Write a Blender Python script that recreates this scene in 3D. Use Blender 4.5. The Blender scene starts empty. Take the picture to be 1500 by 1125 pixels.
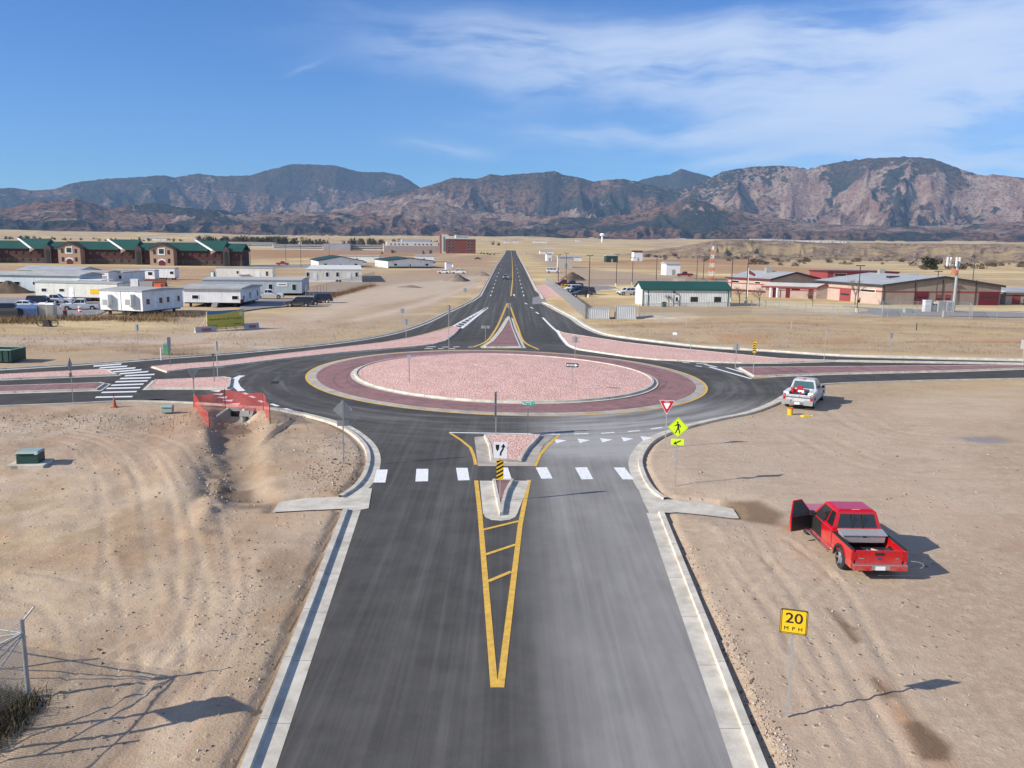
import bpy, bmesh, math, random
import numpy as np
from mathutils import Vector, Matrix, noise as mnoise
from mathutils.geometry import tessellate_polygon
random.seed(7); rng = np.random.default_rng(7)
R_ = math.radians
SC = bpy.context.scene
COL = SC.collection

# ------------------------------------------------------------------ camera
FPX, EYE = 1213.0, 11.5
PITCH = math.atan((562.5-356.0)/FPX); ROLL = R_(0.65)
Fv = np.array([0, math.cos(PITCH), -math.sin(PITCH)]); Uv = np.array([0, math.sin(PITCH), math.cos(PITCH)]); Rv = np.array([1., 0, 0])
R2 = Rv*math.cos(ROLL)+Uv*math.sin(ROLL); U2 = Uv*math.cos(ROLL)-Rv*math.sin(ROLL)
CAM = np.array([0, 0, EYE])
cam = bpy.data.cameras.new('camera'); co = bpy.data.objects.new('camera', cam); COL.objects.link(co); SC.camera = co
cam.sensor_width = 36; cam.lens = 36*FPX/1500; cam.clip_start = .1; cam.clip_end = 60000
M = Matrix(((R2[0], U2[0], -Fv[0], 0), (R2[1], U2[1], -Fv[1], 0), (R2[2], U2[2], -Fv[2], EYE), (0, 0, 0, 1)))
co.matrix_world = M

def ray(px, py):
    return Fv*FPX+R2*(px-750)-U2*(py-562.5)
def ztf(d):                      # far plain rises gently towards the mountains
    return np.maximum(0, d-900)*0.0105
def P(px, py, z=0.0):
    d = ray(px, py); t = (z-EYE)/d[2]
    return (d[0]*t, d[1]*t)
def G(px, py):                   # point of the ground seen at a place of the photo
    d = ray(px, py); d = d/math.hypot(d[0], d[1])
    t = 15.0
    while t < 9000:
        if EYE+d[2]*t <= ztf(t): break
        t *= 1.004
    return (d[0]*t, d[1]*t)
def hgt(b, ty):                  # height of a thing standing at ground pixel b whose top is at row ty
    B = G(*b); lo, hi = 0, min(400, EYE+3*math.hypot(*B))
    z0 = float(ztf(math.hypot(*B)))
    for _ in range(40):
        m = (lo+hi)/2; v = np.array([B[0], B[1], z0+m])-CAM; k = v@Fv
        if 562.5-FPX*(v@U2)/k > ty: lo = m
        else: hi = m
    return lo
def ang(a, b): return math.atan2(b[1]-a[1], b[0]-a[0])

# ------------------------------------------------------------------ world, sun, exposure
SUN_AZ, SUN_EL = R_(200), R_(28)
SD = Vector((math.cos(SUN_AZ)*math.cos(SUN_EL), math.sin(SUN_AZ)*math.cos(SUN_EL), math.sin(SUN_EL)))
W = bpy.data.worlds.new("World"); SC.world = W; W.use_nodes = True
nt = W.node_tree; nt.nodes.clear()
class NT:
    def __init__(s, t): s.t = t
    def n(s, ty, **k):
        x = s.t.nodes.new(ty)
        for a, v in k.items():
            if a == 'i':
                for kk, vv in v.items():
                    if hasattr(vv, 'is_output'): s.t.links.new(vv, x.inputs[kk])
                    else: x.inputs[kk].default_value = vv
            else: setattr(x, a, v)
        return x
    def m(s, op, a, b=None, c=None, clamp=False):
        x = s.t.nodes.new('ShaderNodeMath'); x.operation = op; x.use_clamp = clamp
        for k, v in enumerate((a, b, c)):
            if v is None: continue
            if hasattr(v, 'is_output'): s.t.links.new(v, x.inputs[k])
            else: x.inputs[k].default_value = v
        return x.outputs[0]
    def mix(s, f, a, b, bt='MIX'):
        x = s.t.nodes.new('ShaderNodeMix'); x.data_type = 'RGBA'; x.blend_type = bt
        for k, v in ((0, f), (6, a), (7, b)):
            if hasattr(v, 'is_output'): s.t.links.new(v, x.inputs[k])
            elif k == 0: x.inputs[0].default_value = v
            else: x.inputs[k].default_value = (*v[:3], 1)
        return x.outputs[2]
    def noise(s, vec, scale, detail=4, rough=.55, dist=0.0, out=0):
        x = s.t.nodes.new('ShaderNodeTexNoise'); s.t.links.new(vec, x.inputs['Vector'])
        x.inputs['Scale'].default_value = scale; x.inputs['Detail'].default_value = detail
        x.inputs['Roughness'].default_value = rough; x.inputs['Distortion'].default_value = dist
        return x.outputs[out]
    def ss(s, v, a, b, lo=0., hi=1.):   # smoothstep map
        x = s.t.nodes.new('ShaderNodeMapRange'); x.interpolation_type = 'SMOOTHSTEP'
        s.t.links.new(v, x.inputs[0])
        for k, q in ((1, a), (2, b), (3, lo), (4, hi)): x.inputs[k].default_value = q
        return x.outputs[0]
    def vmul(s, v, t):
        x = s.t.nodes.new('ShaderNodeVectorMath'); x.operation = 'MULTIPLY'
        s.t.links.new(v, x.inputs[0]); x.inputs[1].default_value = t
        return x.outputs[0]
w = NT(nt)
sky = w.n('ShaderNodeTexSky'); sky.sky_type = 'NISHITA'; sky.sun_disc = False
sky.sun_elevation = SUN_EL; sky.sun_rotation = math.atan2(SD.x, SD.y) % (2*math.pi)
sky.altitude = 1900; sky.air_density = 1.15; sky.dust_density = 0.15; sky.ozone_density = 1.6
hs = w.n('ShaderNodeHueSaturation', i={'Color': sky.outputs[0], 'Saturation': 1.22, 'Hue': .500, 'Value': 1.0})
tc = w.n('ShaderNodeTexCoord'); sep = w.n('ShaderNodeSeparateXYZ', i={0: tc.outputs['Generated']})
X, Y, Z = sep.outputs
az = w.m('ARCTAN2', X, Y); el = w.m('ARCSINE', Z)
def cmbz(a, b, c=0.0):
    q = w.n('ShaderNodeCombineXYZ'); 
    for k, v in enumerate((a, b, c)):
        if hasattr(v, 'is_output'): nt.links.new(v, q.inputs[k])
        else: q.inputs[k].default_value = v
    return q.outputs[0]
vec = cmbz(az, el)
warp = w.noise(vec, 5, 3, .5, out=1)
wv = w.n('ShaderNodeVectorMath', operation='SCALE', i={0: warp, 'Scale': .06})
vec2 = w.n('ShaderNodeVectorMath', operation='ADD', i={0: vec, 1: wv.outputs[0]}).outputs[0]
def patch(px, py, rx, ry, rot=0., s=1.):
    d = ray(px, py); d = d/np.linalg.norm(d); a0 = math.atan2(d[0], d[1]); e0 = math.asin(d[2])
    sp = w.n('ShaderNodeSeparateXYZ', i={0: vec2})
    dx = w.m('SUBTRACT', sp.outputs[0], a0+.03); dy = w.m('SUBTRACT', sp.outputs[1], e0+.03)
    c_, s_ = math.cos(rot), math.sin(rot)
    u = w.m('DIVIDE', w.m('ADD', w.m('MULTIPLY', dx, c_), w.m('MULTIPLY', dy, s_)), rx/FPX)
    v = w.m('DIVIDE', w.m('SUBTRACT', w.m('MULTIPLY', dy, c_), w.m('MULTIPLY', dx, s_)), ry/FPX)
    r2 = w.m('ADD', w.m('MULTIPLY', u, u), w.m('MULTIPLY', v, v))
    return w.m('MULTIPLY', w.m('EXPONENT', w.m('MULTIPLY', r2, -1.0)), s)
fib = w.noise(w.vmul(vec2, (1.5, 8, 1)), 2.8, 6, .60)
fib2 = w.noise(w.vmul(vec2, (2.4, 24, 1)), 4, 5, .6)
acc = None
for a in ((770, 75, 190, 34, -.03, 1.0), (960, 112, 180, 22, .10, .75), (1060, 60, 260, 26, .05, .55), (1250, 70, 330, 35, .10, .6),
          (1280, 150, 240, 55, .04, 1.25), (1420, 120, 220, 55, .05, 1.0), (1150, 190, 300, 11, .02, .5), (900, 194, 150, 7, -.03, .4), (650, 218, 50, 9, -.03, .62),
          (1110, 232, 110, 6, 0, .5), (1450, 238, 110, 14, 0, .8), (1330, 35, 320, 28, .03, .5), (440, 105, 26, 3, .3, .25), (1700, 150, 260, 90, 0, 1.)):
    p = patch(*a); acc = p if acc is None else w.m('ADD', acc, p)
dens = w.m('MULTIPLY', acc, w.ss(fib, .34, .66, .12, 1.35))
dens = w.m('MULTIPLY', dens, w.ss(fib2, .25, .75, .75, 1.15))
dens = w.m('ADD', dens, w.m('MULTIPLY', w.ss(Y, .25, -.45), w.ss(fib, .3, .7, .1, 1.0)))  # white cloud veil added in the unseen sky behind, to neutralise shadow colour
dens = w.m('MULTIPLY', w.m('SUBTRACT', 1.0, w.m('EXPONENT', w.m('MULTIPLY', dens, -1.35))), .80)
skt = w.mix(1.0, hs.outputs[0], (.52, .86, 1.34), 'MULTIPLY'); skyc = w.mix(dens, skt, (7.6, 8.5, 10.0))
SKY_STR = 0.080
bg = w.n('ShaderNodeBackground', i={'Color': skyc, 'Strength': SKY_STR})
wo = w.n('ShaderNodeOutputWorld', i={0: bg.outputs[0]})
sl = bpy.data.lights.new('sun', 'SUN'); sl.energy = 5.0; sl.angle = R_(.53); sl.color = (1, .935, .83)
so = bpy.data.objects.new('sun', sl); COL.objects.link(so); so.rotation_euler = SD.to_track_quat('Z', 'Y').to_euler(); so.location = (-40, -20, 60)
SC.view_settings.view_transform = 'Standard'; SC.view_settings.look = 'None'; SC.view_settings.exposure = 0.42; SC.view_settings.gamma = 1
SC.view_settings.use_curve_mapping = False
SC.cycles.volume_bounces = 0; SC.cycles.max_bounces = 5; SC.cycles.diffuse_bounces = 2; SC.cycles.transparent_max_bounces = 24

# ------------------------------------------------------------------ helpers
def lin(c):
    if isinstance(c, str): c = tuple(int(c[k:k+2], 16)/255 for k in (0, 2, 4))
    return tuple(((v+.055)/1.055)**2.4 if v > .04045 else v/12.92 for v in c)
MATS = {}
def mat(name, col, rough=.75, metal=0., var=.12, vscale=1.5, bump=0., bscale=20, spec=.4, coat=0., emit=None):
    if name in MATS: return MATS[name]
    m = bpy.data.materials.new(name); m.use_nodes = True; t = NT(m.node_tree)
    b = m.node_tree.nodes['Principled BSDF']; MATS[name] = m
    b.inputs['Roughness'].default_value = rough; b.inputs['Metallic'].default_value = metal
    b.inputs['Specular IOR Level'].default_value = spec; b.inputs['Coat Weight'].default_value = coat
    c = tuple(col)
    o = t.n('ShaderNodeTexCoord').outputs['Object']
    if var:
        nz = t.noise(o, vscale, 5, .6)
        cc = t.mix(t.ss(nz, .3, .7), tuple(v*(1-var) for v in c), tuple(min(1, v*(1+var*.6)) for v in c))
        m.node_tree.links.new(cc, b.inputs['Base Color'])
    else: b.inputs['Base Color'].default_value = (*c, 1)
    if bump:
        bn = t.n('ShaderNodeBump', i={'Strength': bump, 'Distance': .02, 'Height': t.noise(o, bscale, 4, .6)})
        m.node_tree.links.new(bn.outputs[0], b.inputs['Normal'])
    if emit: b.inputs['Emission Color'].default_value = (*emit, 1); b.inputs['Emission Strength'].default_value = 1
    return m

def tag(o, label=None, cat=None, group=None, kind=None):
    if label: o['label'] = label
    if cat: o['category'] = cat
    if group: o['group'] = group
    if kind: o['kind'] = kind
    return o
def thing(name, label, cat, loc=(0, 0, 0), rot=0., group=None):
    o = bpy.data.objects.new(name, None); COL.objects.link(o)
    if len(loc) == 2: loc = (*loc, float(ztf(math.hypot(*loc))))
    o.location = loc; o.rotation_euler = (0, 0, rot); o.empty_display_size = .3
    return tag(o, label, cat, group)
class MB:
    def __init__(s): s.v = []; s.f = []; s.mi = []; s.cur = 0
    def add(s, vs, fs):
        b = len(s.v); s.v += [tuple(map(float, v)) for v in vs]
        for f in fs: s.f.append(tuple(b+i for i in f)); s.mi.append(s.cur)
        return s
    def box(s, x0, x1, y0, y1, z0, z1, k=0., k2=0.):
        vs = [(x+k*y, y, z) for z in (z0, z1) for x, y in ((x0, y0), (x1, y0), (x1, y1), (x0, y1))]
        return s.add(vs, [(3, 2, 1, 0), (4, 5, 6, 7), (0, 1, 5, 4), (1, 2, 6, 5), (2, 3, 7, 6), (3, 0, 4, 7)])
    def tbox(s, b, t):  # bottom rect (x0,x1,y0,y1,z), top rect
        vs = []
        for x0, x1, y0, y1, z in (b, t): vs += [(x0, y0, z), (x1, y0, z), (x1, y1, z), (x0, y1, z)]
        return s.add(vs, [(3, 2, 1, 0), (4, 5, 6, 7), (0, 1, 5, 4), (1, 2, 6, 5), (2, 3, 7, 6), (3, 0, 4, 7)])
    def cyl(s, p, q, r, n=8, r2=None, cap=True):
        p, q = Vector(p), Vector(q); d = (q-p).normalized(); r2 = r if r2 is None else r2
        a = d.orthogonal().normalized(); b = d.cross(a); vs = []
        for c, rr in ((p, r), (q, r2)):
            for k in range(n):
                t = 2*math.pi*k/n; vs.append(c+(a*math.cos(t)+b*math.sin(t))*rr)
        fs = [(k, (k+1) % n, n+(k+1) % n, n+k) for k in range(n)]
        if cap: fs += [tuple(range(n-1, -1, -1)), tuple(range(n, 2*n))]
        return s.add(vs, fs)
    def prism(s, poly, z0, z1):  # poly xy
        n = len(poly); t = tessellate_polygon([[Vector((x, y, 0)) for x, y in poly]])
        vs = [(x, y, z0) for x, y in poly]+[(x, y, z1) for x, y in poly]
        area = sum(poly[i][0]*poly[(i+1) % n][1]-poly[(i+1) % n][0]*poly[i][1] for i in range(n))
        sd = [(k, (k+1) % n, n+(k+1) % n, n+k) for k in range(n)]
        if area < 0: sd = [f[::-1] for f in sd]
        def up(f):
            a, b, c = (poly[i] for i in f); return (b[0]-a[0])*(c[1]-a[1])-(b[1]-a[1])*(c[0]-a[0]) > 0
        fs = []
        for f in t:
            g = f if up(f) else f[::-1]
            fs.append(tuple(n+i for i in g)); fs.append(tuple(g[::-1]))
        return s.add(vs, fs+sd)
    def xprism(s, poly, y0, y1):  # poly in xz, extruded along y
        m = MB(); m.prism(poly, y0, y1)
        return s.add([(x, z, y) for x, y, z in m.v], [f[::-1] for f in m.f])
    def yprism(s, poly, x0, x1):  # poly in (y,z), extruded along x
        m = MB(); m.prism(poly, x0, x1)
        return s.add([(z, x, y) for x, y, z in m.v], m.f)
    def sheet(s, poly, z):
        t = tessellate_polygon([[Vector((x, y, 0)) for x, y in poly]]); fs = []
        for f in t:
            a, b, c = (poly[i] for i in f)
            fs.append(tuple(f) if (b[0]-a[0])*(c[1]-a[1])-(b[1]-a[1])*(c[0]-a[0]) > 0 else tuple(f[::-1]))
        zz = z if callable(z) else (lambda x, y: z)
        return s.add([(x, y, zz(x, y)) for x, y in poly], fs)
    def build(s, name, ms, parent=None, smooth=False, loc=None, rot=0., bevel=0.):
        me = bpy.data.meshes.new(name); me.from_pydata(s.v, [], s.f)
        if not isinstance(ms, (list, tuple)): ms = [ms]
        for m in ms: me.materials.append(m)
        if len(ms) > 1: me.polygons.foreach_set('material_index', s.mi)
        if smooth: me.polygons.foreach_set('use_smooth', [True]*len(s.f))
        me.update()
        o = bpy.data.objects.new(name, me); COL.objects.link(o)
        if parent: o.parent = parent; KIDS.setdefault(parent.name, []).append(o)
        if loc: o.location = loc if len(loc) == 3 else (*loc, 0)
        o.rotation_euler = (0, 0, rot)
        if bevel:
            bv = o.modifiers.new('bevel', 'BEVEL'); bv.width = bevel; bv.segments = 2; bv.limit_method = 'ANGLE'; bv.angle_limit = R_(35)
            if smooth: pass
        return o
KIDS = {}
def copy_tree(o, parent=None):
    c = o.copy(); COL.objects.link(c)
    if parent: c.parent = parent
    for ch in KIDS.get(o.name, []): copy_tree(ch, c)
    return c
def dup(o, loc, rot, label, group=None, scale=None):
    c = copy_tree(o)
    if len(loc) == 2: loc = (*loc, float(ztf(math.hypot(*loc))))
    c.location = loc; c.rotation_euler = (0, 0, rot)
    if label: c['label'] = label
    if group: c['group'] = group
    if scale: c.scale = (scale,)*3
    return c
def text(parent, s, size, m, loc, rot, name='lettering', depth=.004, sx=1.0, align='CENTER', sp=1.0):
    cu = bpy.data.curves.new('lettering', 'FONT'); cu.body = s; cu.size = size; cu.extrude = depth; cu.align_x = align; cu.align_y = 'CENTER'
    cu.space_character = sp; cu.offset = size*.008 if size > .18 else 0; cu.resolution_u = 4
    t = bpy.data.objects.new('tmp', cu); COL.objects.link(t)
    me = bpy.data.meshes.new_from_object(t)
    bpy.data.objects.remove(t); me.name = name; me.materials.clear(); me.materials.append(m)
    o = bpy.data.objects.new(name, me); COL.objects.link(o); o.parent = parent; o.location = loc; o.rotation_euler = rot; o.scale = (sx, 1, 1)
    return o
def smooth_line(pts, step=.6, closed=False):   # Catmull-Rom resampled
    p = [np.array(q, float) for q in pts]; out = []; n = len(p)
    rng_ = range(n) if closed else range(n-1)
    for i in rng_:
        a, b = p[i], p[(i+1) % n]
        z = p[i-1] if (closed or i > 0) else 2*a-b
        c = p[(i+2) % n] if (closed or i+2 < n) else 2*b-a
        # centripetal
        L = np.linalg.norm(b-a); k = max(1, int(L/step)) if L < 60 else max(1, int(L/12))
        t0 = 0; t1 = t0+max(1e-6, np.linalg.norm(a-z))**.5; t2 = t1+max(1e-6, L)**.5; t3 = t2+max(1e-6, np.linalg.norm(c-b))**.5
        for j in range(k):
            t = t1+(t2-t1)*j/k
            A1 = (t1-t)/(t1-t0)*z+(t-t0)/(t1-t0)*a; A2 = (t2-t)/(t2-t1)*a+(t-t1)/(t2-t1)*b; A3 = (t3-t)/(t3-t2)*b+(t-t2)/(t3-t2)*c
            B1 = (t2-t)/(t2-t0)*A1+(t-t0)/(t2-t0)*A2; B2 = (t3-t)/(t3-t1)*A2+(t-t1)/(t3-t1)*A3
            out.append(tuple((t2-t)/(t2-t1)*B1+(t-t1)/(t2-t1)*B2))
    if not closed: out.append(tuple(p[-1]))
    return out
def normals(pts, closed=False):   # left normals with miter
    p = np.array(pts, float)
    if closed: d0 = p-np.roll(p, 1, 0); d1 = np.roll(p, -1, 0)-p
    else:
        d1 = np.vstack([p[1:]-p[:-1], p[-1:]-p[-2:-1]]); d0 = np.vstack([p[1:2]-p[:1], p[1:]-p[:-1]])
    d0 = d0/np.maximum(1e-9, np.linalg.norm(d0, axis=1))[:, None]; d1 = d1/np.maximum(1e-9, np.linalg.norm(d1, axis=1))[:, None]
    t = d0+d1; ln = np.linalg.norm(t, axis=1); t = t/np.maximum(ln, 1e-6)[:, None]
    nn = np.stack([-t[:, 1], t[:, 0]], 1); cs = np.clip(np.abs((nn*np.stack([-d1[:, 1], d1[:, 0]], 1)).sum(1)), .5, 1)
    return nn/cs[:, None]
def offs(pts, o, closed=False):
    n = normals(pts, closed); return [tuple(q) for q in (np.array(pts)+n*o)]
def ribbon(mb, pts, prof, closed=False):  # prof: list of (left offset, z); listed from left to right of travel gives upward faces reversed below
    rows = [offs(pts, o, closed) for o, z in prof]; n = len(pts); vs = []
    for r, (o, z) in zip(rows, prof): vs += [(x, y, z+(float(ztf(math.hypot(x, y))) if y > 880 else 0)) for x, y in r]
    fs = []; m = n if closed else n-1
    for k in range(len(prof)-1):
        for i in range(m):
            j = (i+1) % n; fs.append((k*n+i, k*n+j, (k+1)*n+j, (k+1)*n+i))
    if prof[0][0] < prof[-1][0]: pass
    else: fs = [f[::-1] for f in fs]
    return mb.add(vs, fs)
PX = lambda l: [P(*q) for q in l]

# ------------------------------------------------------------------ numpy noise
def hash_tab(seed): return np.random.default_rng(seed).random((256, 256))
def vn(x, y, seed=0):
    T = hash_tab(seed); xi = np.floor(x).astype(int); yi = np.floor(y).astype(int); fx = x-xi; fy = y-yi
    fx = fx*fx*fx*(fx*(fx*6-15)+10); fy = fy*fy*fy*(fy*(fy*6-15)+10)
    a = T[xi & 255, yi & 255]; b = T[(xi+1) & 255, yi & 255]; c = T[xi & 255, (yi+1) & 255]; d = T[(xi+1) & 255, (yi+1) & 255]
    return (a*(1-fx)+b*fx)*(1-fy)+(c*(1-fx)+d*fx)*fy
def fbm(x, y, o=4, seed=0, g=.5):
    s = 0; a = 1; t = 0
    for k in range(o):
        s = s+a*vn(x*2**k+17.3*k, y*2**k-9.1*k, seed+k); t += a; a *= g
    return s/t
def ridged(x, y, o=5, seed=0, g=.5):
    s = 0; a = 1; t = 0; w_ = 1
    for k in range(o):
        n = 1-np.abs(2*vn(x*2**k+5.1*k, y*2**k+3.7*k, seed+k)-1); n = n*n*w_; s = s+a*n; t += a; a *= g; w_ = np.clip(n*1.6, 0, 1)
    return s/t
def sst(v, a, b):
    t = np.clip((v-a)/(b-a), 0, 1); return t*t*(3-2*t)
def sdist(x, y, poly):  # signed distance, negative inside
    p = np.array(poly, float); n = len(p); d = np.full(x.shape, 1e9); ins = np.zeros(x.shape, bool)
    for i in range(n):
        a = p[i]; b = p[(i+1) % n]; e = b-a; L = e@e
        if L < 1e-9: continue
        t = np.clip(((x-a[0])*e[0]+(y-a[1])*e[1])/L, 0, 1); dx = x-a[0]-t*e[0]; dy = y-a[1]-t*e[1]
        d = np.minimum(d, dx*dx+dy*dy)
        c = (a[1] > y) != (b[1] > y)
        if e[1] != 0: ins ^= c & (x < a[0]+(y-a[1])*e[0]/e[1])
    d = np.sqrt(d); return np.where(ins, -d, d)
def ldist(x, y, line):
    p = np.array(line, float); d = np.full(x.shape, 1e9)
    for i in range(len(p)-1):
        a = p[i]; b = p[i+1]; e = b-a; L = max(1e-9, e@e)
        t = np.clip(((x-a[0])*e[0]+(y-a[1])*e[1])/L, 0, 1); dx = x-a[0]-t*e[0]; dy = y-a[1]-t*e[1]
        d = np.minimum(d, dx*dx+dy*dy)
    return np.sqrt(d)

# ------------------------------------------------------------------ outlines of the paved junction (back of kerb), walked with the road on the right
def sm(l, **k): return smooth_line(PX(l), **k)
swA = PX([(355, 1125), (429, 937), (503, 748)]); e_ = np.array(swA[0])-np.array(swA[1]); swA = [tuple(np.array(swA[0])+e_*2.5)]+swA
swB = sm([(496, 729), (512, 719), (526, 705), (535, 686), (537, 669), (531, 653), (512, 635), (488, 622), (446, 610), (395, 600), (340, 596), (283, 592), (187, 589.5), (107, 593), (0, 597), (-180, 604)])
nwA = sm([(-180, 552), (0, 541), (139, 532.5), (260, 523.5), (309, 520), (413, 511), (500, 501.5), (560, 491.5), (608, 478), (659, 455), (690, 440.5)])
lfR = [G(*q) for q in [(690, 440.5), (701, 433), (725, 390.5), (741, 366)]]
rtR = [G(*q) for q in [(756, 365.8), (770, 392.5), (782, 415)]]
padK = PX([(782, 415), (797, 438)])
neA = sm([(795, 443.5), (804, 446.5), (818, 454), (843, 467), (859, 478), (882, 488), (898, 492.3), (928, 496.5), (968, 501.5), (1032, 508.5), (1122, 514), (1230, 521), (1332, 524), (1500, 528), (1700, 533)])
seB = sm([(1700, 552), (1500, 556), (1320, 560), (1200, 565.5), (1170, 575), (1140, 592), (1100, 607), (1060, 615), (1014, 626), (980, 637), (960, 647), (947, 661), (941, 677), (945, 695), (955, 714), (967, 726), (978, 732)])
seA = PX([(972, 752), (1047, 938), (1122, 1125)]); e_ = np.array(seA[2])-np.array(seA[1]); seA = seA+[tuple(np.array(seA[2])+e_*2.5)]
PAV = swA+swB+nwA+lfR[1:]+rtR+padK+neA+seB+seA
rampW = PX([(399, 751), (409, 736), (450, 730), (496, 728), (522, 716), (545, 716), (540, 745), (515, 750), (503, 746), (450, 748)])
rampE = PX([(943, 706), (958, 714), (962, 721), (978, 732), (1038, 738), (1074, 746), (1083, 760), (1074, 760), (1028, 754.5), (992, 751), (972, 752), (951, 752), (942, 735), (935, 716)])
drive = PX([(780, 436), (792, 433.5), (826, 437.5), (858, 438), (1000, 428), (1000, 418), (860, 419), (842, 420), (835, 432), (870, 444), (836, 441), (797, 444.5), (780, 446)])

# ------------------------------------------------------------------ ground
step = .17
xs = np.arange(-44, 44.01, step); g = [44.]
while g[-1] < 15000: g.append(g[-1]+max(step, (g[-1]-44)*.06+step*1.3))
g = np.array(g[1:]); xs = np.concatenate([-g[::-1], xs, g])
ys = np.arange(9, 96, step); g = [96.]
while g[-1] < 15000: g.append(g[-1]+min(.4+(g[-1]-96)*.02, g[-1]*.0115))
ys = np.concatenate([[-60, -20, -5, 0, 3, 6], ys, g])
GX, GY = np.meshgrid(xs, ys); D = np.hypot(GX, GY)
near = (GY < 150) & (np.abs(GX) < 110)
sd = np.full(GX.shape, 99.)
sd[near] = sdist(GX[near], GY[near], PAV)
for pl in (rampW, rampE): sd[near] = np.minimum(sd[near], sdist(GX[near], GY[near], pl))
fr = (GY >= 150) & (np.abs(GX) < 40)
xl = np.interp(GY[fr], [p[1] for p in lfR], [p[0] for p in lfR]); xr = np.interp(GY[fr], [p[1] for p in rtR[::-1]], [p[0] for p in rtR[::-1]])
sd[fr] = np.maximum(xl-GX[fr], GX[fr]-xr)
mk = sst(sd, .25, 2.2)
left = sst(-GX, -2, 6)*sst(95-GY, 0, 20)
und = (fbm(GX/9, GY/9, 4, 3)-.5)*.9+(fbm(GX/2.1, GY/2.1, 4, 11)-.5)*.34+(fbm(GX/.7, GY/.7, 3, 21)-.5)*.1
south = sst(66-GY, 0, 12)
Zt = mk*(und*(.12+.36*left*south)+.03+.05*south)
Zt += mk*(fbm(GX/45, GY/45, 3, 31)-.5)*.5*sst(D, 60, 120)*sst(400-D, 0, 200)
Zt += .115*sst(sd, .02, .5)*sst(130-GY, 0, 30)*sst(110-np.abs(GX), 0, 20)
# graders' windrows and ripples on the south-west lot
u_ = GX*.5+GY*.87; Zt += mk*left*south*.03*ridged(u_/3.2, (GX*.87-GY*.5)/9, 3, 41)
track = np.zeros(GX.shape); damp = np.zeros(GX.shape)
def groove(px, wd, dp, gauge=0., tone=.5):
    global Zt, track
    ln = smooth_line(PX(px), step=1.0)
    for o in ((0,) if not gauge else (-gauge/2, gauge/2)):
        l = offs(ln, o) if o else ln; a = np.array(l)
        bb = (GX > a[:, 0].min()-2) & (GX < a[:, 0].max()+2) & (GY > a[:, 1].min()-2) & (GY < a[:, 1].max()+2)
        d = ldist(GX[bb], GY[bb], l); n_ = .45+1.1*vn(GX[bb]/1.3, GY[bb]/1.3, 61)
        Zt[bb] += mk[bb]*n_*(-dp*np.exp(-(d/wd)**2)+dp*.7*np.exp(-((d-wd*1.9)/(wd*.7))**2))
        track[bb] = np.maximum(track[bb], tone*n_*np.exp(-(d/wd/1.3)**2))
for q in ([(-60, 640), (60, 645), (120, 652), (165, 690), (185, 740), (192, 800), (190, 900)], [(0, 632), (110, 640), (190, 662), (232, 720), (250, 790), (262, 860), (262, 930)],
          [(60, 628), (160, 638), (225, 655), (265, 700), (288, 760), (300, 830), (300, 900)], [(130, 665), (170, 710), (178, 760)], [(200, 820), (222, 900), (224, 1000)],
          [(250, 960), (150, 1000), (60, 1120)], [(330, 830), (315, 920), (260, 1010), (190, 1125)], [(0, 860), (100, 880), (150, 960), (160, 1040)]):
    groove(q, .11, .034, 1.7, 1.0)
for q in ([(1010, 780), (1040, 840), (1085, 900), (1130, 980), (1170, 1060), (1200, 1130)], [(1060, 770), (1100, 850), (1170, 950), (1230, 1050), (1270, 1130)],
          [(1120, 800), (1190, 860), (1240, 960), (1290, 1060)], [(1020, 900), (1090, 860), (1140, 850)], [(1100, 990), (1120, 900), (1180, 840)]):
    groove(q, .12, .035, 1.75, .7)
for q in ([(1230, 605), (1300, 640), (1400, 650), (1520, 640)], [(1180, 640), (1300, 690), (1500, 700)], [(560, 505), (420, 530), (200, 512), (0, 506)]):
    groove(q, .3, .015, 2.0, .3)
def bump_(px, r, h):
    global Zt
    c = P(*px); Zt += h*np.exp(-((GX-c[0])**2+(GY-c[1])**2)/r**2)
# ditch from the culvert down the left lot
dl = smooth_line(PX([(352, 612), (345, 640), (343, 680), (345, 722), (372, 752)]), step=.5); dd = ldist(GX, GY, dl)
bbd = dd < 6
prof = np.zeros(GX.shape); prof[bbd] = np.exp(-(dd[bbd]/1.35)**4)
fade = sst(GY, 33.5, 37)*sst(54.3-GY, -.1, .6)
Zt -= prof*fade*.38*(.8+.5*fbm(GX/1.5, GY/1.5, 3, 51))
bank = np.exp(-((dd-2.6)/1.2)**2)*fade*mk*.16; Zt += bank*(GX < P(345, 680)[0]+.3)*1.2
ct = P(352, 597); Zt -= .95*np.exp(-((GX-ct[0]-.1)/1.35)**4-((GY-ct[1]+1.95)/1.45)**4)*sst(sd, .3, .7)
ridge_e = ldist(GX, GY, smooth_line(PX([(300, 640), (318, 680), (316, 735), (290, 790)]), step=1)); Zt += mk*.18*np.exp(-(ridge_e/.5)**2)*(.5+vn(GX*1.4, GY*1.4, 71))
# slope and drainage swale in front of the north-east fence
swl = ldist(GX, GY, smooth_line(PX([(1010, 497), (1150, 500), (1320, 497), (1500, 500), (1650, 505)]), step=3)); Zt -= mk*.5*np.exp(-(swl/3)**2)
Zt += ztf(D)*1.0
Zt = np.where(sd <= .25, np.minimum(Zt, ztf(D)-.035), Zt)
Zt += sst(D, 1100, 3000)*(fbm(GX/500, GY/350, 4, 81)-.5)*22*sst(14000-D, 0, 8000)
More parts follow.
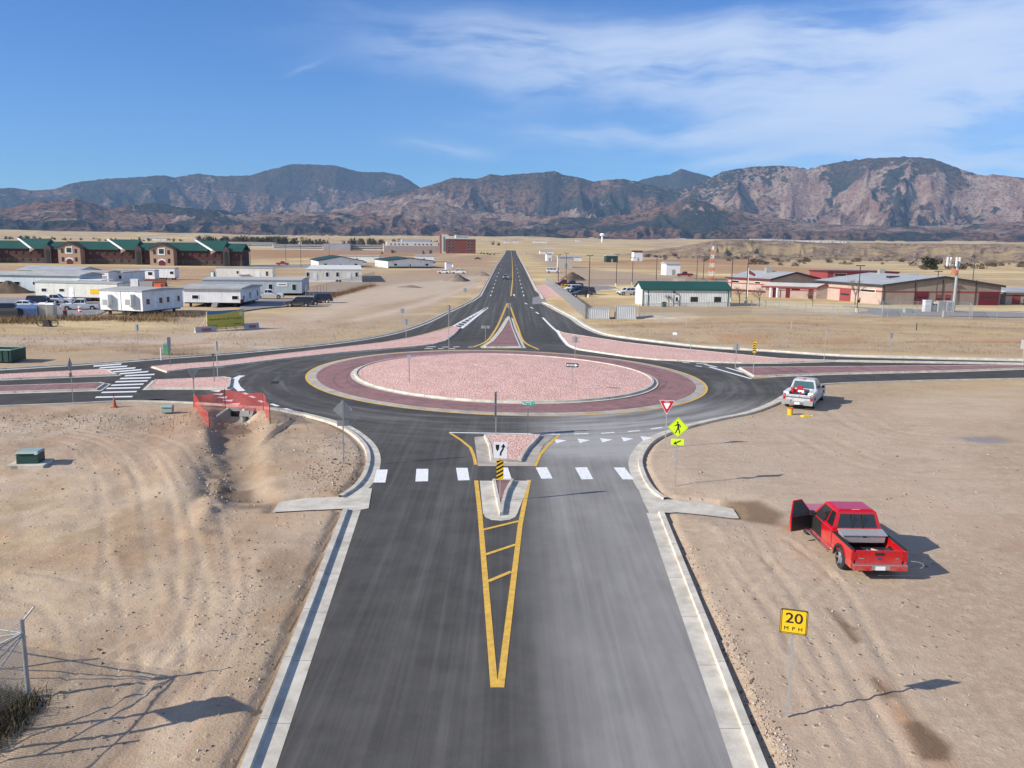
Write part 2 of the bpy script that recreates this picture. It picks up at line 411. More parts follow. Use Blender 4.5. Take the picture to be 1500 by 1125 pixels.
# colour masks: R dry grass, G red-brown soil, B pale dust, A damp
GPX = 750+FPX*((GX*R2[0]+(0-EYE)*R2[2]))/np.maximum(.1, GX*Fv[0]+GY*Fv[1]-EYE*Fv[2])
nz = fbm(GX/14, GY/22, 5, 91); nz2 = fbm(GX/90, GY/160, 4, 95); nz3 = fbm(GX/5, GY/5, 4, 97)
grass = sst(nz2+sst(D, 90, 260)*.35, .55, .78)*.95
grass = np.maximum(grass, sst(nz, .52, .7)*.45*sst(GY, 75, 110))
brown = np.zeros(GX.shape); pale = np.zeros(GX.shape)
def region(px, soft, arr, val, nzs=.6):
    pl = [G(*q) for q in px]; a = np.array(pl)
    bb = (GX > a[:, 0].min()-3*soft) & (GX < a[:, 0].max()+3*soft) & (GY > a[:, 1].min()-3*soft) & (GY < a[:, 1].max()+3*soft)
    d = sdist(GX[bb], GY[bb], pl)+(nz[bb]-.5)*soft*2*nzs*2; k = 1-sst(d, -soft, soft); arr[bb] = arr[bb]*(1-k)+val*k
region([(430, 420), (560, 405), (660, 398), (728, 393), (700, 430), (650, 452), (560, 487), (420, 508), (150, 528), (-100, 540), (-100, 500), (150, 492), (300, 490), (430, 455)], 6, grass, .06)
region([(470, 465), (620, 440), (690, 430), (660, 450), (600, 475), (480, 500)], 5, grass, .22)
region([(440, 440), (600, 415), (700, 405), (670, 430), (560, 448), (430, 480), (240, 510), (240, 500), (430, 465)], 4, pale, .8)
region([(0, 503), (150, 505), (420, 510), (420, 500), (180, 497), (0, 496)], 2, pale, .6)
region([(-100, 470), (250, 463), (240, 490), (-100, 492)], 3, grass, .75)
region([(-100, 505), (230, 508), (220, 523), (-100, 538)], 4, grass, .3)
region([(350, 366), (640, 366), (645, 375), (360, 380)], 20, brown, 1.); region([(350, 366), (640, 366), (645, 375), (360, 380)], 20, grass, .15)
region([(640, 378), (720, 372), (735, 380), (700, 400), (560, 404), (640, 392)], 10, brown, .45); region([(640, 378), (720, 372), (735, 380), (700, 400), (560, 404), (640, 392)], 10, grass, .2)
region([(-200, 388), (440, 392), (440, 412), (250, 420), (-200, 396)], 10, brown, .45); region([(-200, 388), (440, 392), (440, 412), (250, 420), (-200, 396)], 10, grass, .4)
region([(340, 386), (460, 388), (460, 394), (340, 394)], 4, pale, .6)
region([(757, 366), (782, 375), (812, 395), (818, 412), (785, 415)], 3, grass, 1.0)
region([(775, 372), (820, 376), (870, 395), (1000, 405), (1070, 408), (1070, 418), (860, 418), (822, 412), (810, 395)], 6, grass, .08)
region([(870, 374), (1075, 371), (1500, 392), (1500, 405), (1075, 400), (900, 392)], 30, grass, .75); region([(880, 381), (1075, 378), (1150, 385), (1075, 393), (900, 388)], 15, brown, 1.)
region([(840, 384), (1000, 384), (1300, 398), (1300, 404), (1060, 400), (860, 392)], 8, brown, .7); region([(1080, 366), (1500, 372), (1500, 378), (1100, 372)], 12, brown, .5)
region([(805, 448), (870, 440), (930, 452), (1180, 456), (1500, 465), (1500, 480), (1000, 470), (850, 470)], 3, grass, .5)
region([(850, 478), (1000, 470), (1500, 478), (1600, 490), (1600, 524), (1230, 518), (960, 500), (880, 490)], 3, grass, .32)
region([(1150, 487), (1330, 484), (1500, 490), (1500, 494), (1330, 489), (1150, 491)], 2, grass, .8)
region([(1330, 497), (1500, 497), (1500, 503), (1330, 502)], 1.5, brown, .8); region([(1160, 496), (1260, 494), (1300, 500), (1200, 502)], 1.2, brown, .6); region([(1050, 492), (1130, 492), (1120, 498), (1060, 497)], 1., brown, .6)
region([(930, 462), (1000, 459), (1030, 468), (970, 474), (925, 472)], 1.2, pale, 1.0)
region([(390, 470), (420, 466), (450, 475), (400, 480)], 2, brown, .3)
region([(950, 640), (1180, 600), (1500, 575), (1500, 760), (1300, 900), (1500, 1125), (1200, 1125), (960, 700)], 3, pale, .38)
region([(1290, 590), (1500, 566), (1500, 620), (1330, 620)], 2, pale, .65)
region([(1060, 740), (1110, 742), (1145, 762), (1135, 778), (1095, 768), (1070, 757)], .35, damp, .85, .5)
for q in ([(1210, 900), (1222, 905), (1262, 950), (1250, 955)], [(1270, 1000), (1282, 1002), (1312, 1032), (1296, 1034)], [(1322, 1072), (1345, 1068), (1392, 1105), (1388, 1125), (1350, 1125)], [(1228, 925), (1240, 922), (1262, 936)]):
    region(q, .12, damp, .9, .4)
region([(318, 714), (370, 714), (371, 734), (317, 734)], .2, damp, .8, .5); region([(330, 738), (400, 736), (395, 744), (345, 752)], .3, damp, .55, .6); region([(165, 514), (300, 512), (290, 519), (190, 521)], 1, damp, .4)
region([(1385, 645), (1460, 642), (1500, 652), (1440, 657)], .5, damp, .4)
for c, s_ in (((1240, 925), .9), ((1330, 660), .6)): pass
GR = P(1180, 830)
wv_ = ldist(GX, GY, smooth_line(PX([(1150, 780), (1190, 870), (1235, 930), (1290, 1010), (1370, 1120)]), step=1)); brown = np.maximum(brown, .8*np.exp(-(wv_/.35)**2)*sst(nz3, .35, .6)); Zt += mk*.035*np.exp(-(wv_/.3)**2)*nz3
brown = np.maximum(brown, left*south*sst(nz3, .5, .75)*.35); pale = np.maximum(pale, left*south*sst(fbm(GX/3, GY/6, 4, 99), .52, .7)*.5)
damp = np.maximum(damp, prof*fade*.35)
def dline(px, w_, arr, val):
    pl = [G(*q) for q in px]; a = np.array(pl); bb = (GX > a[:, 0].min()-20) & (GX < a[:, 0].max()+20) & (GY > a[:, 1].min()-20) & (GY < a[:, 1].max()+20)
    d = ldist(GX[bb], GY[bb], pl); arr[bb] = np.maximum(arr[bb], val*np.exp(-(d/w_)**2)); 
    if arr is pale: grass[bb] *= 1-np.exp(-(d/w_)**2); brown[bb] *= 1-np.exp(-(d/w_)**2)
for q, w_ in (([(775, 371), (900, 372), (1100, 376), (1500, 383)], 9), ([(860, 391), (1075, 389), (1250, 393)], 5), ([(700, 392), (560, 396), (440, 388), (200, 387)], 4), ([(790, 362), (850, 357), (1000, 361)], 16), ([(300, 356), (480, 358), (700, 362)], 14), ([(420, 512), (200, 503), (0, 500)], 1.5), ([(520, 470), (620, 446), (700, 414)], 2.)): dline(q, w_, pale, .9)
for q, w_ in (([(880, 366), (1100, 371), (1500, 379)], 14), ([(360, 376), (640, 372)], 22), ([(900, 478), (1100, 474), (1500, 482)], 1.5), ([(100, 515), (300, 505)], 1.)): dline(q, w_, brown, .8)
nx_, ny_ = len(xs), len(ys)
me = bpy.data.meshes.new('ground'); nv = nx_*ny_
me.vertices.add(nv); me.vertices.foreach_set('co', np.stack([GX, GY, Zt], -1).astype(np.float32).ravel())
ii = (np.arange(ny_-1)[:, None]*nx_+np.arange(nx_-1)[None]).ravel(); q4 = np.stack([ii, ii+1, ii+1+nx_, ii+nx_], 1).astype(np.int32)
me.loops.add(q4.size); me.loops.foreach_set('vertex_index', q4.ravel()); me.polygons.add(len(q4)); me.polygons.foreach_set('loop_start', np.arange(0, q4.size, 4, dtype=np.int32))
me.polygons.foreach_set('use_smooth', np.ones(len(q4), bool)); me.update(calc_edges=True)
at_ = me.attributes.new('soil', 'FLOAT_COLOR', 'POINT'); at_.data.foreach_set('color', np.stack([grass, brown, pale, damp], -1).astype(np.float32).ravel())
at_ = me.attributes.new('track', 'FLOAT', 'POINT'); at_.data.foreach_set('value', track.astype(np.float32).ravel())
ground = bpy.data.objects.new('ground', me); COL.objects.link(ground); tag(ground, kind='structure')
def sdq(x, y):
    return float(sd[int(np.clip(np.searchsorted(ys, y), 0, ny_-1)), int(np.clip(np.searchsorted(xs, x), 0, nx_-1))])
def zg(x, y):   # ground height at a point
    i = int(np.clip(np.searchsorted(xs, x)-1, 0, nx_-2)); j = int(np.clip(np.searchsorted(ys, y)-1, 0, ny_-2))
    fx = (x-xs[i])/(xs[i+1]-xs[i]); fy = (y-ys[j])/(ys[j+1]-ys[j])
    return float((Zt[j, i]*(1-fx)+Zt[j, i+1]*fx)*(1-fy)+(Zt[j+1, i]*(1-fx)+Zt[j+1, i+1]*fx)*fy)

m = bpy.data.materials.new('soil'); m.use_nodes = True; t = NT(m.node_tree); L_ = m.node_tree.links; b = m.node_tree.nodes['Principled BSDF']
pos = t.n('ShaderNodeNewGeometry').outputs['Position']
at = t.n('ShaderNodeAttribute', attribute_name='soil'); sc_ = t.n('ShaderNodeSeparateColor', i={0: at.outputs['Color']}); dmp = at.outputs['Alpha']
tr = t.n('ShaderNodeAttribute', attribute_name='track').outputs['Fac']
n1 = t.noise(pos, .35, 4, .6); n2 = t.noise(pos, 2.6, 5, .68); n3 = t.noise(t.vmul(pos, (1, .35, 1)), .12, 3, .6); n4 = t.noise(pos, 16, 2, .7)
n5 = t.noise(t.vmul(pos, (.25, 1, 1)), 1.1, 4, .65)
c = t.mix(t.ss(n1, .3, .7), (.355, .255, .17), (.43, .325, .225))
c = t.mix(t.ss(n2, .42, .72), c, (.48, .375, .268)); c = t.mix(t.ss(n2, .40, .24), c, (.27, .19, .135))
c = t.mix(t.m('MULTIPLY', t.ss(n3, .5, .66), .5), c, (.45, .30, .21))
pl_ = t.m('MULTIPLY', sc_.outputs[2], t.ss(n5, .25, .6, .35, 1)); c = t.mix(pl_, c, (.59, .475, .365))
gn = t.noise(t.vmul(pos, (.5, 1.6, 1)), .22, 7, .68); gcol = t.mix(t.ss(gn, .3, .7), (.64, .475, .225), (.42, .285, .14)); gcol = t.mix(t.ss(t.noise(t.vmul(pos, (.3, 1, 1)), .035, 5, .6), .46, .62), gcol, (.80, .62, .31))
gf = t.m('MULTIPLY', sc_.outputs[0], t.ss(t.noise(t.vmul(pos, (.35, 1, 1)), .5, 6, .7), .28, .55, .25, 1)); c = t.mix(gf, c, gcol)
c = t.mix(t.m('MULTIPLY', sc_.outputs[1], t.ss(n5, .2, .6, .45, 1)), c, (.41, .225, .115))
c = t.mix(t.m('MULTIPLY', tr, .6, clamp=True), c, (.49, .385, .27))
vo = t.n('ShaderNodeTexVoronoi', i={'Vector': pos, 'Scale': 5.5, 'Randomness': 1.0}); peb = t.m('MULTIPLY', t.ss(vo.outputs[0], .13, .06), t.ss(t.noise(pos, 1.1, 3), .48, .62))
c = t.mix(peb, c, (.50, .43, .36)); vo2 = t.n('ShaderNodeTexVoronoi', i={'Vector': pos, 'Scale': 2.3}); c = t.mix(t.m('MULTIPLY', t.ss(vo2.outputs[0], .09, .04), t.ss(n1, .45, .6)), c, (.15, .105, .075))
c = t.mix(dmp, c, (.155, .10, .06)); BPt = P(1440, 650)
dv = t.n('ShaderNodeVectorMath', operation='LENGTH', i={0: t.vmul(t.n('ShaderNodeVectorMath', operation='SUBTRACT', i={0: pos, 1: (BPt[0], BPt[1], 0)}).outputs[0], (.42, .9, 0))}).outputs['Value']
c = t.mix(t.ss(t.m('ADD', dv, t.m('MULTIPLY', n2, .7)), 1.25, .6, 0, .8), c, (.25, .25, .28)); c = t.mix(t.m('MULTIPLY', t.ss(n4, .35, .65), .2), c, (.26, .19, .135))
scr = t.m('MULTIPLY', t.ss(t.noise(t.vmul(pos, (.6, 1, 1)), .07, 6, .75), .56, .64), t.ss(t.n('ShaderNodeSeparateXYZ', i={0: pos}).outputs[1], 260, 700, 0, .7)); c = t.mix(scr, c, (.12, .105, .06))
L_.new(c, b.inputs['Base Color']); b.inputs['Roughness'].default_value = .95; b.inputs['Specular IOR Level'].default_value = .15
hh = t.m('ADD', t.m('MULTIPLY', n2, .06), t.m('MULTIPLY', n4, .026)); hh = t.m('ADD', hh, t.m('MULTIPLY', peb, .025)); hh = t.m('ADD', hh, t.m('MULTIPLY', t.ss(vo2.outputs[0], .22, .05), t.m('MULTIPLY', t.ss(n1, .42, .6), .05)))
bp = t.n('ShaderNodeBump', i={'Strength': .6, 'Distance': 1.0, 'Height': hh}); L_.new(bp.outputs[0], b.inputs['Normal'])
me.materials.append(m); SOIL = m

# ------------------------------------------------------------------ paving materials
CEN = (-.93, 71.8)
def paved(name, base, lo, hi, dust, road=True):
    m = bpy.data.materials.new(name); m.use_nodes = True; t = NT(m.node_tree); L_ = m.node_tree.links; b = m.node_tree.nodes['Principled BSDF']
    pos = t.n('ShaderNodeNewGeometry').outputs['Position']; sp = t.n('ShaderNodeSeparateXYZ', i={0: pos}); x, y = sp.outputs[0], sp.outputs[1]
    n1 = t.noise(pos, .6, 6, .65); n2 = t.noise(pos, 30, 3, .7); c = t.mix(t.ss(n1, .3, .7), lo, hi)
    if road:
        # traffic dust: streaks along the south leg, rings round the circle
        st = t.noise(t.vmul(pos, (2.2, .05, 1)), 1.0, 5, .6); st2 = t.noise(t.vmul(pos, (.8, .03, 1)), 1.3, 3, .5)
        bl = t.noise(t.vmul(pos, (.5, .25, 1)), 1.0, 5, .6)
        e = t.m('SUBTRACT', x, t.m('MULTIPLY', t.m('SUBTRACT', y, 30), .0)); sl_ = t.m('MULTIPLY', t.ss(x, -.3, 2.6), t.ss(y, 56, 44))
        tk = t.noise(t.vmul(pos, (7, .06, 1)), 1.0, 4, .6); dr = t.m('MULTIPLY', sl_, t.m('ADD', t.m('ADD', t.ss(st, .3, .7, .44, .56), t.ss(tk, .35, .65, -.025, .035)), t.ss(bl, .35, .7, -.06, .08)))
        dl_ = t.m('MULTIPLY', t.m('MULTIPLY', t.ss(x, .6, -.4), t.ss(y, 58, 50)), t.m('ADD', t.ss(st, .45, .72, .03, .10), t.ss(tk, .4, .7, -.02, .03)))
        wl = t.m('MULTIPLY', t.ss(y, 58, 50), t.m('MULTIPLY', t.ss(st2, .5, .62, 0, .07), t.ss(x, -4.8, -2.5)))
        dx = t.m('SUBTRACT', x, CEN[0]); dy = t.m('SUBTRACT', y, CEN[1]); rr = t.m('SQRT', t.m('ADD', t.m('MULTIPLY', dx, dx), t.m('MULTIPLY', dy, dy)))
        an = t.m('ARCTAN2', dy, dx); rv = t.n('ShaderNodeCombineXYZ', i={0: t.m('MULTIPLY', rr, 1.1), 1: t.m('MULTIPLY', an, 2.2)}).outputs[0]
        rn = t.noise(rv, 1.0, 5, .6); ring = t.m('MULTIPLY', t.m('MULTIPLY', t.ss(rr, 28, 22), t.ss(rr, 17, 18)), t.ss(rn, .42, .72, .02, .22))
        se = t.m('MULTIPLY', t.m('MULTIPLY', t.ss(x, -1, 5), t.ss(y, 64, 56)), t.m('MULTIPLY', t.ss(y, 42, 46), t.ss(rn, .3, .6, .25, .55)))
        far = t.m('MULTIPLY', t.ss(y, 92, 130), t.ss(t.noise(t.vmul(pos, (1.6, .012, 1)), 1.0, 4, .6), .4, .75, .03, .22))
        d = dr
        for q in (dl_, wl, ring, se, far): d = t.m('ADD', d, q)
        d = t.m('MINIMUM', d, .85); c = t.mix(d, c, dust)
        # pipe trench patches and cracks
    c = t.mix(t.m('MULTIPLY', t.ss(n2, .4, .7), .28), c, tuple(min(1, v*1.9) for v in hi))
    L_.new(c, b.inputs['Base Color']); b.inputs['Roughness'].default_value = .9; b.inputs['Specular IOR Level'].default_value = .12
    bp = t.n('ShaderNodeBump', i={'Strength': .35, 'Distance': .01, 'Height': n2}); L_.new(bp.outputs[0], b.inputs['Normal'])
    return m
ASPH = paved('asphalt', None, (.052, .050, .047), (.080, .077, .072), (.42, .405, .38))
LOT = paved('old_asphalt', None, (.20, .19, .19), (.27, .26, .26), None, road=False)
CONC = mat('concrete', (.56, .515, .43), .85, var=.22, vscale=1.3, bump=.3, bscale=12)
CONCD = mat('dusty_concrete', (.42, .375, .315), .9, var=.25, vscale=.9, bump=.3, bscale=12)
WHT = mat('road_paint_white', (.80, .80, .78), .7, var=.16, vscale=6)
YEL = mat('road_paint_yellow', (.70, .42, .07), .7, var=.18, vscale=5)
def overlay(m, fn):   # put a further mix between the base colour and the shader
    t = NT(m.node_tree); b = m.node_tree.nodes['Principled BSDF']; src = b.inputs['Base Color'].links[0].from_socket
    m.node_tree.links.new(fn(t, src, t.n('ShaderNodeNewGeometry').outputs['Position']), b.inputs['Base Color'])
def joints(t, c, pos):
    y = t.n('ShaderNodeSeparateXYZ', i={0: pos}).outputs[1]; f = t.m('LESS_THAN', t.m('FRACT', t.m('DIVIDE', y, 3.05)), .012)
    c = t.mix(t.m('MULTIPLY', f, .6), c, (.16, .14, .12)); return t.mix(t.ss(t.noise(pos, 1.7, 5, .7), .55, .72, 0, .55), c, (.40, .29, .20))
overlay(CONC, joints); overlay(CONCD, joints)
wear = lambda t, c, pos: t.mix(t.ss(t.noise(pos, 3.5, 6, .75), .56, .70, 0, .6), c, (.17, .165, .16))
overlay(WHT, wear); overlay(YEL, wear)
def rockmat(name, a, b2, c3, sc):
    m = bpy.data.materials.new(name); m.use_nodes = True; t = NT(m.node_tree); L_ = m.node_tree.links; b = m.node_tree.nodes['Principled BSDF']
    pos = t.n('ShaderNodeNewGeometry').outputs['Position']; v = t.n('ShaderNodeTexVoronoi', i={'Vector': pos, 'Scale': sc, 'Randomness': 1.0})
    hs = t.n('ShaderNodeSeparateColor', i={0: v.outputs['Color']}); c = t.mix(hs.outputs[0], a, b2); c = t.mix(t.m('MULTIPLY', t.ss(hs.outputs[1], .72, .8), .75), c, c3)
    c = t.mix(t.ss(v.outputs[0], .4, .7, 0, .4), c, tuple(q*.4 for q in a)); c = t.mix(t.ss(t.noise(pos, .35, 5, .65), .45, .7, 0, .4), c, tuple(q*.72 for q in a)); c = t.mix(t.ss(t.noise(t.vmul(pos, (1, 1.6, 1)), 1.3, 4, .7), .62, .72, 0, .5), c, (.30, .20, .16))  # darker cell edges paint the shade between stones; the noise patches are tone
    L_.new(c, b.inputs['Base Color']); b.inputs['Roughness'].default_value = .95
    bp = t.n('ShaderNodeBump', i={'Strength': .8, 'Distance': .06, 'Height': t.m('SUBTRACT', 1.0, v.outputs[0])}); L_.new(bp.outputs[0], b.inputs['Normal']); return m
PINK = rockmat('pink_gravel', (.66, .37, .30), (.77, .48, .40), (.84, .63, .55), 8.0)
def stamped(name, a, b2):
    m = bpy.data.materials.new(name); m.use_nodes = True; t = NT(m.node_tree); L_ = m.node_tree.links; b = m.node_tree.nodes['Principled BSDF']
    pos = t.n('ShaderNodeNewGeometry').outputs['Position']; bk = t.n('ShaderNodeTexBrick', i={'Vector': pos, 'Scale': 2.2, 'Mortar Size': .012, 'Color1': (*a, 1), 'Color2': (*b2, 1), 'Mortar': (*[q*.55 for q in a], 1)})
    c = t.mix(t.ss(t.noise(pos, .7, 5, .65), .35, .72, 0, .75), bk.outputs[0], (.20, .115, .105)); c = t.mix(t.ss(t.noise(pos, 2.1, 5, .65), .5, .75, 0, .6), c, (.075, .05, .05))
    dx = t.n('ShaderNodeVectorMath', operation='SUBTRACT', i={0: pos, 1: (*CEN, 0)}).outputs[0]; s_ = t.n('ShaderNodeSeparateXYZ', i={0: dx}); rr = t.n('ShaderNodeVectorMath', operation='LENGTH', i={0: dx}).outputs['Value']
    rv = t.n('ShaderNodeCombineXYZ', i={0: t.m('MULTIPLY', rr, 2.2), 1: t.m('MULTIPLY', t.m('ARCTAN2', s_.outputs[1], s_.outputs[0]), 1.6)}).outputs[0]
    c = t.mix(t.ss(t.noise(rv, 1.0, 4, .6), .5, .72, 0, .55), c, (.06, .042, .045))
    L_.new(c, b.inputs['Base Color']); b.inputs['Roughness'].default_value = .8; return m
STAMP = stamped('stamped_red_concrete', (.30, .15, .14), (.36, .185, .17))

# ------------------------------------------------------------------ roads
def struct(name, mb, ms, **k): return tag(mb.build(name, ms, **k), kind='structure')
far_z = lambda x, y: float(ztf(math.hypot(x, y)))
mb = MB(); nearP = swA+swB+nwA+[lfR[1]]+[(rtR[-1])]+padK+neA+seB+seA
mb.sheet([p for p in nearP], 0.0); struct('road', mb, ASPH)
mb = MB(); n_ = 60; l_ = []; r_ = []
yy = np.concatenate([[lfR[1][1]], np.linspace(lfR[1][1]+8, 1090, n_)])
for yv in yy:
    l_.append((np.interp(yv, [p[1] for p in lfR], [p[0] for p in lfR]), yv)); r_.append((np.interp(yv, [p[1] for p in rtR[::-1]], [p[0] for p in rtR[::-1]]), yv))
r_[0] = rtR[-1]
vs = [(x, y, float(ztf(y))+(.0 if i == 0 else .004)) for i, (x, y) in enumerate(l_)]+[(x, y, float(ztf(y))+(.0 if i == 0 else .004)) for i, (x, y) in enumerate(r_)]; k = len(l_)
mb.add(vs, [(i, k+i, k+i+1, i+1) for i in range(k-1)]); struct('long_road', mb, ASPH)
KERB = [(-.74, .006), (-.235, .012), (-.21, .125), (0., .13), (.03, -.15)]
def kerb(name, pts, ms=None, prof=KERB):
    mb = MB(); ribbon(mb, pts, prof); return struct(name, mb, ms or CONC)
kerb('kerb', swA); kerb('kerb', swB); kerb('kerb', nwA+lfR[1:2]); kerb('kerb', [(x-.0, y) for x, y in l_], prof=[(-.7, .012), (-.2, .014), (-.16, .12), (0, .12), (.03, -.2)])
kerb('kerb', [(x, y) for x, y in r_[::-1]]+padK[1:], prof=[(-.7, .012), (-.2, .014), (-.16, .12), (0, .12), (.03, -.2)])
kerb('kerb', neA, prof=[(-.95, .006), (-.20, .012), (-.16, .15), (.35, .155), (.38, -.15)]); kerb('kerb', seB); kerb('kerb', seA)
mb = MB(); mb.sheet(rampW, .02); struct('pavement_ramp', mb, CONC)
mb = MB(); mb.sheet(rampE, .02); struct('pavement_ramp', mb, CONC)
mb = MB(); mb.sheet(drive, .012); struct('parking_lot', mb, LOT)
for q in ([(1060, 446), (1130, 442.5), (1200, 446.5), (1300, 453), (1500, 459), (1600, 461), (1600, 467), (1500, 465.5), (1300, 463), (1180, 459), (1075, 452)], [(-120, 436), (52, 438), (180, 446), (143, 462), (60, 467), (-120, 474)], [(354, 441), (450, 438), (452, 447), (385, 452), (350, 457)], [(360, 389), (470, 387), (470, 391), (360, 394)]):
    mb = MB(); mb.sheet([G(*a) for a in q], .09); struct('parking_lot', mb, LOT)
pad = PX([(784, 418.5), (800, 417.5), (826, 437), (797.5, 437.5)]); mb = MB(); mb.sheet(pad, .12)
struct('gravel_pad', mb, mat('pad_gravel', (.62, .38, .34), .9, var=.15, vscale=2))
def ellip(r, z=0, n=160):
    pts = []
    for k in range(n):
        a = 2*math.pi*k/n; x = r*math.cos(a); y = r*math.sin(a); pts.append((CEN[0]+x-.04*y*1.0, CEN[1]+.2+y-.078*x))
    return pts
def ringm(name, r0, r1, z0, z1, ms):
    mb = MB(); ribbon(mb, ellip(r1), [(0, z1), (r1-r0, z0)], closed=True); return struct(name, mb, ms)
ringm('painted_edge_line', 17.05, 17.25, .012, .012, YEL)
ringm('apron_kerb', 16.3, 17.05, .05, .014, CONCD)
ringm('truck_apron', 13.35, 16.3, .075, .052, STAMP)
mb = MB(); ribbon(mb, ellip(13.35), [(0, .078), (.35, .08), (.38, .22), (.55, .225), (.57, .1)], closed=True); struct('island_kerb', mb, CONC)
mb = MB(); rs = [12.86]+[12.4-k*.45 for k in range(26)]; nn = 160; vs = []
for r in rs:
    for x, y in ellip(max(.2, r), n=nn): q = (1-(r/12.9)**2); vs.append((x, y, .15+.28*q+.10*(fbm(np.array([x/.7]), np.array([y/.7]), 4, 5)[0]-.5)*min(1, q*8)))
fs = [(a*nn+i, a*nn+(i+1) % nn, (a+1)*nn+(i+1) % nn, (a+1)*nn+i) for a in range(len(rs)-1) for i in range(nn)]+[tuple((len(rs)-1)*nn+i for i in range(nn))]
mb.add(vs, fs); struct('gravel_bed', mb, PINK, smooth=True)

# splitter and slip islands
def island(name, outline, gutter, fill, hz=.14, kerb_w=.15, closed_smooth=False, conc=None, gz=.012):
    pts = PX(outline)
    a = sum(pts[i][0]*pts[(i+1) % len(pts)][1]-pts[(i+1) % len(pts)][0]*pts[i][1] for i in range(len(pts)))
    if a < 0: pts = pts[::-1]
    dense = []
    for i in range(len(pts)):
        p, q = np.array(pts[i]), np.array(pts[(i+1) % len(pts)]); k = max(1, int(np.linalg.norm(q-p)/2.0))
        dense += [tuple(p+(q-p)*j/k) for j in range(k)]
    mb = MB(); g_ = gutter
    ribbon(mb, dense, [(0, gz), (g_, gz+.004), (g_+.02, hz), (g_+kerb_w, hz+.004), (g_+kerb_w+.01, hz-.03)], closed=True)
    struct(name+'_kerb', mb, conc or CONC); mb = MB(); mb.sheet(offs(dense, g_+kerb_w, True), hz-.02); struct(name+'_bed', mb, fill)
# south splitter: concrete aprons with kerbs and rock / stamped beds
def slab(name, px, z, ms): mb = MB(); mb.sheet(PX(px), z); return struct(name, mb, ms)
slab('splitter_apron', [(694.7, 641), (699, 640), (709, 639.2), (812, 639.2), (808, 642), (796, 652), (789, 666), (785, 677), (781, 683), (700, 683), (698, 665)], .012, CONCD)
island('splitter', [(708, 639.6), (793, 639.6), (784, 650), (775, 659), (768, 670), (764.5, 677.5), (718, 677.5), (715, 655)], .02, PINK, .16)
slab('splitter_apron', [(702.6, 704.5), (775.5, 704.5), (765, 734), (758, 752), (755, 757.5), (747, 761.5), (734, 763.2), (720, 762), (711, 758), (707.5, 752)], .012, CONC)
island('splitter', [(720.5, 705.5), (754, 705.5), (745, 722), (740, 740), (738, 755.5), (731, 756.5), (726, 735)], .02, STAMP, .16)
island('splitter', [(745.6, 463), (752, 467), (757, 482), (768.5, 507), (771, 510), (706, 510.2), (703, 508.5), (716, 500), (729, 485), (741, 466)], .5, STAMP, .14)
island('slip_island', [(219, 538.5), (240, 536), (327, 530), (413, 519.5), (500, 509.5), (560, 502.5), (608, 494), (643, 485), (664, 478.5), (676, 481), (668, 490), (655, 500), (636, 505.5), (608, 509), (560, 513), (500, 518), (413, 527.5), (327, 538), (282, 541.5), (243, 546.5)], .12, PINK)
island('slip_island', [(814, 484), (829, 488.5), (872, 495.2), (920, 502.6), (1000, 511.6), (1068, 518.4), (1140, 525.6), (1245, 529.5), (1140, 533), (1086, 533), (1032, 531.5), (960, 528), (920, 524), (872, 517), (843, 512.5), (829, 506), (819, 494)], .3, PINK)
island('median', [(1076, 538.8), (1230, 537.6), (1400, 536.2), (1560, 535), (1560, 539.5), (1480, 542.4), (1400, 545.2), (1230, 549), (1101, 553.5)], .3, STAMP)
island('median', [(1225, 528.6), (1500, 533), (1620, 535), (1620, 536), (1500, 534.6), (1225, 530.4)], .1, CONC)
island('median', [(-120, 553), (0, 549.5), (145, 542), (160, 542), (178, 550.6), (0, 557.5), (-120, 561)], .25, PINK)
island('median', [(-120, 569), (0, 566), (151, 561), (163, 562.5), (148, 573), (0, 577.5), (-120, 580)], .35, STAMP)
island('splitter', [(223, 557.5), (240, 557), (330, 552.8), (344, 555), (342, 568), (336, 571.5), (240, 571), (208, 571.5)], .25, PINK)
0 and struct('rock_apron', MB().sheet(PX([(1066, 496), (1090, 496), (1125, 502), (1190, 515.5), (1182, 517), (1130, 511.5), (1095, 503)]), .06), rockmat('rubble', (.40, .30, .23), (.52, .42, .33), (.6, .5, .42), 2.2))

# painted markings
mw = MB(); my = MB()
def quad(mb, px, z=.008): mb.sheet(PX(px), z)
def line(mb, px, w_, z=.009, sm_=True):
    pts = [G(*q) for q in px]; pts = smooth_line(pts, 1.5) if (sm_ and len(pts) > 2) else pts
    ribbon(mb, pts, [(-w_/2, z), (w_/2, z)])
for q in ([(552, 688), (568, 688), (564.5, 707), (547, 707)], [(610, 687), (627.5, 687), (627, 705), (608.5, 705.5)], [(668, 685.5), (685, 685.5), (688, 703.5), (671, 704)],
          [(728, 685), (744, 685), (749.5, 702), (732, 702)], [(784.7, 685), (801, 684.6), (809.7, 701), (793, 701.5)], [(842, 685), (860, 684.5), (869, 702), (852, 702.5)], [(899, 685), (915, 685), (928.6, 702.4), (912, 702.4)]): quad(mw, q)
for a, b2 in (((138, 536.4), (178.5, 533.4)), ((147, 539), (187, 536.4)), ((156, 542), (199, 539)), ((165.5, 545), (208, 541.6)), ((176, 547.7), (218, 544.4)), ((184, 550.6), (227, 548.5)),
              ((177, 554.6), (222, 553.4)), ((170, 559.4), (217, 558)), ((164, 564.5), (211, 562.7)), ((157, 569), (206, 568)), ((150, 574.9), (201, 573.7)), ((141, 582), (195, 581)), ((132.6, 590.4), (188, 588.8))):
    quad(mw, [(a[0], a[1]-1), (b2[0], b2[1]-1), (b2[0]-1.5, b2[1]+.9), (a[0]-2, a[1]+1)])
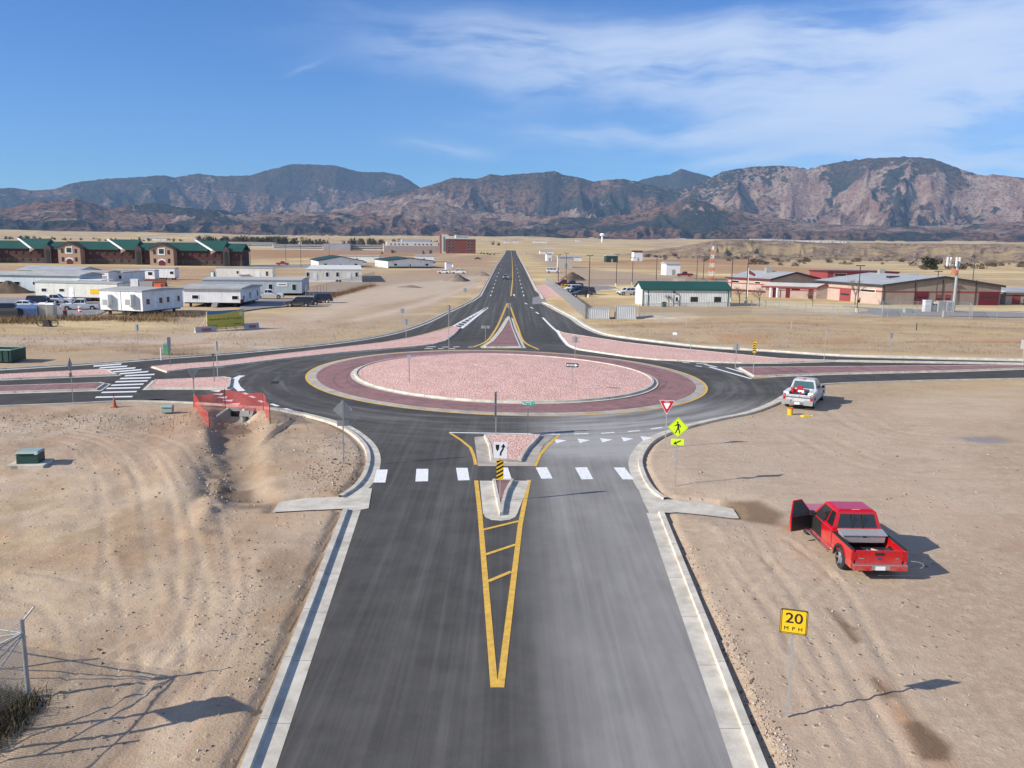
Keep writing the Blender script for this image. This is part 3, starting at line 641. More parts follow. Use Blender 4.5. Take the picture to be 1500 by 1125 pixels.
for x_, y_ in ((812, 643.8), (846, 643.2), (879, 642.5), (910, 641), (938, 639.6)):
    k = (x_-812)/126; quad(mw, [(x_, y_-.5), (x_+18.5, y_+1.6), (x_+3+k, y_+6)])
for a in (((841, 636.5), (862, 635.8)), ((881, 635), (900, 634)), ((920, 632.7), (937, 631.4)), ((954, 629.4), (970, 627.2))): line(mw, a, .22)
for x_, y_ in ((307, 572.5), (310.5, 577.3), (316.5, 582), (325, 586.5), (335, 591.5)): quad(mw, [(x_, y_), (x_+17, y_-1.2), (x_+14, y_+2)])
for a in (((357, 575.5), (362, 578)), ((366.5, 580.5), (373, 583.5)), ((380, 587), (385.5, 589.5)), ((397, 592.5), (407, 595.8)), ((416.5, 599), (428, 602.5))): line(mw, a, .3)
line(mw, [(355, 550.5), (347, 554), (343.5, 560), (347, 567), (354, 573)], .55)
line(mw, [(658, 634), (821, 637.2)], .2)
for a in (((560, 508.7), (573, 508.3)), ((577, 508.6), (589, 508.2)), ((594, 508.6), (604, 508.4)), ((625, 508.5), (638, 508.3)), ((648, 508.6), (657, 508.4)), ((664, 508.6), (673, 508.3)), ((686, 508.8), (692, 508.5)), ((622, 511.3), (634, 511)), ((642, 511.2), (650, 511)), ((658, 511.2), (667, 511))): line(mw, a, .35)
line(mw, [(662, 479.4), (713.6, 450.5)], .45); line(mw, [(675.5, 481.5), (713.6, 451)], .5)
for k in range(9):
    f = .1+k*.095; a = (662+51.6*f, 479.4-28.9*f); b2 = (675.5+38.1*(f+.03), 481.5-30.5*(f+.03)); line(mw, [a, b2], .5)
line(mw, [(795, 465.5), (806, 477), (819, 489), (829, 503), (843, 511.8), (872, 517), (920, 523.6), (1000, 529.6)], .35, .019); line(mw, [(810, 482), (829, 489.4)], .3)
for a in (((769, 444), (772, 445.6)), ((777, 450), (781, 452.2)), ((785, 457), (789, 460)), ((752.5, 431), (753.6, 434))): line(mw, a, .3)
for k in range(11):
    f = k/10; y0 = 434-f*56; line(mw, [(718.5+(434-y0)*.33, y0), (719.2+(434-y0)*.33, y0-(2.2-1.7*f))], .22, .014)
    line(mw, [(767.5-(434-y0)*.26, y0), (767-(434-y0)*.26, y0-(2.2-1.7*f))], .22, .014)
for q in (((1039, 538), (1101, 555.3)), ((1064, 538.8), (1100, 549.2)), ((1020, 533), (1035, 533.4)), ((1000, 531.5), (1010, 532)), ((1019, 536), (1028, 537)), ((1032, 534), (1050, 538))): line(mw, q, .3)
struct('white_road_markings', mw, WHT)
line(my, [(697.5, 704.5), (703, 752), (724, 1009)], .2, .009, False); line(my, [(775, 704.5), (762, 770), (733, 1009)], .2, .0095, False)
for a in (((706.5, 777.5), (762.5, 763)), ((710.5, 813), (755.5, 798)), ((715, 852), (749, 838.5))): line(my, a, .17, .013)
line(my, [(660, 635.5), (675, 645), (689, 656), (694, 668), (697, 682)], .18); line(my, [(818.5, 639), (805, 650.5), (791, 667), (783.5, 683)], .18)
line(my, [(743, 444.5), (725, 484.4), (710, 502), (693, 509)], .28); line(my, [(746.5, 446), (758, 478), (770, 503), (789, 512)], .28)
line(my, [(748.5, 434), (751, 409), (750.2, 380), (748.8, 367)], .3, .016, False); line(my, [(1103, 555.5), (1140, 552.6), (1190, 550.6)], .18); line(my, [(560, 502), (608, 493.4), (643, 484), (662, 478)], .2, .022)
struct('yellow_road_markings', my, YEL)
# utility covers, drain inlets, tyre marks (rubber has its own colour)
mb = MB(); quad(mb, [(398, 558.5), (409, 558.8), (407.5, 562), (396, 561.8)], .011); struct('inlet_cover', mb, mat('cast_iron', (.02, .02, .022), .7))

# ------------------------------------------------------------------ mountains
def ae(px, py):
    d = ray(px, py); return math.atan2(d[0], d[1]), d[2]/math.hypot(d[0], d[1])
SKYL = [(-260, 288), (-100, 281), (0, 276), (20, 275), (48, 279), (80, 277), (105, 268), (150, 262), (190, 260), (240, 256.5), (255, 260), (290, 254), (320, 258), (365, 257), (400, 247), (430, 240), (460, 241), (490, 242), (512, 248), (530, 252), (560, 252), (585, 256), (600, 264), (616, 275), (640, 290), (900, 290), (930, 266), (960, 258), (980, 256), (998, 247), (1015, 252), (1037, 257.5), (1060, 266), (1090, 290), (1800, 290)]
MIDL = [(-260, 330), (380, 330), (440, 326), (500, 308), (560, 288), (600, 279), (616, 275.5), (640, 268), (665, 260), (700, 262), (718, 255), (735, 257), (770, 254), (800, 252), (812, 250), (825, 256), (850, 260), (868, 266), (890, 263), (915, 262), (930, 266), (945, 272), (1000, 280), (1030, 268), (1045, 258), (1060, 251), (1075, 248), (1105, 244), (1140, 242.5), (1165, 244), (1185, 248), (1200, 243), (1230, 237), (1270, 232), (1330, 229.5), (1365, 232), (1390, 241), (1420, 252), (1440, 257), (1455, 255.5), (1480, 258), (1500, 261), (1600, 270), (1800, 285)]
FOOT = [(-260, 300), (0, 312), (60, 300), (110, 296), (160, 312), (230, 300), (300, 312), (350, 318), (420, 316), (480, 316), (540, 312), (600, 304), (660, 306), (700, 312), (760, 318), (820, 322), (880, 322), (940, 314), (1010, 296), (1060, 304), (1120, 322), (1200, 334), (1300, 338), (1400, 336), (1480, 330), (1800, 320)]
def layer(L, A): 
    q = [ae(*p) for p in L]; return np.interp(A, [p[0] for p in q], [p[1] for p in q])
A = np.linspace(R_(-41), R_(41), 1150); DD = np.concatenate([np.linspace(4300, 8200, 170), np.linspace(8225, 12600, 130)])
AA, DM = np.meshgrid(A, DD); XM = DM*np.sin(AA); YM = DM*np.cos(AA)
def crest(dist0, amp, seed): return dist0+amp*(fbm(A*6+3, A*0+seed, 3, seed)-.5)
def ridge(L, d0, amp, seed, wf, wb, pw, rough):
    dc = crest(d0, amp, seed); hc = EYE+dc*layer(L, A)-45
    t = np.where(DM < dc, (dc-DM)/wf, (DM-dc)/wb)
    # spurs running down the slope
    sp = ridged(AA*14+(fbm(AA*30, DM/700, 3, seed+2)-.5)*1.1, DM/3600, 5, seed+5)
    sp2 = ridged(AA*44+(fbm(AA*60, DM/300, 3, seed+4)-.5)*1.2, DM/1300, 4, seed+9)
    base = np.clip(1-t, 0, 1)**pw
    k = np.clip(t*3.2, 0, 1)*np.clip((1-t)*2.5, 0, 1)
    return hc*base*(1-rough*k*(1-sp)*1.0)-hc*.19*k*(1-sp2)
h1 = ridge(SKYL, 11200, 300, 101, 3400, 2500, 1.15, .75)
h2 = ridge(MIDL, 8700, 500, 131, 3000, 2500, 1.2, .85)
h3 = ridge(FOOT, 6500, 700, 161, 1700, 1500, 1.2, .8)
HM = np.maximum(np.maximum(h1, h2), h3)
HM = HM+30*(fbm(XM/160, YM/160, 4, 171)-.5)*np.clip(HM/150, 0, 1)+14*(fbm(XM/55, YM/55, 3, 175)-.5)*np.clip(HM/120, 0, 1)
HM = np.maximum(HM, 0)+sst(HM, -5, 25)*45*sst(DM, 4300, 5200)
HM = HM+sst(DM, 4300, 5000)*10*(fbm(XM/400, YM/400, 4, 191)-.5)
HM += -18*(1-sst(DM, 4300, 4700))+ 30*sst(DM, 4300, 4700)
# pin the skyline
el_ = (HM-EYE)/DM; cur = el_.max(0); tgt = np.maximum(layer(SKYL, A), layer(MIDL, A)); 
ratio = tgt/np.maximum(cur, 1e-3); kk = np.ones(9)/9; rs_ = np.convolve(np.pad(ratio, 4, 'edge'), kk, 'valid')
idx = el_.argmax(0); isfar = sst(HM, 60, 300)
HM = HM*(1+(rs_[None]-1)*isfar)
rock = sst(fbm(XM/900+2, YM/900, 5, 201), .47, .60)
def apx(px): return ae(px, 300)[0]
elv = (HM-EYE)/DM
def blob(px, py, rx, ry, s):
    a, e = ae(px, py); return s*np.exp(-((AA-a)/(rx/FPX))**2-((elv-e)/(ry/FPX))**2)
rb_ = 0
for q in ((1290, 285, 130, 38, 1.15), (1420, 300, 80, 30, .95), (1480, 275, 40, 18, .9), (1150, 300, 38, 18, .9), (900, 268, 16, 6, .9), (900, 300, 26, 7, .7), (640, 305, 90, 22, .75), (760, 318, 70, 16, .8), (470, 285, 40, 22, .55), (450, 305, 24, 10, .7), (295, 262, 40, 12, .5), (210, 280, 30, 12, .5), (240, 320, 110, 8, .7), (60, 318, 60, 10, .6), (575, 265, 30, 10, .35), (1210, 330, 60, 10, .8), (1040, 300, 60, 12, .6), (540, 325, 120, 12, .6), (850, 315, 80, 10, .6)): rb_ = rb_+blob(*q)
rock = np.clip(rock*.40+rb_*1.6*sst(fbm(XM/170, YM/170, 5, 211, .62), .38, .66), 0, 1)*sst(HM, 60, 130)
brn = sst(fbm(XM/420, YM/420, 5, 221), .40, .56)*(1-.75*sst(HM, 420, 700))
n0, n1_ = len(DD), len(A)
me = bpy.data.meshes.new('mountains'); me.vertices.add(n0*n1_); me.vertices.foreach_set('co', np.stack([XM, YM, HM], -1).astype(np.float32).ravel())
ii = (np.arange(n0-1)[:, None]*n1_+np.arange(n1_-1)[None]).ravel(); q4 = np.stack([ii, ii+1, ii+1+n1_, ii+n1_], 1).astype(np.int32)
me.loops.add(q4.size); me.loops.foreach_set('vertex_index', q4.ravel()); me.polygons.add(len(q4)); me.polygons.foreach_set('loop_start', np.arange(0, q4.size, 4, dtype=np.int32))
me.polygons.foreach_set('use_smooth', np.ones(len(q4), bool)); me.update(calc_edges=True)
at_ = me.attributes.new('cover', 'FLOAT_COLOR', 'POINT'); at_.data.foreach_set('color', np.stack([rock, brn, rock*0, rock*0+1], -1).astype(np.float32).ravel())
mo = bpy.data.objects.new('mountains', me); COL.objects.link(mo); tag(mo, kind='structure')
m = bpy.data.materials.new('mountain_side'); m.use_nodes = True; t = NT(m.node_tree); L_ = m.node_tree.links; b = m.node_tree.nodes['Principled BSDF']
pos = t.n('ShaderNodeNewGeometry').outputs['Position']; at = t.n('ShaderNodeAttribute', attribute_name='cover'); s_ = t.n('ShaderNodeSeparateColor', i={0: at.outputs['Color']})
nf = t.noise(pos, .022, 6, .7); nb = t.noise(pos, .006, 5, .6); v = t.n('ShaderNodeTexVoronoi', i={'Vector': pos, 'Scale': .034})
c = t.mix(t.ss(nf, .35, .65), (.024, .032, .030), (.066, .062, .048))
c = t.mix(t.m('MULTIPLY', s_.outputs[1], t.ss(nf, .38, .54)), c, (.235, .13, .088))
rk = t.m('ADD', s_.outputs[0], t.m('MULTIPLY', t.m('SUBTRACT', nf, .5), 2.3)); rk = t.m('MULTIPLY', t.ss(rk, .50, .70), t.ss(s_.outputs[0], .05, .25))
rc = t.mix(t.ss(nb, .4, .6), (.25, .15, .112), (.36, .26, .198)); c = t.mix(rk, c, rc)
spk = t.m('MULTIPLY', t.ss(v.outputs[0], .46, .30), t.ss(nb, .25, .5)); c = t.mix(t.m('MULTIPLY', spk, .5), c, (.028, .038, .024))
L_.new(c, b.inputs['Base Color']); b.inputs['Roughness'].default_value = 1; b.inputs['Specular IOR Level'].default_value = 0
bp = t.n('ShaderNodeBump', i={'Strength': 1.0, 'Distance': 40., 'Height': nf}); L_.new(bp.outputs[0], b.inputs['Normal']); me.materials.append(m)

# eroded bluffs beyond the right-hand fields
A = np.linspace(R_(7), R_(40), 520); DB = np.linspace(640, 1500, 120); AA, DM = np.meshgrid(A, DB); XM = DM*np.sin(AA); YM = DM*np.cos(AA)
topl = [(930, 362), (1000, 357), (1060, 351), (1120, 352), (1200, 355), (1300, 356.5), (1400, 357.5), (1500, 357), (1700, 358)]
dc = 1050+160*(fbm(A*9, A*0, 3, 301)-.5); hc = EYE+dc*layer(topl, A)
hc = np.interp(A, [R_(7), R_(13)], [0, 1])*np.maximum(hc, 5)
t_ = (dc-DM)/(260+120*(fbm(A*5, A*0+4, 2, 305)))
spur = ridged(AA*30+(fbm(AA*50, DM/90, 3, 311)-.5)*1.3, DM/420, 4, 315); spur2 = ridged(AA*95, DM/160, 3, 325)
kk = np.clip(t_*3, 0, 1)*np.clip((1-t_)*3, 0, 1)
base = np.where(t_ > 0, np.clip(1-t_, 0, 1)**1.25, 1)
HB = hc*base*(1-kk*.8*(1-spur))-kk*hc*.12*(1-spur2)+ .0
HB = np.maximum(HB, 0)+1.8*(fbm(XM/25, YM/25, 4, 331)-.5)*np.clip(base*3, 0, 1)-1.2*(1-sst(base, 0, .08))
HB = np.where(DM > dc, hc*(1-.5*sst(DM-dc, 120, 420))+1.2*(fbm(XM/40, YM/40, 3, 341)-.5), HB)
n0, n1_ = len(DB), len(A)
me = bpy.data.meshes.new('bluffs'); me.vertices.add(n0*n1_); me.vertices.foreach_set('co', np.stack([XM, YM, HB], -1).astype(np.float32).ravel())
ii = (np.arange(n0-1)[:, None]*n1_+np.arange(n1_-1)[None]).ravel(); q4 = np.stack([ii, ii+1, ii+1+n1_, ii+n1_], 1).astype(np.int32)
me.loops.add(q4.size); me.loops.foreach_set('vertex_index', q4.ravel()); me.polygons.add(len(q4)); me.polygons.foreach_set('loop_start', np.arange(0, q4.size, 4, dtype=np.int32))
me.polygons.foreach_set('use_smooth', np.ones(len(q4), bool)); me.update(calc_edges=True)
bl = bpy.data.objects.new('bluffs', me); COL.objects.link(bl); tag(bl, kind='structure')
m = bpy.data.materials.new('bluff_soil'); m.use_nodes = True; t = NT(m.node_tree); L_ = m.node_tree.links; b = m.node_tree.nodes['Principled BSDF']
pos = t.n('ShaderNodeNewGeometry').outputs['Position']; nf = t.noise(pos, .09, 6, .7); nb = t.noise(pos, .02, 4, .6); v = t.n('ShaderNodeTexVoronoi', i={'Vector': pos, 'Scale': .22})
c = t.mix(t.ss(nf, .35, .65), (.19, .14, .11), (.34, .26, .20)); c = t.mix(t.ss(nb, .45, .6), c, (.36, .27, .16))
c = t.mix(t.m('MULTIPLY', t.ss(v.outputs[0], .38, .2), t.ss(nb, .58, .42)), c, (.07, .065, .038)); L_.new(c, b.inputs['Base Color']); b.inputs['Roughness'].default_value = 1; b.inputs['Specular IOR Level'].default_value = 0
bp = t.n('ShaderNodeBump', i={'Strength': .8, 'Distance': 4., 'Height': nf}); L_.new(bp.outputs[0], b.inputs['Normal']); me.materials.append(m)

# haze
mb = MB(); mb.box(-13000, 13000, -400, 13200, -4, 1700); hz = mb.build('haze', [])
m = bpy.data.materials.new('haze'); m.use_nodes = True; nt = m.node_tree; nt.nodes.remove(nt.nodes['Principled BSDF'])
pv = nt.nodes.new('ShaderNodeVolumePrincipled'); pv.inputs['Color'].default_value = (.42, .66, 1., 1); pv.inputs['Density'].default_value = 3.9e-5; pv.inputs['Anisotropy'].default_value = .0
nt.links.new(pv.outputs[0], nt.nodes['Material Output'].inputs['Volume']); hz.data.materials.append(m); tag(hz, kind='stuff')

# ------------------------------------------------------------------ materials for things
ALU = mat('aluminium', (.36, .36, .35), .55, .2, .1, 3); GALV = mat('galvanised_steel', (.36, .36, .35), .5, .25, .15, 6); DKM = mat('dark_metal', (.05, .05, .055), .5, .3)
BLK = mat('black_paint', (.015, .015, .017), .5, var=0); WS = mat('sign_white', (.82, .82, .82), .5, var=.04); YS = mat('sign_yellow', (.80, .50, .015), .45, var=.05)
FYG = mat('fluorescent_yellow_green', (.62, .85, .02), .45, var=.03); REDS = mat('sign_red', (.50, .015, .03), .45, var=.04); GRNS = mat('sign_green', (.01, .36, .25), .45, var=.04)
RED = mat('red_car_paint', (.50, .004, .009), .28, .0, .02, coat=.7); WCP = mat('white_car_paint', (.74, .75, .76), .3, var=.03, coat=.5); WTP = mat('worn_white_paint', (.47, .47, .47), .4, var=.2, vscale=3)
BCP = mat('dark_blue_car_paint', (.012, .018, .04), .3, var=.03, coat=.5)
KCP = mat('black_car_paint', (.012, .012, .014), .3, var=.03, coat=.5); SCP = mat('silver_car_paint', (.42, .44, .46), .3, .4, .03, coat=.5); MCP = mat('maroon_car_paint', (.16, .012, .02), .35, var=.05, coat=.4); YCP = mat('yellow_paint', (.75, .48, .02), .45)
GLS = mat('dark_glass', (.012, .015, .018), .08, var=0, spec=.8); GLB = mat('blue_tinted_glass', (.05, .10, .11), .1, var=0, spec=.8); RUB = mat('tyre_rubber', (.028, .027, .026), .85, var=.2, vscale=6); CHR = mat('chrome', (.62, .63, .65), .22, .9, 0)
TLR = mat('tail_light_red', (.45, .01, .015), .25, var=0); HLW = mat('lamp_glass', (.7, .72, .75), .15, var=0); PLAS = mat('black_plastic', (.025, .025, .027), .7)
WALLW = mat('white_siding', (.74, .75, .76), .6, var=.07, vscale=.8); CREAM = mat('cream_siding', (.72, .70, .62), .6, var=.07, vscale=.8); BLUW = mat('pale_blue_siding', (.40, .48, .52), .6, var=.08, vscale=.8); LBLW = mat('pale_bluish_siding', (.52, .60, .64), .6, var=.06)
ROOFG = mat('grey_roof_membrane', (.40, .40, .385), .8, var=.16, vscale=.4); ROOFW = mat('white_metal_roof', (.40, .405, .39), .5, var=.12, vscale=.3); UND = mat('dark_undercarriage', (.03, .03, .03), .8)
GRNR = mat('green_metal_roof', (.022, .078, .058), .5, var=.12, vscale=.15); DGR = mat('dark_green_paint', (.014, .055, .04), .5, var=.15); PGR = mat('pale_green_paint', (.30, .40, .36), .5, var=.12); TANP = mat('tan_plastic', (.50, .45, .38), .6)
BRK = mat('tan_brick', (.40, .265, .195), .85, var=.2, vscale=3); DBRK = mat('dark_red_brick', (.075, .028, .025), .85, var=.25, vscale=.7); DBRK2 = mat('dark_brown_brick', (.085, .06, .05), .85, var=.25, vscale=1.); RBR = mat('red_brick', (.24, .075, .06), .85, var=.15, vscale=.3)
BEI = mat('beige_masonry', (.43, .33, .275), .85, var=.1, vscale=.6); BEID = mat('shaded_beige_masonry', (.27, .215, .18), .85, var=.1, vscale=.6); REDB = mat('red_trim', (.25, .05, .05), .55, var=.08); MAR = mat('maroon_fascia', (.12, .012, .022), .55, var=.08); ORG = mat('orange_plastic', (.72, .13, .03), .6)  # darker beige masonry has the gable side's shade put into its colour
BARK = mat('grey_bark', (.15, .12, .10), .9, var=.2, vscale=9); WOOD = mat('pale_timber', (.55, .44, .30), .8); GREYB = mat('grey_masonry', (.40, .40, .41), .85, var=.12, vscale=.1)
def corr(name, col, sc, depth=.03, axis='x', var=.1):   # corrugated / ribbed metal
    m = mat(name, col, .55, .1, var, .5); t = NT(m.node_tree); o = t.n('ShaderNodeTexCoord').outputs['Object']; s_ = t.n('ShaderNodeSeparateXYZ', i={0: o})
    a = t.m('ADD', s_.outputs[0], s_.outputs[1]); h = t.ss(t.m('SINE', t.m('MULTIPLY', a, sc)), -.6, .6)
    bp = t.n('ShaderNodeBump', i={'Strength': 1., 'Distance': depth, 'Height': h}); m.node_tree.links.new(bp.outputs[0], m.node_tree.nodes['Principled BSDF'].inputs['Normal']); return m
for _n, _c in (('white_siding', (.74, .75, .76)), ('cream_siding', (.72, .70, .62)), ('pale_blue_siding', (.40, .48, .52)), ('pale_bluish_siding', (.52, .60, .64))):
    _m = MATS[_n]; t = NT(_m.node_tree); o = t.n('ShaderNodeTexCoord').outputs['Object']; s_ = t.n('ShaderNodeSeparateXYZ', i={0: o}); h = t.ss(t.m('SINE', t.m('MULTIPLY', t.m('ADD', s_.outputs[0], s_.outputs[1]), 15.7)), -.9, -.6)
    bp = t.n('ShaderNodeBump', i={'Strength': 1., 'Distance': .015, 'Height': h}); _m.node_tree.links.new(bp.outputs[0], _m.node_tree.nodes['Principled BSDF'].inputs['Normal'])
    gr = lambda t, c, pos: t.mix(t.m('MULTIPLY', t.ss(t.noise(t.vmul(pos, (1.2, 1.2, .25)), 1.5, 5, .7), .5, .72, 0, .45), 1.0), c, (.36, .31, .25)); overlay(_m, gr)
dusty = lambda t, c, pos: t.mix(t.m('MULTIPLY', t.ss(t.n('ShaderNodeSeparateXYZ', i={0: t.n('ShaderNodeTexCoord').outputs['Object']}).outputs[2], 1.0, .35), t.ss(t.noise(pos, 3, 5, .7), .3, .7, .0, .5)), c, (.33, .25, .19))
for _n in ('red_car_paint', 'white_car_paint', 'dark_blue_car_paint', 'black_car_paint', 'silver_car_paint'): overlay(MATS[_n], dusty)
RIBW = corr('ribbed_white_metal', (.66, .68, .67), 20); RIBG = corr('ribbed_grey_metal', (.50, .52, .53), 22, .05)
def netmat(name, col, pitch, wire, gloss=.5, metal=.5):
    m = bpy.data.materials.new(name); m.use_nodes = True; t = NT(m.node_tree); L_ = m.node_tree.links; b = m.node_tree.nodes['Principled BSDF']
    b.inputs['Base Color'].default_value = (*col, 1); b.inputs['Roughness'].default_value = gloss; b.inputs['Metallic'].default_value = metal
    s_ = t.n('ShaderNodeSeparateXYZ', i={0: t.n('ShaderNodeTexCoord').outputs['Object']})
    u = t.m('DIVIDE', t.m('ADD', s_.outputs[0], s_.outputs[2]), pitch); v = t.m('DIVIDE', t.m('SUBTRACT', s_.outputs[0], s_.outputs[2]), pitch)
    f = t.m('MINIMUM', t.m('FRACT', u), t.m('FRACT', v)); al = t.m('LESS_THAN', f, wire); L_.new(al, b.inputs['Alpha']); return m
CHN = netmat('chain_link_mesh', (.42, .43, .43), .075, .13); CHF = netmat('chain_link_fabric', (.42, .43, .43), .11, .14); CHS = netmat('slatted_chain_link', (.32, .34, .35), .11, .5); ONET = netmat('orange_safety_net', (.62, .055, .04), .07, .25, .7, 0.)

# ------------------------------------------------------------------ signs
def face_cam(x, y, off=0.): return math.atan2(y, x)-math.pi/2+R_(off)    # local -y looks at the camera
def post(name, label, cat, base, top, rot_off=0., r=.03, group=None, h=None):
    x, y = G(*base); z = zg(x, y); t = thing(name, label, cat, (x, y, z), face_cam(x, y, rot_off), group)
    H = h or hgt(base, top)-z; H -= 0
    MB().box(-r, r, -r*.6, r*.6, -.3, H).build('post', GALV, t); return t, H
def rrect(w, h, z, r=.04, n=3):
    pts = []
    for cx, cz, a0 in ((w/2-r, z+h-r, 0), (-w/2+r, z+h-r, 90), (-w/2+r, z+r, 180), (w/2-r, z+r, 270)):
        for k in range(n+1): a = R_(a0+90*k/n); pts.append((cx+r*math.cos(a), cz+r*math.sin(a)))
    return pts
def panel(t, name, poly, y0, ms, label=None, th=.006):
    o = MB().xprism(poly, y0-th, y0).build(name, ms, t)
    if label: o['label'] = label
    return o
Y0 = -.03
def oval(cx, cz, rx, rz, n=14): return [(cx+rx*math.cos(2*math.pi*k/n), cz+rz*math.sin(2*math.pi*k/n)) for k in range(n)]
# 20 MPH
t, H = post('speed_sign', 'yellow square advisory sign reading 20 MPH on grey post by the right kerb', 'sign', (1152, 1058), 892, 4)
p = panel(t, 'sign_panel', rrect(.63, .63, H-.63, .05), Y0, BLK); panel(p, 'sign_face', rrect(.60, .60, H-.615, .045), Y0-.006, YS)
b_ = MB(); z0 = H-.60
for q in (rrect(.575, .014, H-.03, .005), rrect(.575, .014, H-.60, .005)): b_.xprism(q, Y0-.016, Y0-.012)
b_.box(-.287, -.273, Y0-.016, Y0-.012, H-.595, H-.02); b_.box(.273, .287, Y0-.016, Y0-.012, H-.595, H-.02); b_.build('border', BLK, p)
text(p, '20', .36, BLK, (0, Y0-.014, H-.235), (math.pi/2, 0, 0), sx=1.15); [text(p, ch_, .135, BLK, (x_, Y0-.014, H-.49), (math.pi/2, 0, 0), sx=1.1, name='letter') for ch_, x_ in (('M', -.165), ('P', .0), ('H', .155))]
# pedestrian crossing
t, H = post('crossing_sign', 'yellow-green diamond walking person sign with arrow plaque at the right crosswalk end', 'sign', (989, 717), 611, 3)
d = .49; dia = lambda k, cz: [(0, cz-k), (k, cz), (0, cz+k), (-k, cz)]
p = panel(t, 'diamond_panel', dia(d, H-d), Y0, FYG); cz = H-d
f = MB(); f.xprism(oval(-.03, cz+.24, .04, .045), Y0-.012, Y0-.006)
for q in ([(-.055, cz+.18), (.04, cz+.185), (.06, cz+.02), (.045, cz-.05), (-.035, cz-.05), (-.03, cz+.02)], [(-.035, cz-.03), (.045, cz-.03), (.10, cz-.19), (.10, cz-.29), (.055, cz-.29), (.055, cz-.20), (.0, cz-.07)],
          [(-.035, cz-.03), (.025, cz-.03), (-.02, cz-.13), (-.09, cz-.28), (-.14, cz-.27), (-.075, cz-.14)], [(.03, cz+.18), (.115, cz+.10), (.13, cz+.0), (.095, cz+.0), (.085, cz+.075), (.03, cz+.125)],
          [(-.05, cz+.18), (-.04, cz+.12), (-.105, cz+.07), (-.17, cz+.055), (-.165, cz+.09), (-.12, cz+.105)]): f.xprism(q, Y0-.011, Y0-.006)
f.build('walking_symbol', BLK, p)
b_ = MB()
for s_ in (1, -1):
    for u in (1, -1): b_.xprism([(0, cz+u*.465), (s_*.465, cz), (s_*.453, cz), (0, cz+u*.453)], Y0-.011, Y0-.006)
b_.build('border', BLK, p)
p = panel(t, 'arrow_plaque', rrect(.6, .3, H-2*d-.36, .03), Y0, FYG); cz = H-2*d-.21
f = MB()
f.xprism([(.14, cz+.09), (.17, cz+.045), (-.03, cz-.055), (-.06, cz-.01)], Y0-.012, Y0-.006); f.xprism([(-.19, cz-.11), (-.09, cz+.03), (-.01, cz-.13)], Y0-.013, Y0-.006); f.build('arrow', BLK, p)
# yield
def tri_down(w_, zt, h): return [(-w_/2, zt), (-w_/2+.03, zt+.02), (w_/2-.03, zt+.02), (w_/2, zt), (.03, zt-h), (-.03, zt-h)]
t, H = post('yield_sign', 'red and white triangular yield sign beside the walking person sign', 'sign', (974, 661), 586, 0)
p = panel(t, 'sign_panel', tri_down(.84, H-.03, .74), Y0, WS); panel(p, 'red_border', tri_down(.78, H-.05, .68), Y0-.006, REDS); panel(p, 'white_centre', tri_down(.36, H-.19, .30), Y0-.012, WS)
text(p, 'YIELD', .10, WS, (0, Y0-.022, H-.105), (math.pi/2, 0, 0))
# keep right + hazard marker
t, H = post('keep_right_sign', 'white keep right arrow sign over a yellow and black striped marker at the splitter nose', 'sign', (732, 735), 647.2, 0)
p = panel(t, 'sign_panel', rrect(.60, .74, H-.74, .04), Y0, WS); f = MB(); zc = H-.74
f.xprism([(-.21, zc+.62), (-.04, zc+.62), (-.06, zc+.42), (-.125, zc+.32), (-.19, zc+.42)], Y0-.012, Y0-.006)
f.xprism([(-.02, zc+.12), (.05, zc+.12), (.06, zc+.24), (.13, zc+.36), (.17, zc+.46), (.17, zc+.52), (.10, zc+.52), (.10, zc+.46), (.05, zc+.37), (-.01, zc+.26)], Y0-.011, Y0-.006); f.xprism([(.03, zc+.50), (.24, zc+.50), (.14, zc+.66)], Y0-.013, Y0-.006); f.build('arrow_symbol', BLK, p)
p = panel(t, 'striped_marker', rrect(.31, .93, H-1.74, .04), Y0, YS); f = MB(); zb = H-1.74
for k in range(5):
    z_ = zb+.02+k*.185; q = [(-.155, z_+.02), (.155, z_+.20), (.155, z_+.29), (-.155, z_+.11)]; q = [(a, min(max(c_, zb+.01), zb+.92)) for a, c_ in q]; f.xprism(q, Y0-.011, Y0-.006)
f.build('black_stripes', BLK, p)
# street name
t, H = post('street_name_sign', 'green street name sign reading BUTTS RD on the splitter island', 'sign', (773, 637), 588, 0)
p = panel(t, 'name_blade', rrect(.80, .27, H-.27, .03), Y0, GRNS); text(p, 'BUTTS', .235, WS, (-.09, Y0-.012, H-.135), (math.pi/2, 0, 0), sx=.85); text(p, 'RD', .10, WS, (.31, Y0-.012, H-.11), (math.pi/2, 0, 0))
# one way
t, H = post('one_way_sign', 'black and white ONE WAY arrow sign on the right of the centre island', 'sign', (837.5, 576), 532, -4)
p = panel(t, 'sign_panel', rrect(.96, .31, H-.31, .03), Y0, BLK); f = MB(); z_ = H-.155
f.xprism([(-.44, z_+.07), (.22, z_+.07), (.22, z_+.12), (.44, z_), (.22, z_-.12), (.22, z_-.07), (-.44, z_-.07)], Y0-.012, Y0-.006); f.build('white_arrow', WS, p); text(p, 'ONE WAY', .12, BLK, (-.10, Y0-.018, H-.155), (math.pi/2, 0, 0))
# chevron marker east median
t, H = post('chevron_sign', 'narrow yellow sign with black chevrons at the right median nose', 'sign', (1103, 549), 501, 0)
p = panel(t, 'sign_panel', rrect(.34, .95, H-.95, .03), Y0, YS); f = MB()
for k in range(4):
    z_ = H-.86+k*.215; f.xprism([(-.16, z_-.04), (0, z_+.08), (.16, z_-.04), (.16, z_+.07), (0, z_+.19) if k < 3 else (0, z_+.16), (-.16, z_+.07)], Y0-.011, Y0-.006)
f.build('chevrons', BLK, p)
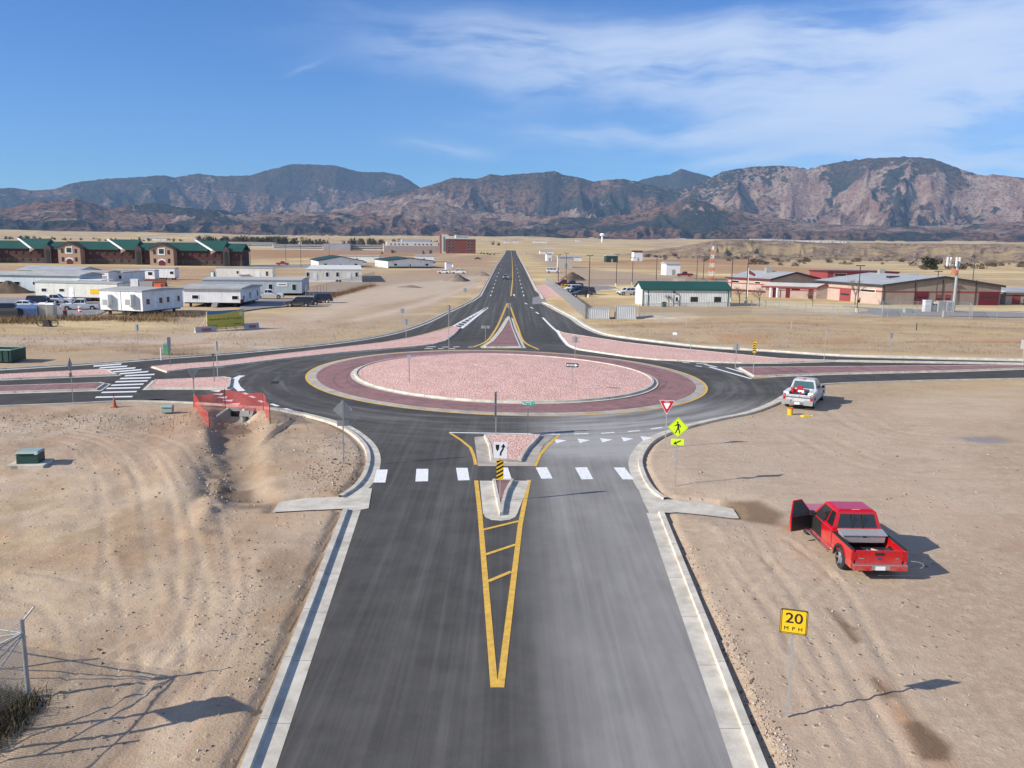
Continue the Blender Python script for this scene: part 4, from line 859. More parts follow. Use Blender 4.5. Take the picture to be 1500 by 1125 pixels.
# signs seen from the back or edge-on: plates given as (shape, width m, height m, gap below top)
def backsign(base, top, plates, label, rot=180, r=.03, pm=None, name='sign_back', h=None):
    t, H = post(name, label, 'sign', base, top, rot, r, h=h)
    for i, (sh, w_, h_, g_) in enumerate(plates):
        zt = H-g_; pl = {'r': lambda: rrect(w_, h_, zt-h_, .03), 'd': lambda: [(0, zt-h_), (w_/2, zt-h_/2), (0, zt), (-w_/2, zt-h_/2)], 't': lambda: tri_down(w_, zt-.02, h_-.02)}[sh]()
        panel(t, 'plate', pl, Y0, pm or ALU)
    return t
backsign((504, 684), 586, [('d', 1.0, 1.0, 0), ('r', .6, .3, 1.06)], 'bare grey back of a diamond sign with plaque on the left corner dirt')
backsign((107.5, 592.5), 524, [('d', 1.0, 1.0, 0), ('r', .6, .3, 1.05)], 'edge-on diamond sign on tall post left of the zebra crossing', rot=252)
backsign((285.5, 598), 540, [('t', .85, .74, 0)], 'back of a triangular yield sign beside the orange net', rot=190)
backsign((203.3, 527), 475, [('r', .42, .62, 0)], 'grey sign back on a post beyond the far left road edge', rot=150)
backsign((249.5, 538), 494, [('r', .30, .9, 0), ('r', .3, .3, .95)], 'narrow sign back behind the left slip island near green pedestal', rot=180)
t = backsign((319, 553), 499.5, [('r', .30, .85, 0)], 'tall bright twin plate post on the left splitter gravel', rot=150)
backsign((314, 562), 518, [('r', .14, .3, 0)], 'short dark post with tiny plate on the left splitter', rot=180, pm=DKM)
backsign((599.5, 564), 520, [('r', .32, .30, 0)], 'post with small white plate on the left of the centre island', rot=20, pm=WS)
backsign((595, 497), 467, [('r', .62, .70, 0)], 'grey sign back standing in the far left slip island', rot=170)
backsign((589.5, 478), 452, [('r', .62, .62, 0)], 'grey sign back on the dirt beyond the left slip lane', rot=170)
backsign((657.5, 520), 455, [('r', .35, .9, 0)], 'tall post with grey plate behind the centre island', rot=175, h=5.2)
backsign((711, 500.5), 477, [('r', 1.0, .34, 0)], 'post with wide grey plate left of the far splitter', rot=180)
backsign((745.5, 464), 444, [('r', .62, .75, 0)], 'grey sign back at the tip of the far splitter', rot=180)
backsign((842, 527.5), 493, [('r', .62, .62, 0)], 'square sign back behind the right half of the centre island', rot=180)
backsign((1010.5, 523), 488, [('r', .10, .25, 0)], 'thin dark post in the right slip island', rot=180, pm=DKM)
backsign((1077, 540), 503, [('r', .62, .62, 0)], 'bluish sign back left of the chevron sign', rot=185)
backsign((1207, 527), 480, [('r', .12, .3, 0)], 'slim bare grey post by the far right road', rot=180)
backsign((1303, 521.5), 487.5, [('r', .30, .62, 0), ('r', .62, .05, .1)], 'twin narrow plates on a post in the right field verge', rot=200)
backsign((1497, 538), 498, [('r', .62, .9, 0)], 'sign post at the far right photo edge on the median', rot=170)
backsign((681.5, 441), 422, [('r', .62, .75, 0)], 'small sign on the left verge of the long road', rot=0)
backsign((1152, 499), 497, [('r', .2, .2, 0)], 'tiny stake beside the right verge', rot=0, h=.5)
backsign((988, 500.5), 493, [('r', .5, .3, 0)], 'low white marker board by the right road edge', rot=0, pm=WS, h=1.1)
t = backsign((726.4, 640.5), 574, [('r', .62, .75, 0), ('r', .62, .75, .78)], 'tall edge-on post with two stacked plates behind the keep right sign', rot=258)
for px, py, tp, lb, pm in ((236, 528, 509, 'white marker stake left of the green pedestal', WS), (1005, 480, 465, 'pale stake standing in the dry field below the conexes', WOOD), (1159, 484, 472, 'pale stake right of centre in the dry field', WOOD), (1342, 486, 475, 'green marker stake in the right dry field', DGR)):
    x, y = G(px, py); t = thing('marker_stake', lb, 'stake', (x, y, zg(x, y))); MB().box(-.05, .05, -.03, .03, -.2, hgt((px, py), tp)).build('stake', pm, t)

# ------------------------------------------------------------------ vehicles (x forward, y left, z up)
def arcs(x0, x1, z, cuts):   # bottom outline from x0 to x1 with wheel arches (cx, r)
    pts = [(x0, z)]
    for cx, r in sorted(cuts):
        a0 = math.asin(min(.95, (z-.36)/r)) if z > .36 else 0
        for k in range(9):
            a = math.pi-a0-(math.pi-2*a0)*k/8; pts.append((cx+r*math.cos(a), .36+r*math.sin(a)))
    return pts+[(x1, z)]
def slab_side(mb, poly, W, rnd=.05):
    mb.xprism(poly, -W/2+rnd, W/2-rnd)
    cx = sum(p[0] for p in poly)/len(poly); cz = sum(p[1] for p in poly)/len(poly); n = len(poly)
    for s_ in (-1, 1):
        a = [(x, s_*(W/2-rnd), z) for x, z in poly]; b2 = [(x, s_*W/2, z) for x, z in poly]
        def sh(x, z): return (x+(rnd*.8 if x < poly[0][0]+.01+.0 else 0), z)
        zt = max(p[1] for p in poly); xm = min(p[0] for p in poly); xM = max(p[0] for p in poly)
        b2 = [((min(max(x, xm+rnd), xM-rnd)), y, (z-rnd*.9 if z > zt-.2 else z)) for x, y, z in b2]
        mb.add(a+b2, [((k, (k+1) % n, n+(k+1) % n, n+k) if s_ < 0 else (n+k, n+(k+1) % n, (k+1) % n, k)) for k in range(n)])
        t_ = tessellate_polygon([[Vector((x, z, 0)) for x, y, z in b2]]); mb.add(b2, [tuple(f) for f in t_])
def patchq(c4, u0, u1, v0, v1, out=.006):  # c4: bottom-left, bottom-right, top-right, top-left
    c4 = [Vector(c_) for c_ in c4]; n = (c4[1]-c4[0]).cross(c4[3]-c4[0]).normalized()
    def at(u, v): return (c4[0]*(1-u)+c4[1]*u)*(1-v)+(c4[3]*(1-u)+c4[2]*u)*v+n*out
    return [at(u0, v0), at(u1, v0), at(u1, v1), at(u0, v1)]
def wheel(t, x, y, r, w_, rim=CHR, big=False):
    n = 20; m = MB(); s_ = 1 if y > 0 else -1
    prof = [(r*.62, -w_/2), (r*.93, -w_/2), (r, -w_/2+.03), (r, w_/2-.03), (r*.93, w_/2), (r*.62, w_/2)]
    vs = [(x+q*math.cos(2*math.pi*k/n), y+o_, r+q*math.sin(2*math.pi*k/n)) for q, o_ in prof for k in range(n)]
    m.add(vs, [(a*n+k, a*n+(k+1) % n, (a+1)*n+(k+1) % n, (a+1)*n+k) for a in range(5) for k in range(n)])
    wh = m.build('wheel', RUB, t, smooth=False); m = MB(); m.cyl((x, y-s_*w_*.2, r), (x, y+s_*w_*.36, r), r*.62, 16)
    for k in range(5):
        a = 2*math.pi*k/5; m.cyl((x, y+s_*w_*.36, r), (x+r*.58*math.cos(a), y+s_*w_*.47, r+r*.58*math.sin(a)), .035, 5)
    m.cyl((x, y+s_*w_*.3, r), (x, y+s_*w_*.5, r), r*.16, 8); m.build('rim', rim, wh)
def car(name, label, loc, heading, paint, kind='suv', group=None, wheel_r=.36, glass=GLS, parts=True):
    L, W, H, belt, hood, bx0, bx1, rx0, rx1 = {'suv': (4.8, 1.9, 1.74, 1.05, .98, -2.3, 1.15, -2.1, .45), 'sedan': (4.7, 1.8, 1.44, .92, .86, -1.75, 1.15, -1.05, .35), 'van': (5.4, 1.95, 2.0, 1.15, 1.0, -2.6, 1.75, -2.5, 1.2), 'pickup': (5.7, 1.98, 1.88, 1.12, 1.08, -.85, 1.28, -.68, .55)}[kind]
    t = thing(name, label, 'pickup truck' if kind == 'pickup' else ('van' if kind == 'van' else 'car'), loc, heading, group)
    ax = L/2-.95; rx = -L/2+1.05; r = wheel_r; ar = r+.09; zb = .36 if kind != 'pickup' else .42
    if kind == 'pickup':
        poly = arcs(-.95, L/2-.05, zb, [(ax, ar)])+[(L/2, .6), (L/2-.02, .95), (L/2-.2, hood-.02), (bx1, hood+.06), (bx1-.05, belt+.02), (-.95, belt+.02)]
    else: poly = arcs(-L/2+.05, L/2-.05, zb, [(rx, ar), (ax, ar)])+[(L/2, .55), (L/2-.03, .75), (L/2-.25, hood-.04), (bx1, hood+.06), (bx1-.05, belt+.01), (bx0, belt+.01)]+([(-L/2+.1, belt-.02)] if kind == 'sedan' else [])+[(-L/2, belt-.12), (-L/2, .6)]
    m = MB(); slab_side(m, poly, W); body = m.build('body', paint, t)
    m = MB(); wb = W-.12; wr = W*.74
    q = [[(bx0, wb/2), (bx1, wb/2), (rx1, wr/2), (rx0, wr/2)]]
    b4 = [(bx0, -wb/2, belt), (bx1, -wb/2, belt), (bx1, wb/2, belt), (bx0, wb/2, belt)]; r4 = [(rx0, -wr/2, H-.06), (rx1, -wr/2, H-.06), (rx1, wr/2, H-.06), (rx0, wr/2, H-.06)]; r5 = [(rx0+.15, -wr/2+.12, H), (rx1-.15, -wr/2+.12, H+.0), (rx1-.15, wr/2-.12, H), (rx0+.15, wr/2-.12, H)]
    m.add(b4+r4+r5, [(0, 1, 5, 4), (1, 2, 6, 5), (2, 3, 7, 6), (3, 0, 4, 7), (4, 5, 9, 8), (5, 6, 10, 9), (6, 7, 11, 10), (7, 4, 8, 11), (8, 9, 10, 11)]); m.build('cabin', paint, t)
    def win(nm, c4, rects):
        for u0, u1, v0, v1 in rects: m = MB(); m.add(patchq(c4, u0, u1, v0, v1), [(0, 1, 2, 3)]); m.build(nm, glass, t)
    win('windshield', (b4[1], b4[2], r4[2], r4[1]), [(.06, .94, .1, .95)]); win('rear_window', (b4[3], b4[0], r4[0], r4[3]), [(.08, .92, .18, .88)])
    sp = [(.05, .46, .12, .9), (.5, .93, .12, .9)] if kind != 'suv' and kind != 'van' else [(.04, .28, .14, .88), (.31, .60, .12, .9), (.63, .92, .12, .9)]
    if kind == 'pickup': sp = [(.05, .34, .15, .9), (.38, .92, .12, .9)]
    win('side_window', (b4[0], b4[1], r4[1], r4[0]), sp); win('side_window', (b4[2], b4[3], r4[3], r4[2]), [(1-b_, 1-a, c_, d_) for a, b_, c_, d_ in sp])
    for xx in (ax, rx):
        for s_ in (1, -1): wheel(t, xx, s_*(W/2-.12), r, .24)
    for s_ in (1, -1):
        MB().box(L/2-.06, L/2+.012, min(s_*(W/2-.42), s_*(W/2-.08)), max(s_*(W/2-.42), s_*(W/2-.08)), .66, .82).build('headlight', HLW, t)
        MB().box(bx1-.35, bx1-.2, min(s_*W/2, s_*(W/2+.17)), max(s_*W/2, s_*(W/2+.17)), belt, belt+.17).build('mirror', paint if kind != 'pickup' else PLAS, t)
        if kind != 'pickup': MB().box(-L/2-.012, -L/2+.06, min(s_*(W/2-.30), s_*(W/2-.03)), max(s_*(W/2-.30), s_*(W/2-.03)), .72, .95).build('taillight', TLR, t)
    MB().box(L/2-.08, L/2+.07, -W/2+.08, W/2-.08, .36, .58).build('bumper', PLAS, t); MB().box(L/2-.03, L/2+.015, -.42, .42, .62, .80).build('grille', PLAS, t)
    if kind != 'pickup':
        MB().box(-L/2-.08, -L/2+.08, -W/2+.08, W/2-.08, .38, .58).build('bumper', PLAS, t)
    else:   # open cargo bed
        sp_ = arcs(-L/2, -.95, zb, [(rx, ar)])+[(-.95, belt-.02), (-L/2, belt-.02)]
        for s_ in (1, -1):
            m = MB(); a, b_ = sorted((s_*(W/2-.09), s_*W/2)); m.xprism(sp_, a, b_); m.build('bed_side', paint, t, bevel=.02)
            MB().box(-L/2+.02, -.93, min(s_*(W/2-.11), s_*(W/2+.004)), max(s_*(W/2-.11), s_*(W/2+.004)), belt-.02, belt+.012).build('bed_rail', PLAS, t)
            MB().box(-L/2-.012, -L/2+.08, min(s_*(W/2-.16), s_*(W/2+.003)), max(s_*(W/2-.16), s_*(W/2+.003)), .72, 1.02).build('taillight', TLR, t)
        MB().box(-L/2+.06, -.95, -W/2+.09, W/2-.09, .60, .66).build('bed_floor', PLAS, t)
        MB().box(-L/2-.0, -L/2+.06, -W/2+.16, W/2-.16, .62, belt-.03).build('tailgate', paint, t, bevel=.012)
        m = MB(); m.box(-L/2-.17, -L/2, -W/2+.04, W/2-.04, .42, .60); m.build('rear_bumper', CHR, t, bevel=.02); MB().box(-L/2-.178, -L/2-.17, -.17, .17, .43, .57).build('licence_plate', WS, t)
    return t
def at(px, py): x, y = G(px, py); return (x, y, zg(x, y) if y < 800 else float(ztf(math.hypot(x, y))))
def head(p, q): a = G(*p); b2 = G(*q); return ang(a, b2)
# red pickup with its driver door open
hd = head((1233, 843), (1188, 797)); lw = G(1233, 843); 
hx = Vector((math.cos(hd), math.sin(hd))); lx = Vector((-hx.y, hx.x)); cxy = Vector(lw)+hx*1.80-lx*.84
rt = car('pickup_truck', 'bright red pickup truck with open driver door and silver toolbox', (cxy.x, cxy.y, zg(cxy.x, cxy.y)+.02), hd, RED, 'pickup', wheel_r=.40)
rt.scale = (.96,)*3; W_ = 1.98; L_2 = 2.85
for s_ in (1, -1):
    MB().box(-.95, 1.2, *sorted((s_*.99, s_*1.16)), .36, .42).build('running_board', CHR, rt, bevel=.015)
    m = MB(); rx = -L_2+1.05
    for k in range(8):
        a0 = math.pi*k/8; a1 = math.pi*(k+1)/8
        m.add([(rx+rr*math.cos(a), y_, .38+rr*math.sin(a)) for a in (a0, a1) for rr in (.47, .56) for y_ in (s_*.985, s_*1.035)], [(0, 4, 5, 1), (2, 3, 7, 6), (0, 2, 6, 4), (1, 5, 7, 3)])
    m.build('wheel_arch_trim', PLAS, rt)
tb = MB(); tb.tbox((-1.5, -1.02, -.76, .76, .90), (-1.52, -1.0, -.78, .78, 1.15)); tbo = tb.build('toolbox', mat('bright_tread_plate', (.50, .50, .49), .4, .45, .15, 20), rt)
ld = MB(); ld.add([(-1.56, -.84, 1.17), (-1.56, .84, 1.17), (-1.06, .84, 1.25), (-1.06, -.84, 1.25), (-1.56, -.84, 1.20), (-1.56, .84, 1.20), (-1.06, .84, 1.28), (-1.06, -.84, 1.28)], [(3, 2, 1, 0), (4, 5, 6, 7), (0, 1, 5, 4), (1, 2, 6, 5), (2, 3, 7, 6), (3, 0, 4, 7)]); ld.build('lid', MATS['bright_tread_plate'], tbo)
MB().box(-1.53, -1.52, -.06, .06, 1.10, 1.17).build('latch', PLAS, tbo)
MB().box(-2.87, -2.85, -.16, .16, .92, 1.02).build('tailgate_handle', PLAS, rt); MB().xprism(oval(0, 0, .09, .04), 0, .01)
m = MB(); m.yprism(oval(.0, .80, .085, .036), -2.865, -2.85); m.build('emblem', mat('emblem_blue', (.03, .06, .22), .4, var=0), rt)
MB().box(-2.857, -2.85, .52, .72, .79, .82).build('badge', CHR, rt); MB().box(-2.857, -2.85, -.70, -.58, .79, .82).build('badge', CHR, rt); MB().box(-3.03, -2.86, -.95, .95, .595, .63).build('bumper_step', CHR, rt); MB().box(-3.045, -2.85, .32, .95, .42, .595).build('bumper_cover', RED, rt); MB().box(-3.045, -2.85, -.95, -.32, .42, .595).build('bumper_cover', RED, rt)
m = MB(); m.box(-.56, -.50, -.15, .15, 1.83, 1.875); m.build('brake_light', HLW, rt)
for s_ in (.2, -.2): MB().box(-.84, -.74, s_-.01, s_+.01, 1.2, 1.7).build('window_divider', PLAS, rt)
do = MB(); do.xprism([(.12, .5), (1.12, .5), (1.12, 1.12), (.62, 1.76), (.15, 1.76), (.12, 1.1)], .93, 1.0); 
o = MB(); o.add([(.10, .992, .48), (1.14, .992, .48), (1.14, .992, 1.13), (.10, .992, 1.13)], [(3, 2, 1, 0)]); o.add([(.10, .945, 1.12), (1.10, .945, 1.12), (.50, .738, 1.79), (.08, .738, 1.79)], [(3, 2, 1, 0)]); o.build('door_shade_panel', mat('interior_shade_black', (.012, .011, .011), .8), rt)  # flat black panel on the closed body, painting the cab's inner shade
MB().tbox((.2, .62, .45, .94, .8), (.2, .5, .45, .94, .98)).build('seat', mat('grey_upholstery', (.12, .12, .12), .9), rt)
m = MB()
for x_ in (-.93, .12): m.box(x_-.008, x_+.008, .985, .996, .5, 1.12)
m.box(-.93, 1.14, .985, .996, 1.105, 1.115); m.build('panel_gaps', PLAS, rt); MB().box(-.1, .06, .99, 1.02, .98, 1.02).build('door_handle', RED, rt); MB().box(-2.6, -1.0, .99, 1.0, .70, .72).build('body_crease', REDS, rt)
for k in range(5): MB().cyl((-1.9-.12*k, -.5+.2*k, .68), (-1.7-.1*k, -.2+.22*k, .72), .04, 6).build('loose_tool', (WOOD, CHR, DKM)[k % 3], rt)
# the door itself, hinged at the front edge and swung wide open
dr_ = bpy.data.objects.new('open_door', None); COL.objects.link(dr_); dr_.parent = rt; dr_.location = (1.13, 1.0, 0); dr_.rotation_euler = (0, 0, R_(-68))
m = MB(); m.xprism([(-1.05, .48), (0, .48), (0, 1.12), (-1.07, 1.12)], 0, .09); m.build('door_skin', RED, dr_, bevel=.02); m = MB(); m.xprism([(-1.03, .52), (-.03, .52), (-.03, 1.10), (-1.05, 1.10)], -.03, .0); m.build('inner_trim', BLK, dr_)
m = MB()
for p_, q_ in (((-1.05, 1.1), (-.98, 1.74)), ((-.98, 1.74), (-.58, 1.76)), ((-.58, 1.76), (-.02, 1.12))): m.cyl((p_[0], .04, p_[1]), (q_[0], .04-.0, q_[1]), .035, 6)
m.build('window_frame', RED, dr_); m = MB(); m.xprism([(-1.03, 1.12), (-.03, 1.12), (-.58, 1.74), (-.97, 1.72)], .03, .036); m.build('window_glass', GLB, dr_); MB().box(-.25, -.1, .09, .32, 1.12, 1.3).build('mirror', PLAS, dr_); MB().box(-.95, -.8, .09, .12, 1.0, 1.04).build('door_handle', RED, dr_)
# white utility pickup loaded with gear
hd2 = R_(61); cx2 = G(1180, 598)
c2 = Vector(G(1167, 604.5)); hx2 = Vector((math.cos(hd2), math.sin(hd2))); lx2 = Vector((-hx2.y, hx2.x)); o2 = c2+hx2*2.85
ut = car('utility_truck', 'white work pickup with crowded open bed beside the right road edge', (o2.x, o2.y, zg(o2.x, o2.y)), hd2, WTP, 'pickup', wheel_r=.39, glass=GLB)
MB().box(-.6, -.52, -.10, .10, 1.85, 1.93).build('beacon', TLR, ut)
for s_ in (1, -1): MB().tbox((-2.75, -1.0, *sorted((s_*.62, s_*1.02)), 1.06), (-2.75, -1.0, *sorted((s_*.66, s_*1.0)), 1.24)).build('side_toolbox', WCP, ut, bevel=.015)
MB().box(-3.05, -2.85, -1.05, -.45, .40, .72).build('step_bumper', SCP, ut); MB().box(-3.05, -2.85, .45, 1.05, .40, .72).build('step_bumper', SCP, ut); m = MB(); m.cyl((-2.95, -1.0, .95), (-2.95, 1.0, .95), .025); m.cyl((-2.95, -1.0, .62), (-2.95, 1.0, .62), .03); m.build('rear_rail', CHR, ut)
def inbed(x, y, z=.66): v = c2+hx2*(x+2.85)+lx2*y; return (v.x, v.y, z+zg(v.x, v.y))
def gear(nm, lb, cat, x, y, fn, z=.66, rot=0): t = thing(nm, lb, cat, inbed(x, y, z), hd2+rot); fn(t); return t
gear('air_compressor', 'red portable compressor tank at the head of the white truck bed', 'compressor', -1.35, .15, lambda t: (MB().cyl((0, -.35, .3), (0, .35, .3), .22, 12).build('tank', REDS, t), MB().box(-.15, .15, -.2, .2, .5, .78).build('motor', REDS, t), MB().box(-.2, .2, -.3, .3, 0, .1).build('base', DKM, t)))
gear('gas_cylinder', 'upright red gas cylinder at the left of the white truck bed', 'gas cylinder', -2.1, .5, lambda t: (MB().cyl((0, 0, 0), (0, 0, .8), .13, 12).build('bottle', REDS, t), MB().cyl((0, 0, .8), (0, 0, .92), .05, 8).build('valve', CHR, t)))
gear('gas_cylinder', 'small red gas cylinder lying at the right tail of the white truck bed', 'gas cylinder', -2.45, -.5, lambda t: (MB().cyl((0, -.2, .2), (0, .2, .2), .16, 12).build('bottle', REDS, t), MB().cyl((0, .2, .2), (0, .3, .2), .05, 8).build('valve', CHR, t)))
gear('generator', 'white and black generator in the middle of the truck bed', 'generator', -1.95, -.05, lambda t: (MB().box(-.25, .25, -.3, .3, .1, .45).build('engine', SCP, t, bevel=.03), MB().box(-.3, .3, -.35, .35, 0, .1).build('frame', PLAS, t), MB().cyl((0, -.2, .5), (0, .2, .5), .1, 10).build('fuel_tank', WS, t)))
gear('tool_case', 'black tool case at the right of the white truck bed', 'tool case', -1.6, -.5, lambda t: (MB().box(-.3, .3, -.2, .2, 0, .4).build('case', PLAS, t, bevel=.02), MB().box(-.1, .1, -.02, .02, .4, .46).build('handle', DKM, t)))
gear('water_jug', 'yellow drinks jug at the left tail of the white truck bed', 'jug', -2.6, .62, lambda t: (MB().cyl((0, 0, 0), (0, 0, .36), .15, 12, .14).build('jug_body', YCP, t), MB().cyl((0, 0, .36), (0, 0, .42), .15, 12).build('lid', REDS, t)), z=.64)
gear('hose_reel', 'dark hose reel in the middle rear of the white truck bed', 'hose reel', -2.55, .1, lambda t: (MB().cyl((0, -.2, .3), (0, .2, .3), .26, 14).build('drum', PLAS, t), MB().cyl((0, -.24, .3), (0, -.2, .3), .32, 14).build('flange', REDS, t)))
gear('tool_case', 'grey tool case at the left head of the white truck bed', 'tool case', -1.35, .62, lambda t: (MB().box(-.3, .3, -.2, .2, 0, .55).build('case', DKM, t, bevel=.02), MB().box(-.1, .1, -.02, .02, .55, .6).build('handle', CHR, t)))
gear('fuel_can', 'black fuel can at the right rear of the white truck bed', 'can', -2.25, -.72, lambda t: (MB().box(-.2, .2, -.14, .14, 0, .5).build('can_body', PLAS, t, bevel=.03), MB().cyl((0, 0, .5), (0, 0, .6), .05, 8).build('cap', YCP, t)))
x, y, z = at(1157, 612.5); t = thing('water_cooler', 'yellow round water cooler on the dirt behind the white truck', 'cooler', (x, y, z)); MB().cyl((0, 0, 0), (0, 0, .42), .17, 14, .19).build('cooler_body', YCP, t); MB().cyl((0, 0, .42), (0, 0, .48), .2, 14).build('lid', ORG, t)
x, y, z = at(1180, 615.5); t = thing('yellow_bag', 'flat yellow bag lying on the dirt right of the cooler', 'bag', (x, y, z), .3); MB().tbox((-.35, .35, -.2, .2, 0), (-.25, .2, -.12, .12, .12)).build('bag_body', YCP, t, bevel=.03); MB().tbox((.45, .65, -.05, .1, 0), (.47, .62, -.03, .08, .06)).build('strap', WOOD, t)

# parked and moving vehicles farther away
CARS = [('parked_car', 'white sedan parked left of the dark blue SUV by the cream trailer', (40, 453), 8, WCP, 'sedan'), ('parked_car', 'dark blue SUV parked between the white sedan and white pickup', (62, 448), 12, BCP, 'suv'),
        ('parked_pickup', 'white pickup parked just right of the dark blue SUV', (82, 447), 12, WCP, 'pickup'), ('parked_pickup', 'white pickup facing left near the orange barrels', (119, 454), 197, WCP, 'pickup'),
        ('parked_car', 'black car among weeds at the far left dumpsters', (17, 461), 20, KCP, 'suv'), ('parked_car', 'dark blue wagon facing left at the end of the parked row', (438, 449), 186, BCP, 'suv'),
        ('parked_car', 'black car parked right behind the dark blue wagon', (452, 447), 190, KCP, 'sedan'), ('parked_car', 'dark SUV nearest the tumbleweeds by the mesh fence', (468, 444), 195, BCP, 'suv'),
        ('parked_pickup', 'white pickup beside the grey-blue trailer end', (394, 438), 12, WCP, 'pickup'), ('parked_car', 'black sedan by the small white trailer steps', (361, 409), 10, KCP, 'sedan'), ('parked_car', 'dark car left of the trailer steps behind grey roof', (329, 408), 5, KCP, 'sedan'),
        ('driving_pickup', 'red pickup driving on the far left road', (414, 388.5), 2, RED, 'pickup'), ('driving_car', 'silver car driving towards the roundabout on the long road', (741, 409), -92, SCP, 'sedan'),
        ('parked_pickup', 'dark red pickup at the head of the fenced car row', (826, 419.5), 185, MCP, 'pickup'), ('parked_pickup', 'black pickup behind the dark red pickup', (838, 420.5), 190, KCP, 'pickup'), ('parked_car', 'small yellow car between dark red pickup and white SUV', (829, 424.5), 200, YCP, 'sedan'),
        ('parked_car', 'white SUV in the middle of the fenced car row', (838, 427.5), 205, WCP, 'suv'), ('parked_car', 'dark blue SUV beside the tall lamp pole', (857, 432.5), 170, BCP, 'suv'), ('parked_car', 'black SUV just behind the white SUV', (846, 431), 205, KCP, 'suv'), ('parked_car', 'black sedan nearest the camera in the fenced row', (851, 436), 185, KCP, 'sedan'),
        ('parked_van', 'white van standing far off by the dirt pile', (810, 400), 2, WCP, 'van'), ('parked_car', 'white SUV left of the green roofed office', (919, 433.5), 200, WCP, 'suv'), ('parked_pickup', 'dark red pickup behind the green roofed office', (1003, 405.5), 178, MCP, 'pickup'),
        ('parked_car', 'white car on the dirt below the small white box', (650, 401), 175, WCP, 'sedan'), ('parked_pickup', 'white pickup parked right of the white car on dirt', (672, 401.5), 178, WCP, 'pickup'), ('parked_car', 'dark car by the red brick block', (700, 380), 10, KCP, 'sedan'),
        ('parked_pickup', 'white pickup on the far right verge of the long road', (770, 372), 100, WCP, 'pickup'), ('parked_car', 'dark car beside the far right fire station door', (1499, 446), 90, KCP, 'suv'), ('parked_car', 'white car at the left edge of the barracks grass', (-2, 384), 20, WCP, 'sedan')]
protos = {}
for nm, lb, b_, hdg, pt, kd in CARS:
    key = (pt.name, kd); grp = 'vehicles parked around the lots' if nm.startswith('parked') else None
    if key not in protos: protos[key] = car(nm, lb, at(*b_), R_(hdg), pt, kd, grp)
    else:
        c_ = dup(protos[key], at(*b_), R_(hdg), lb, grp); c_.name = nm
        if not grp and 'group' in c_: del c_['group']

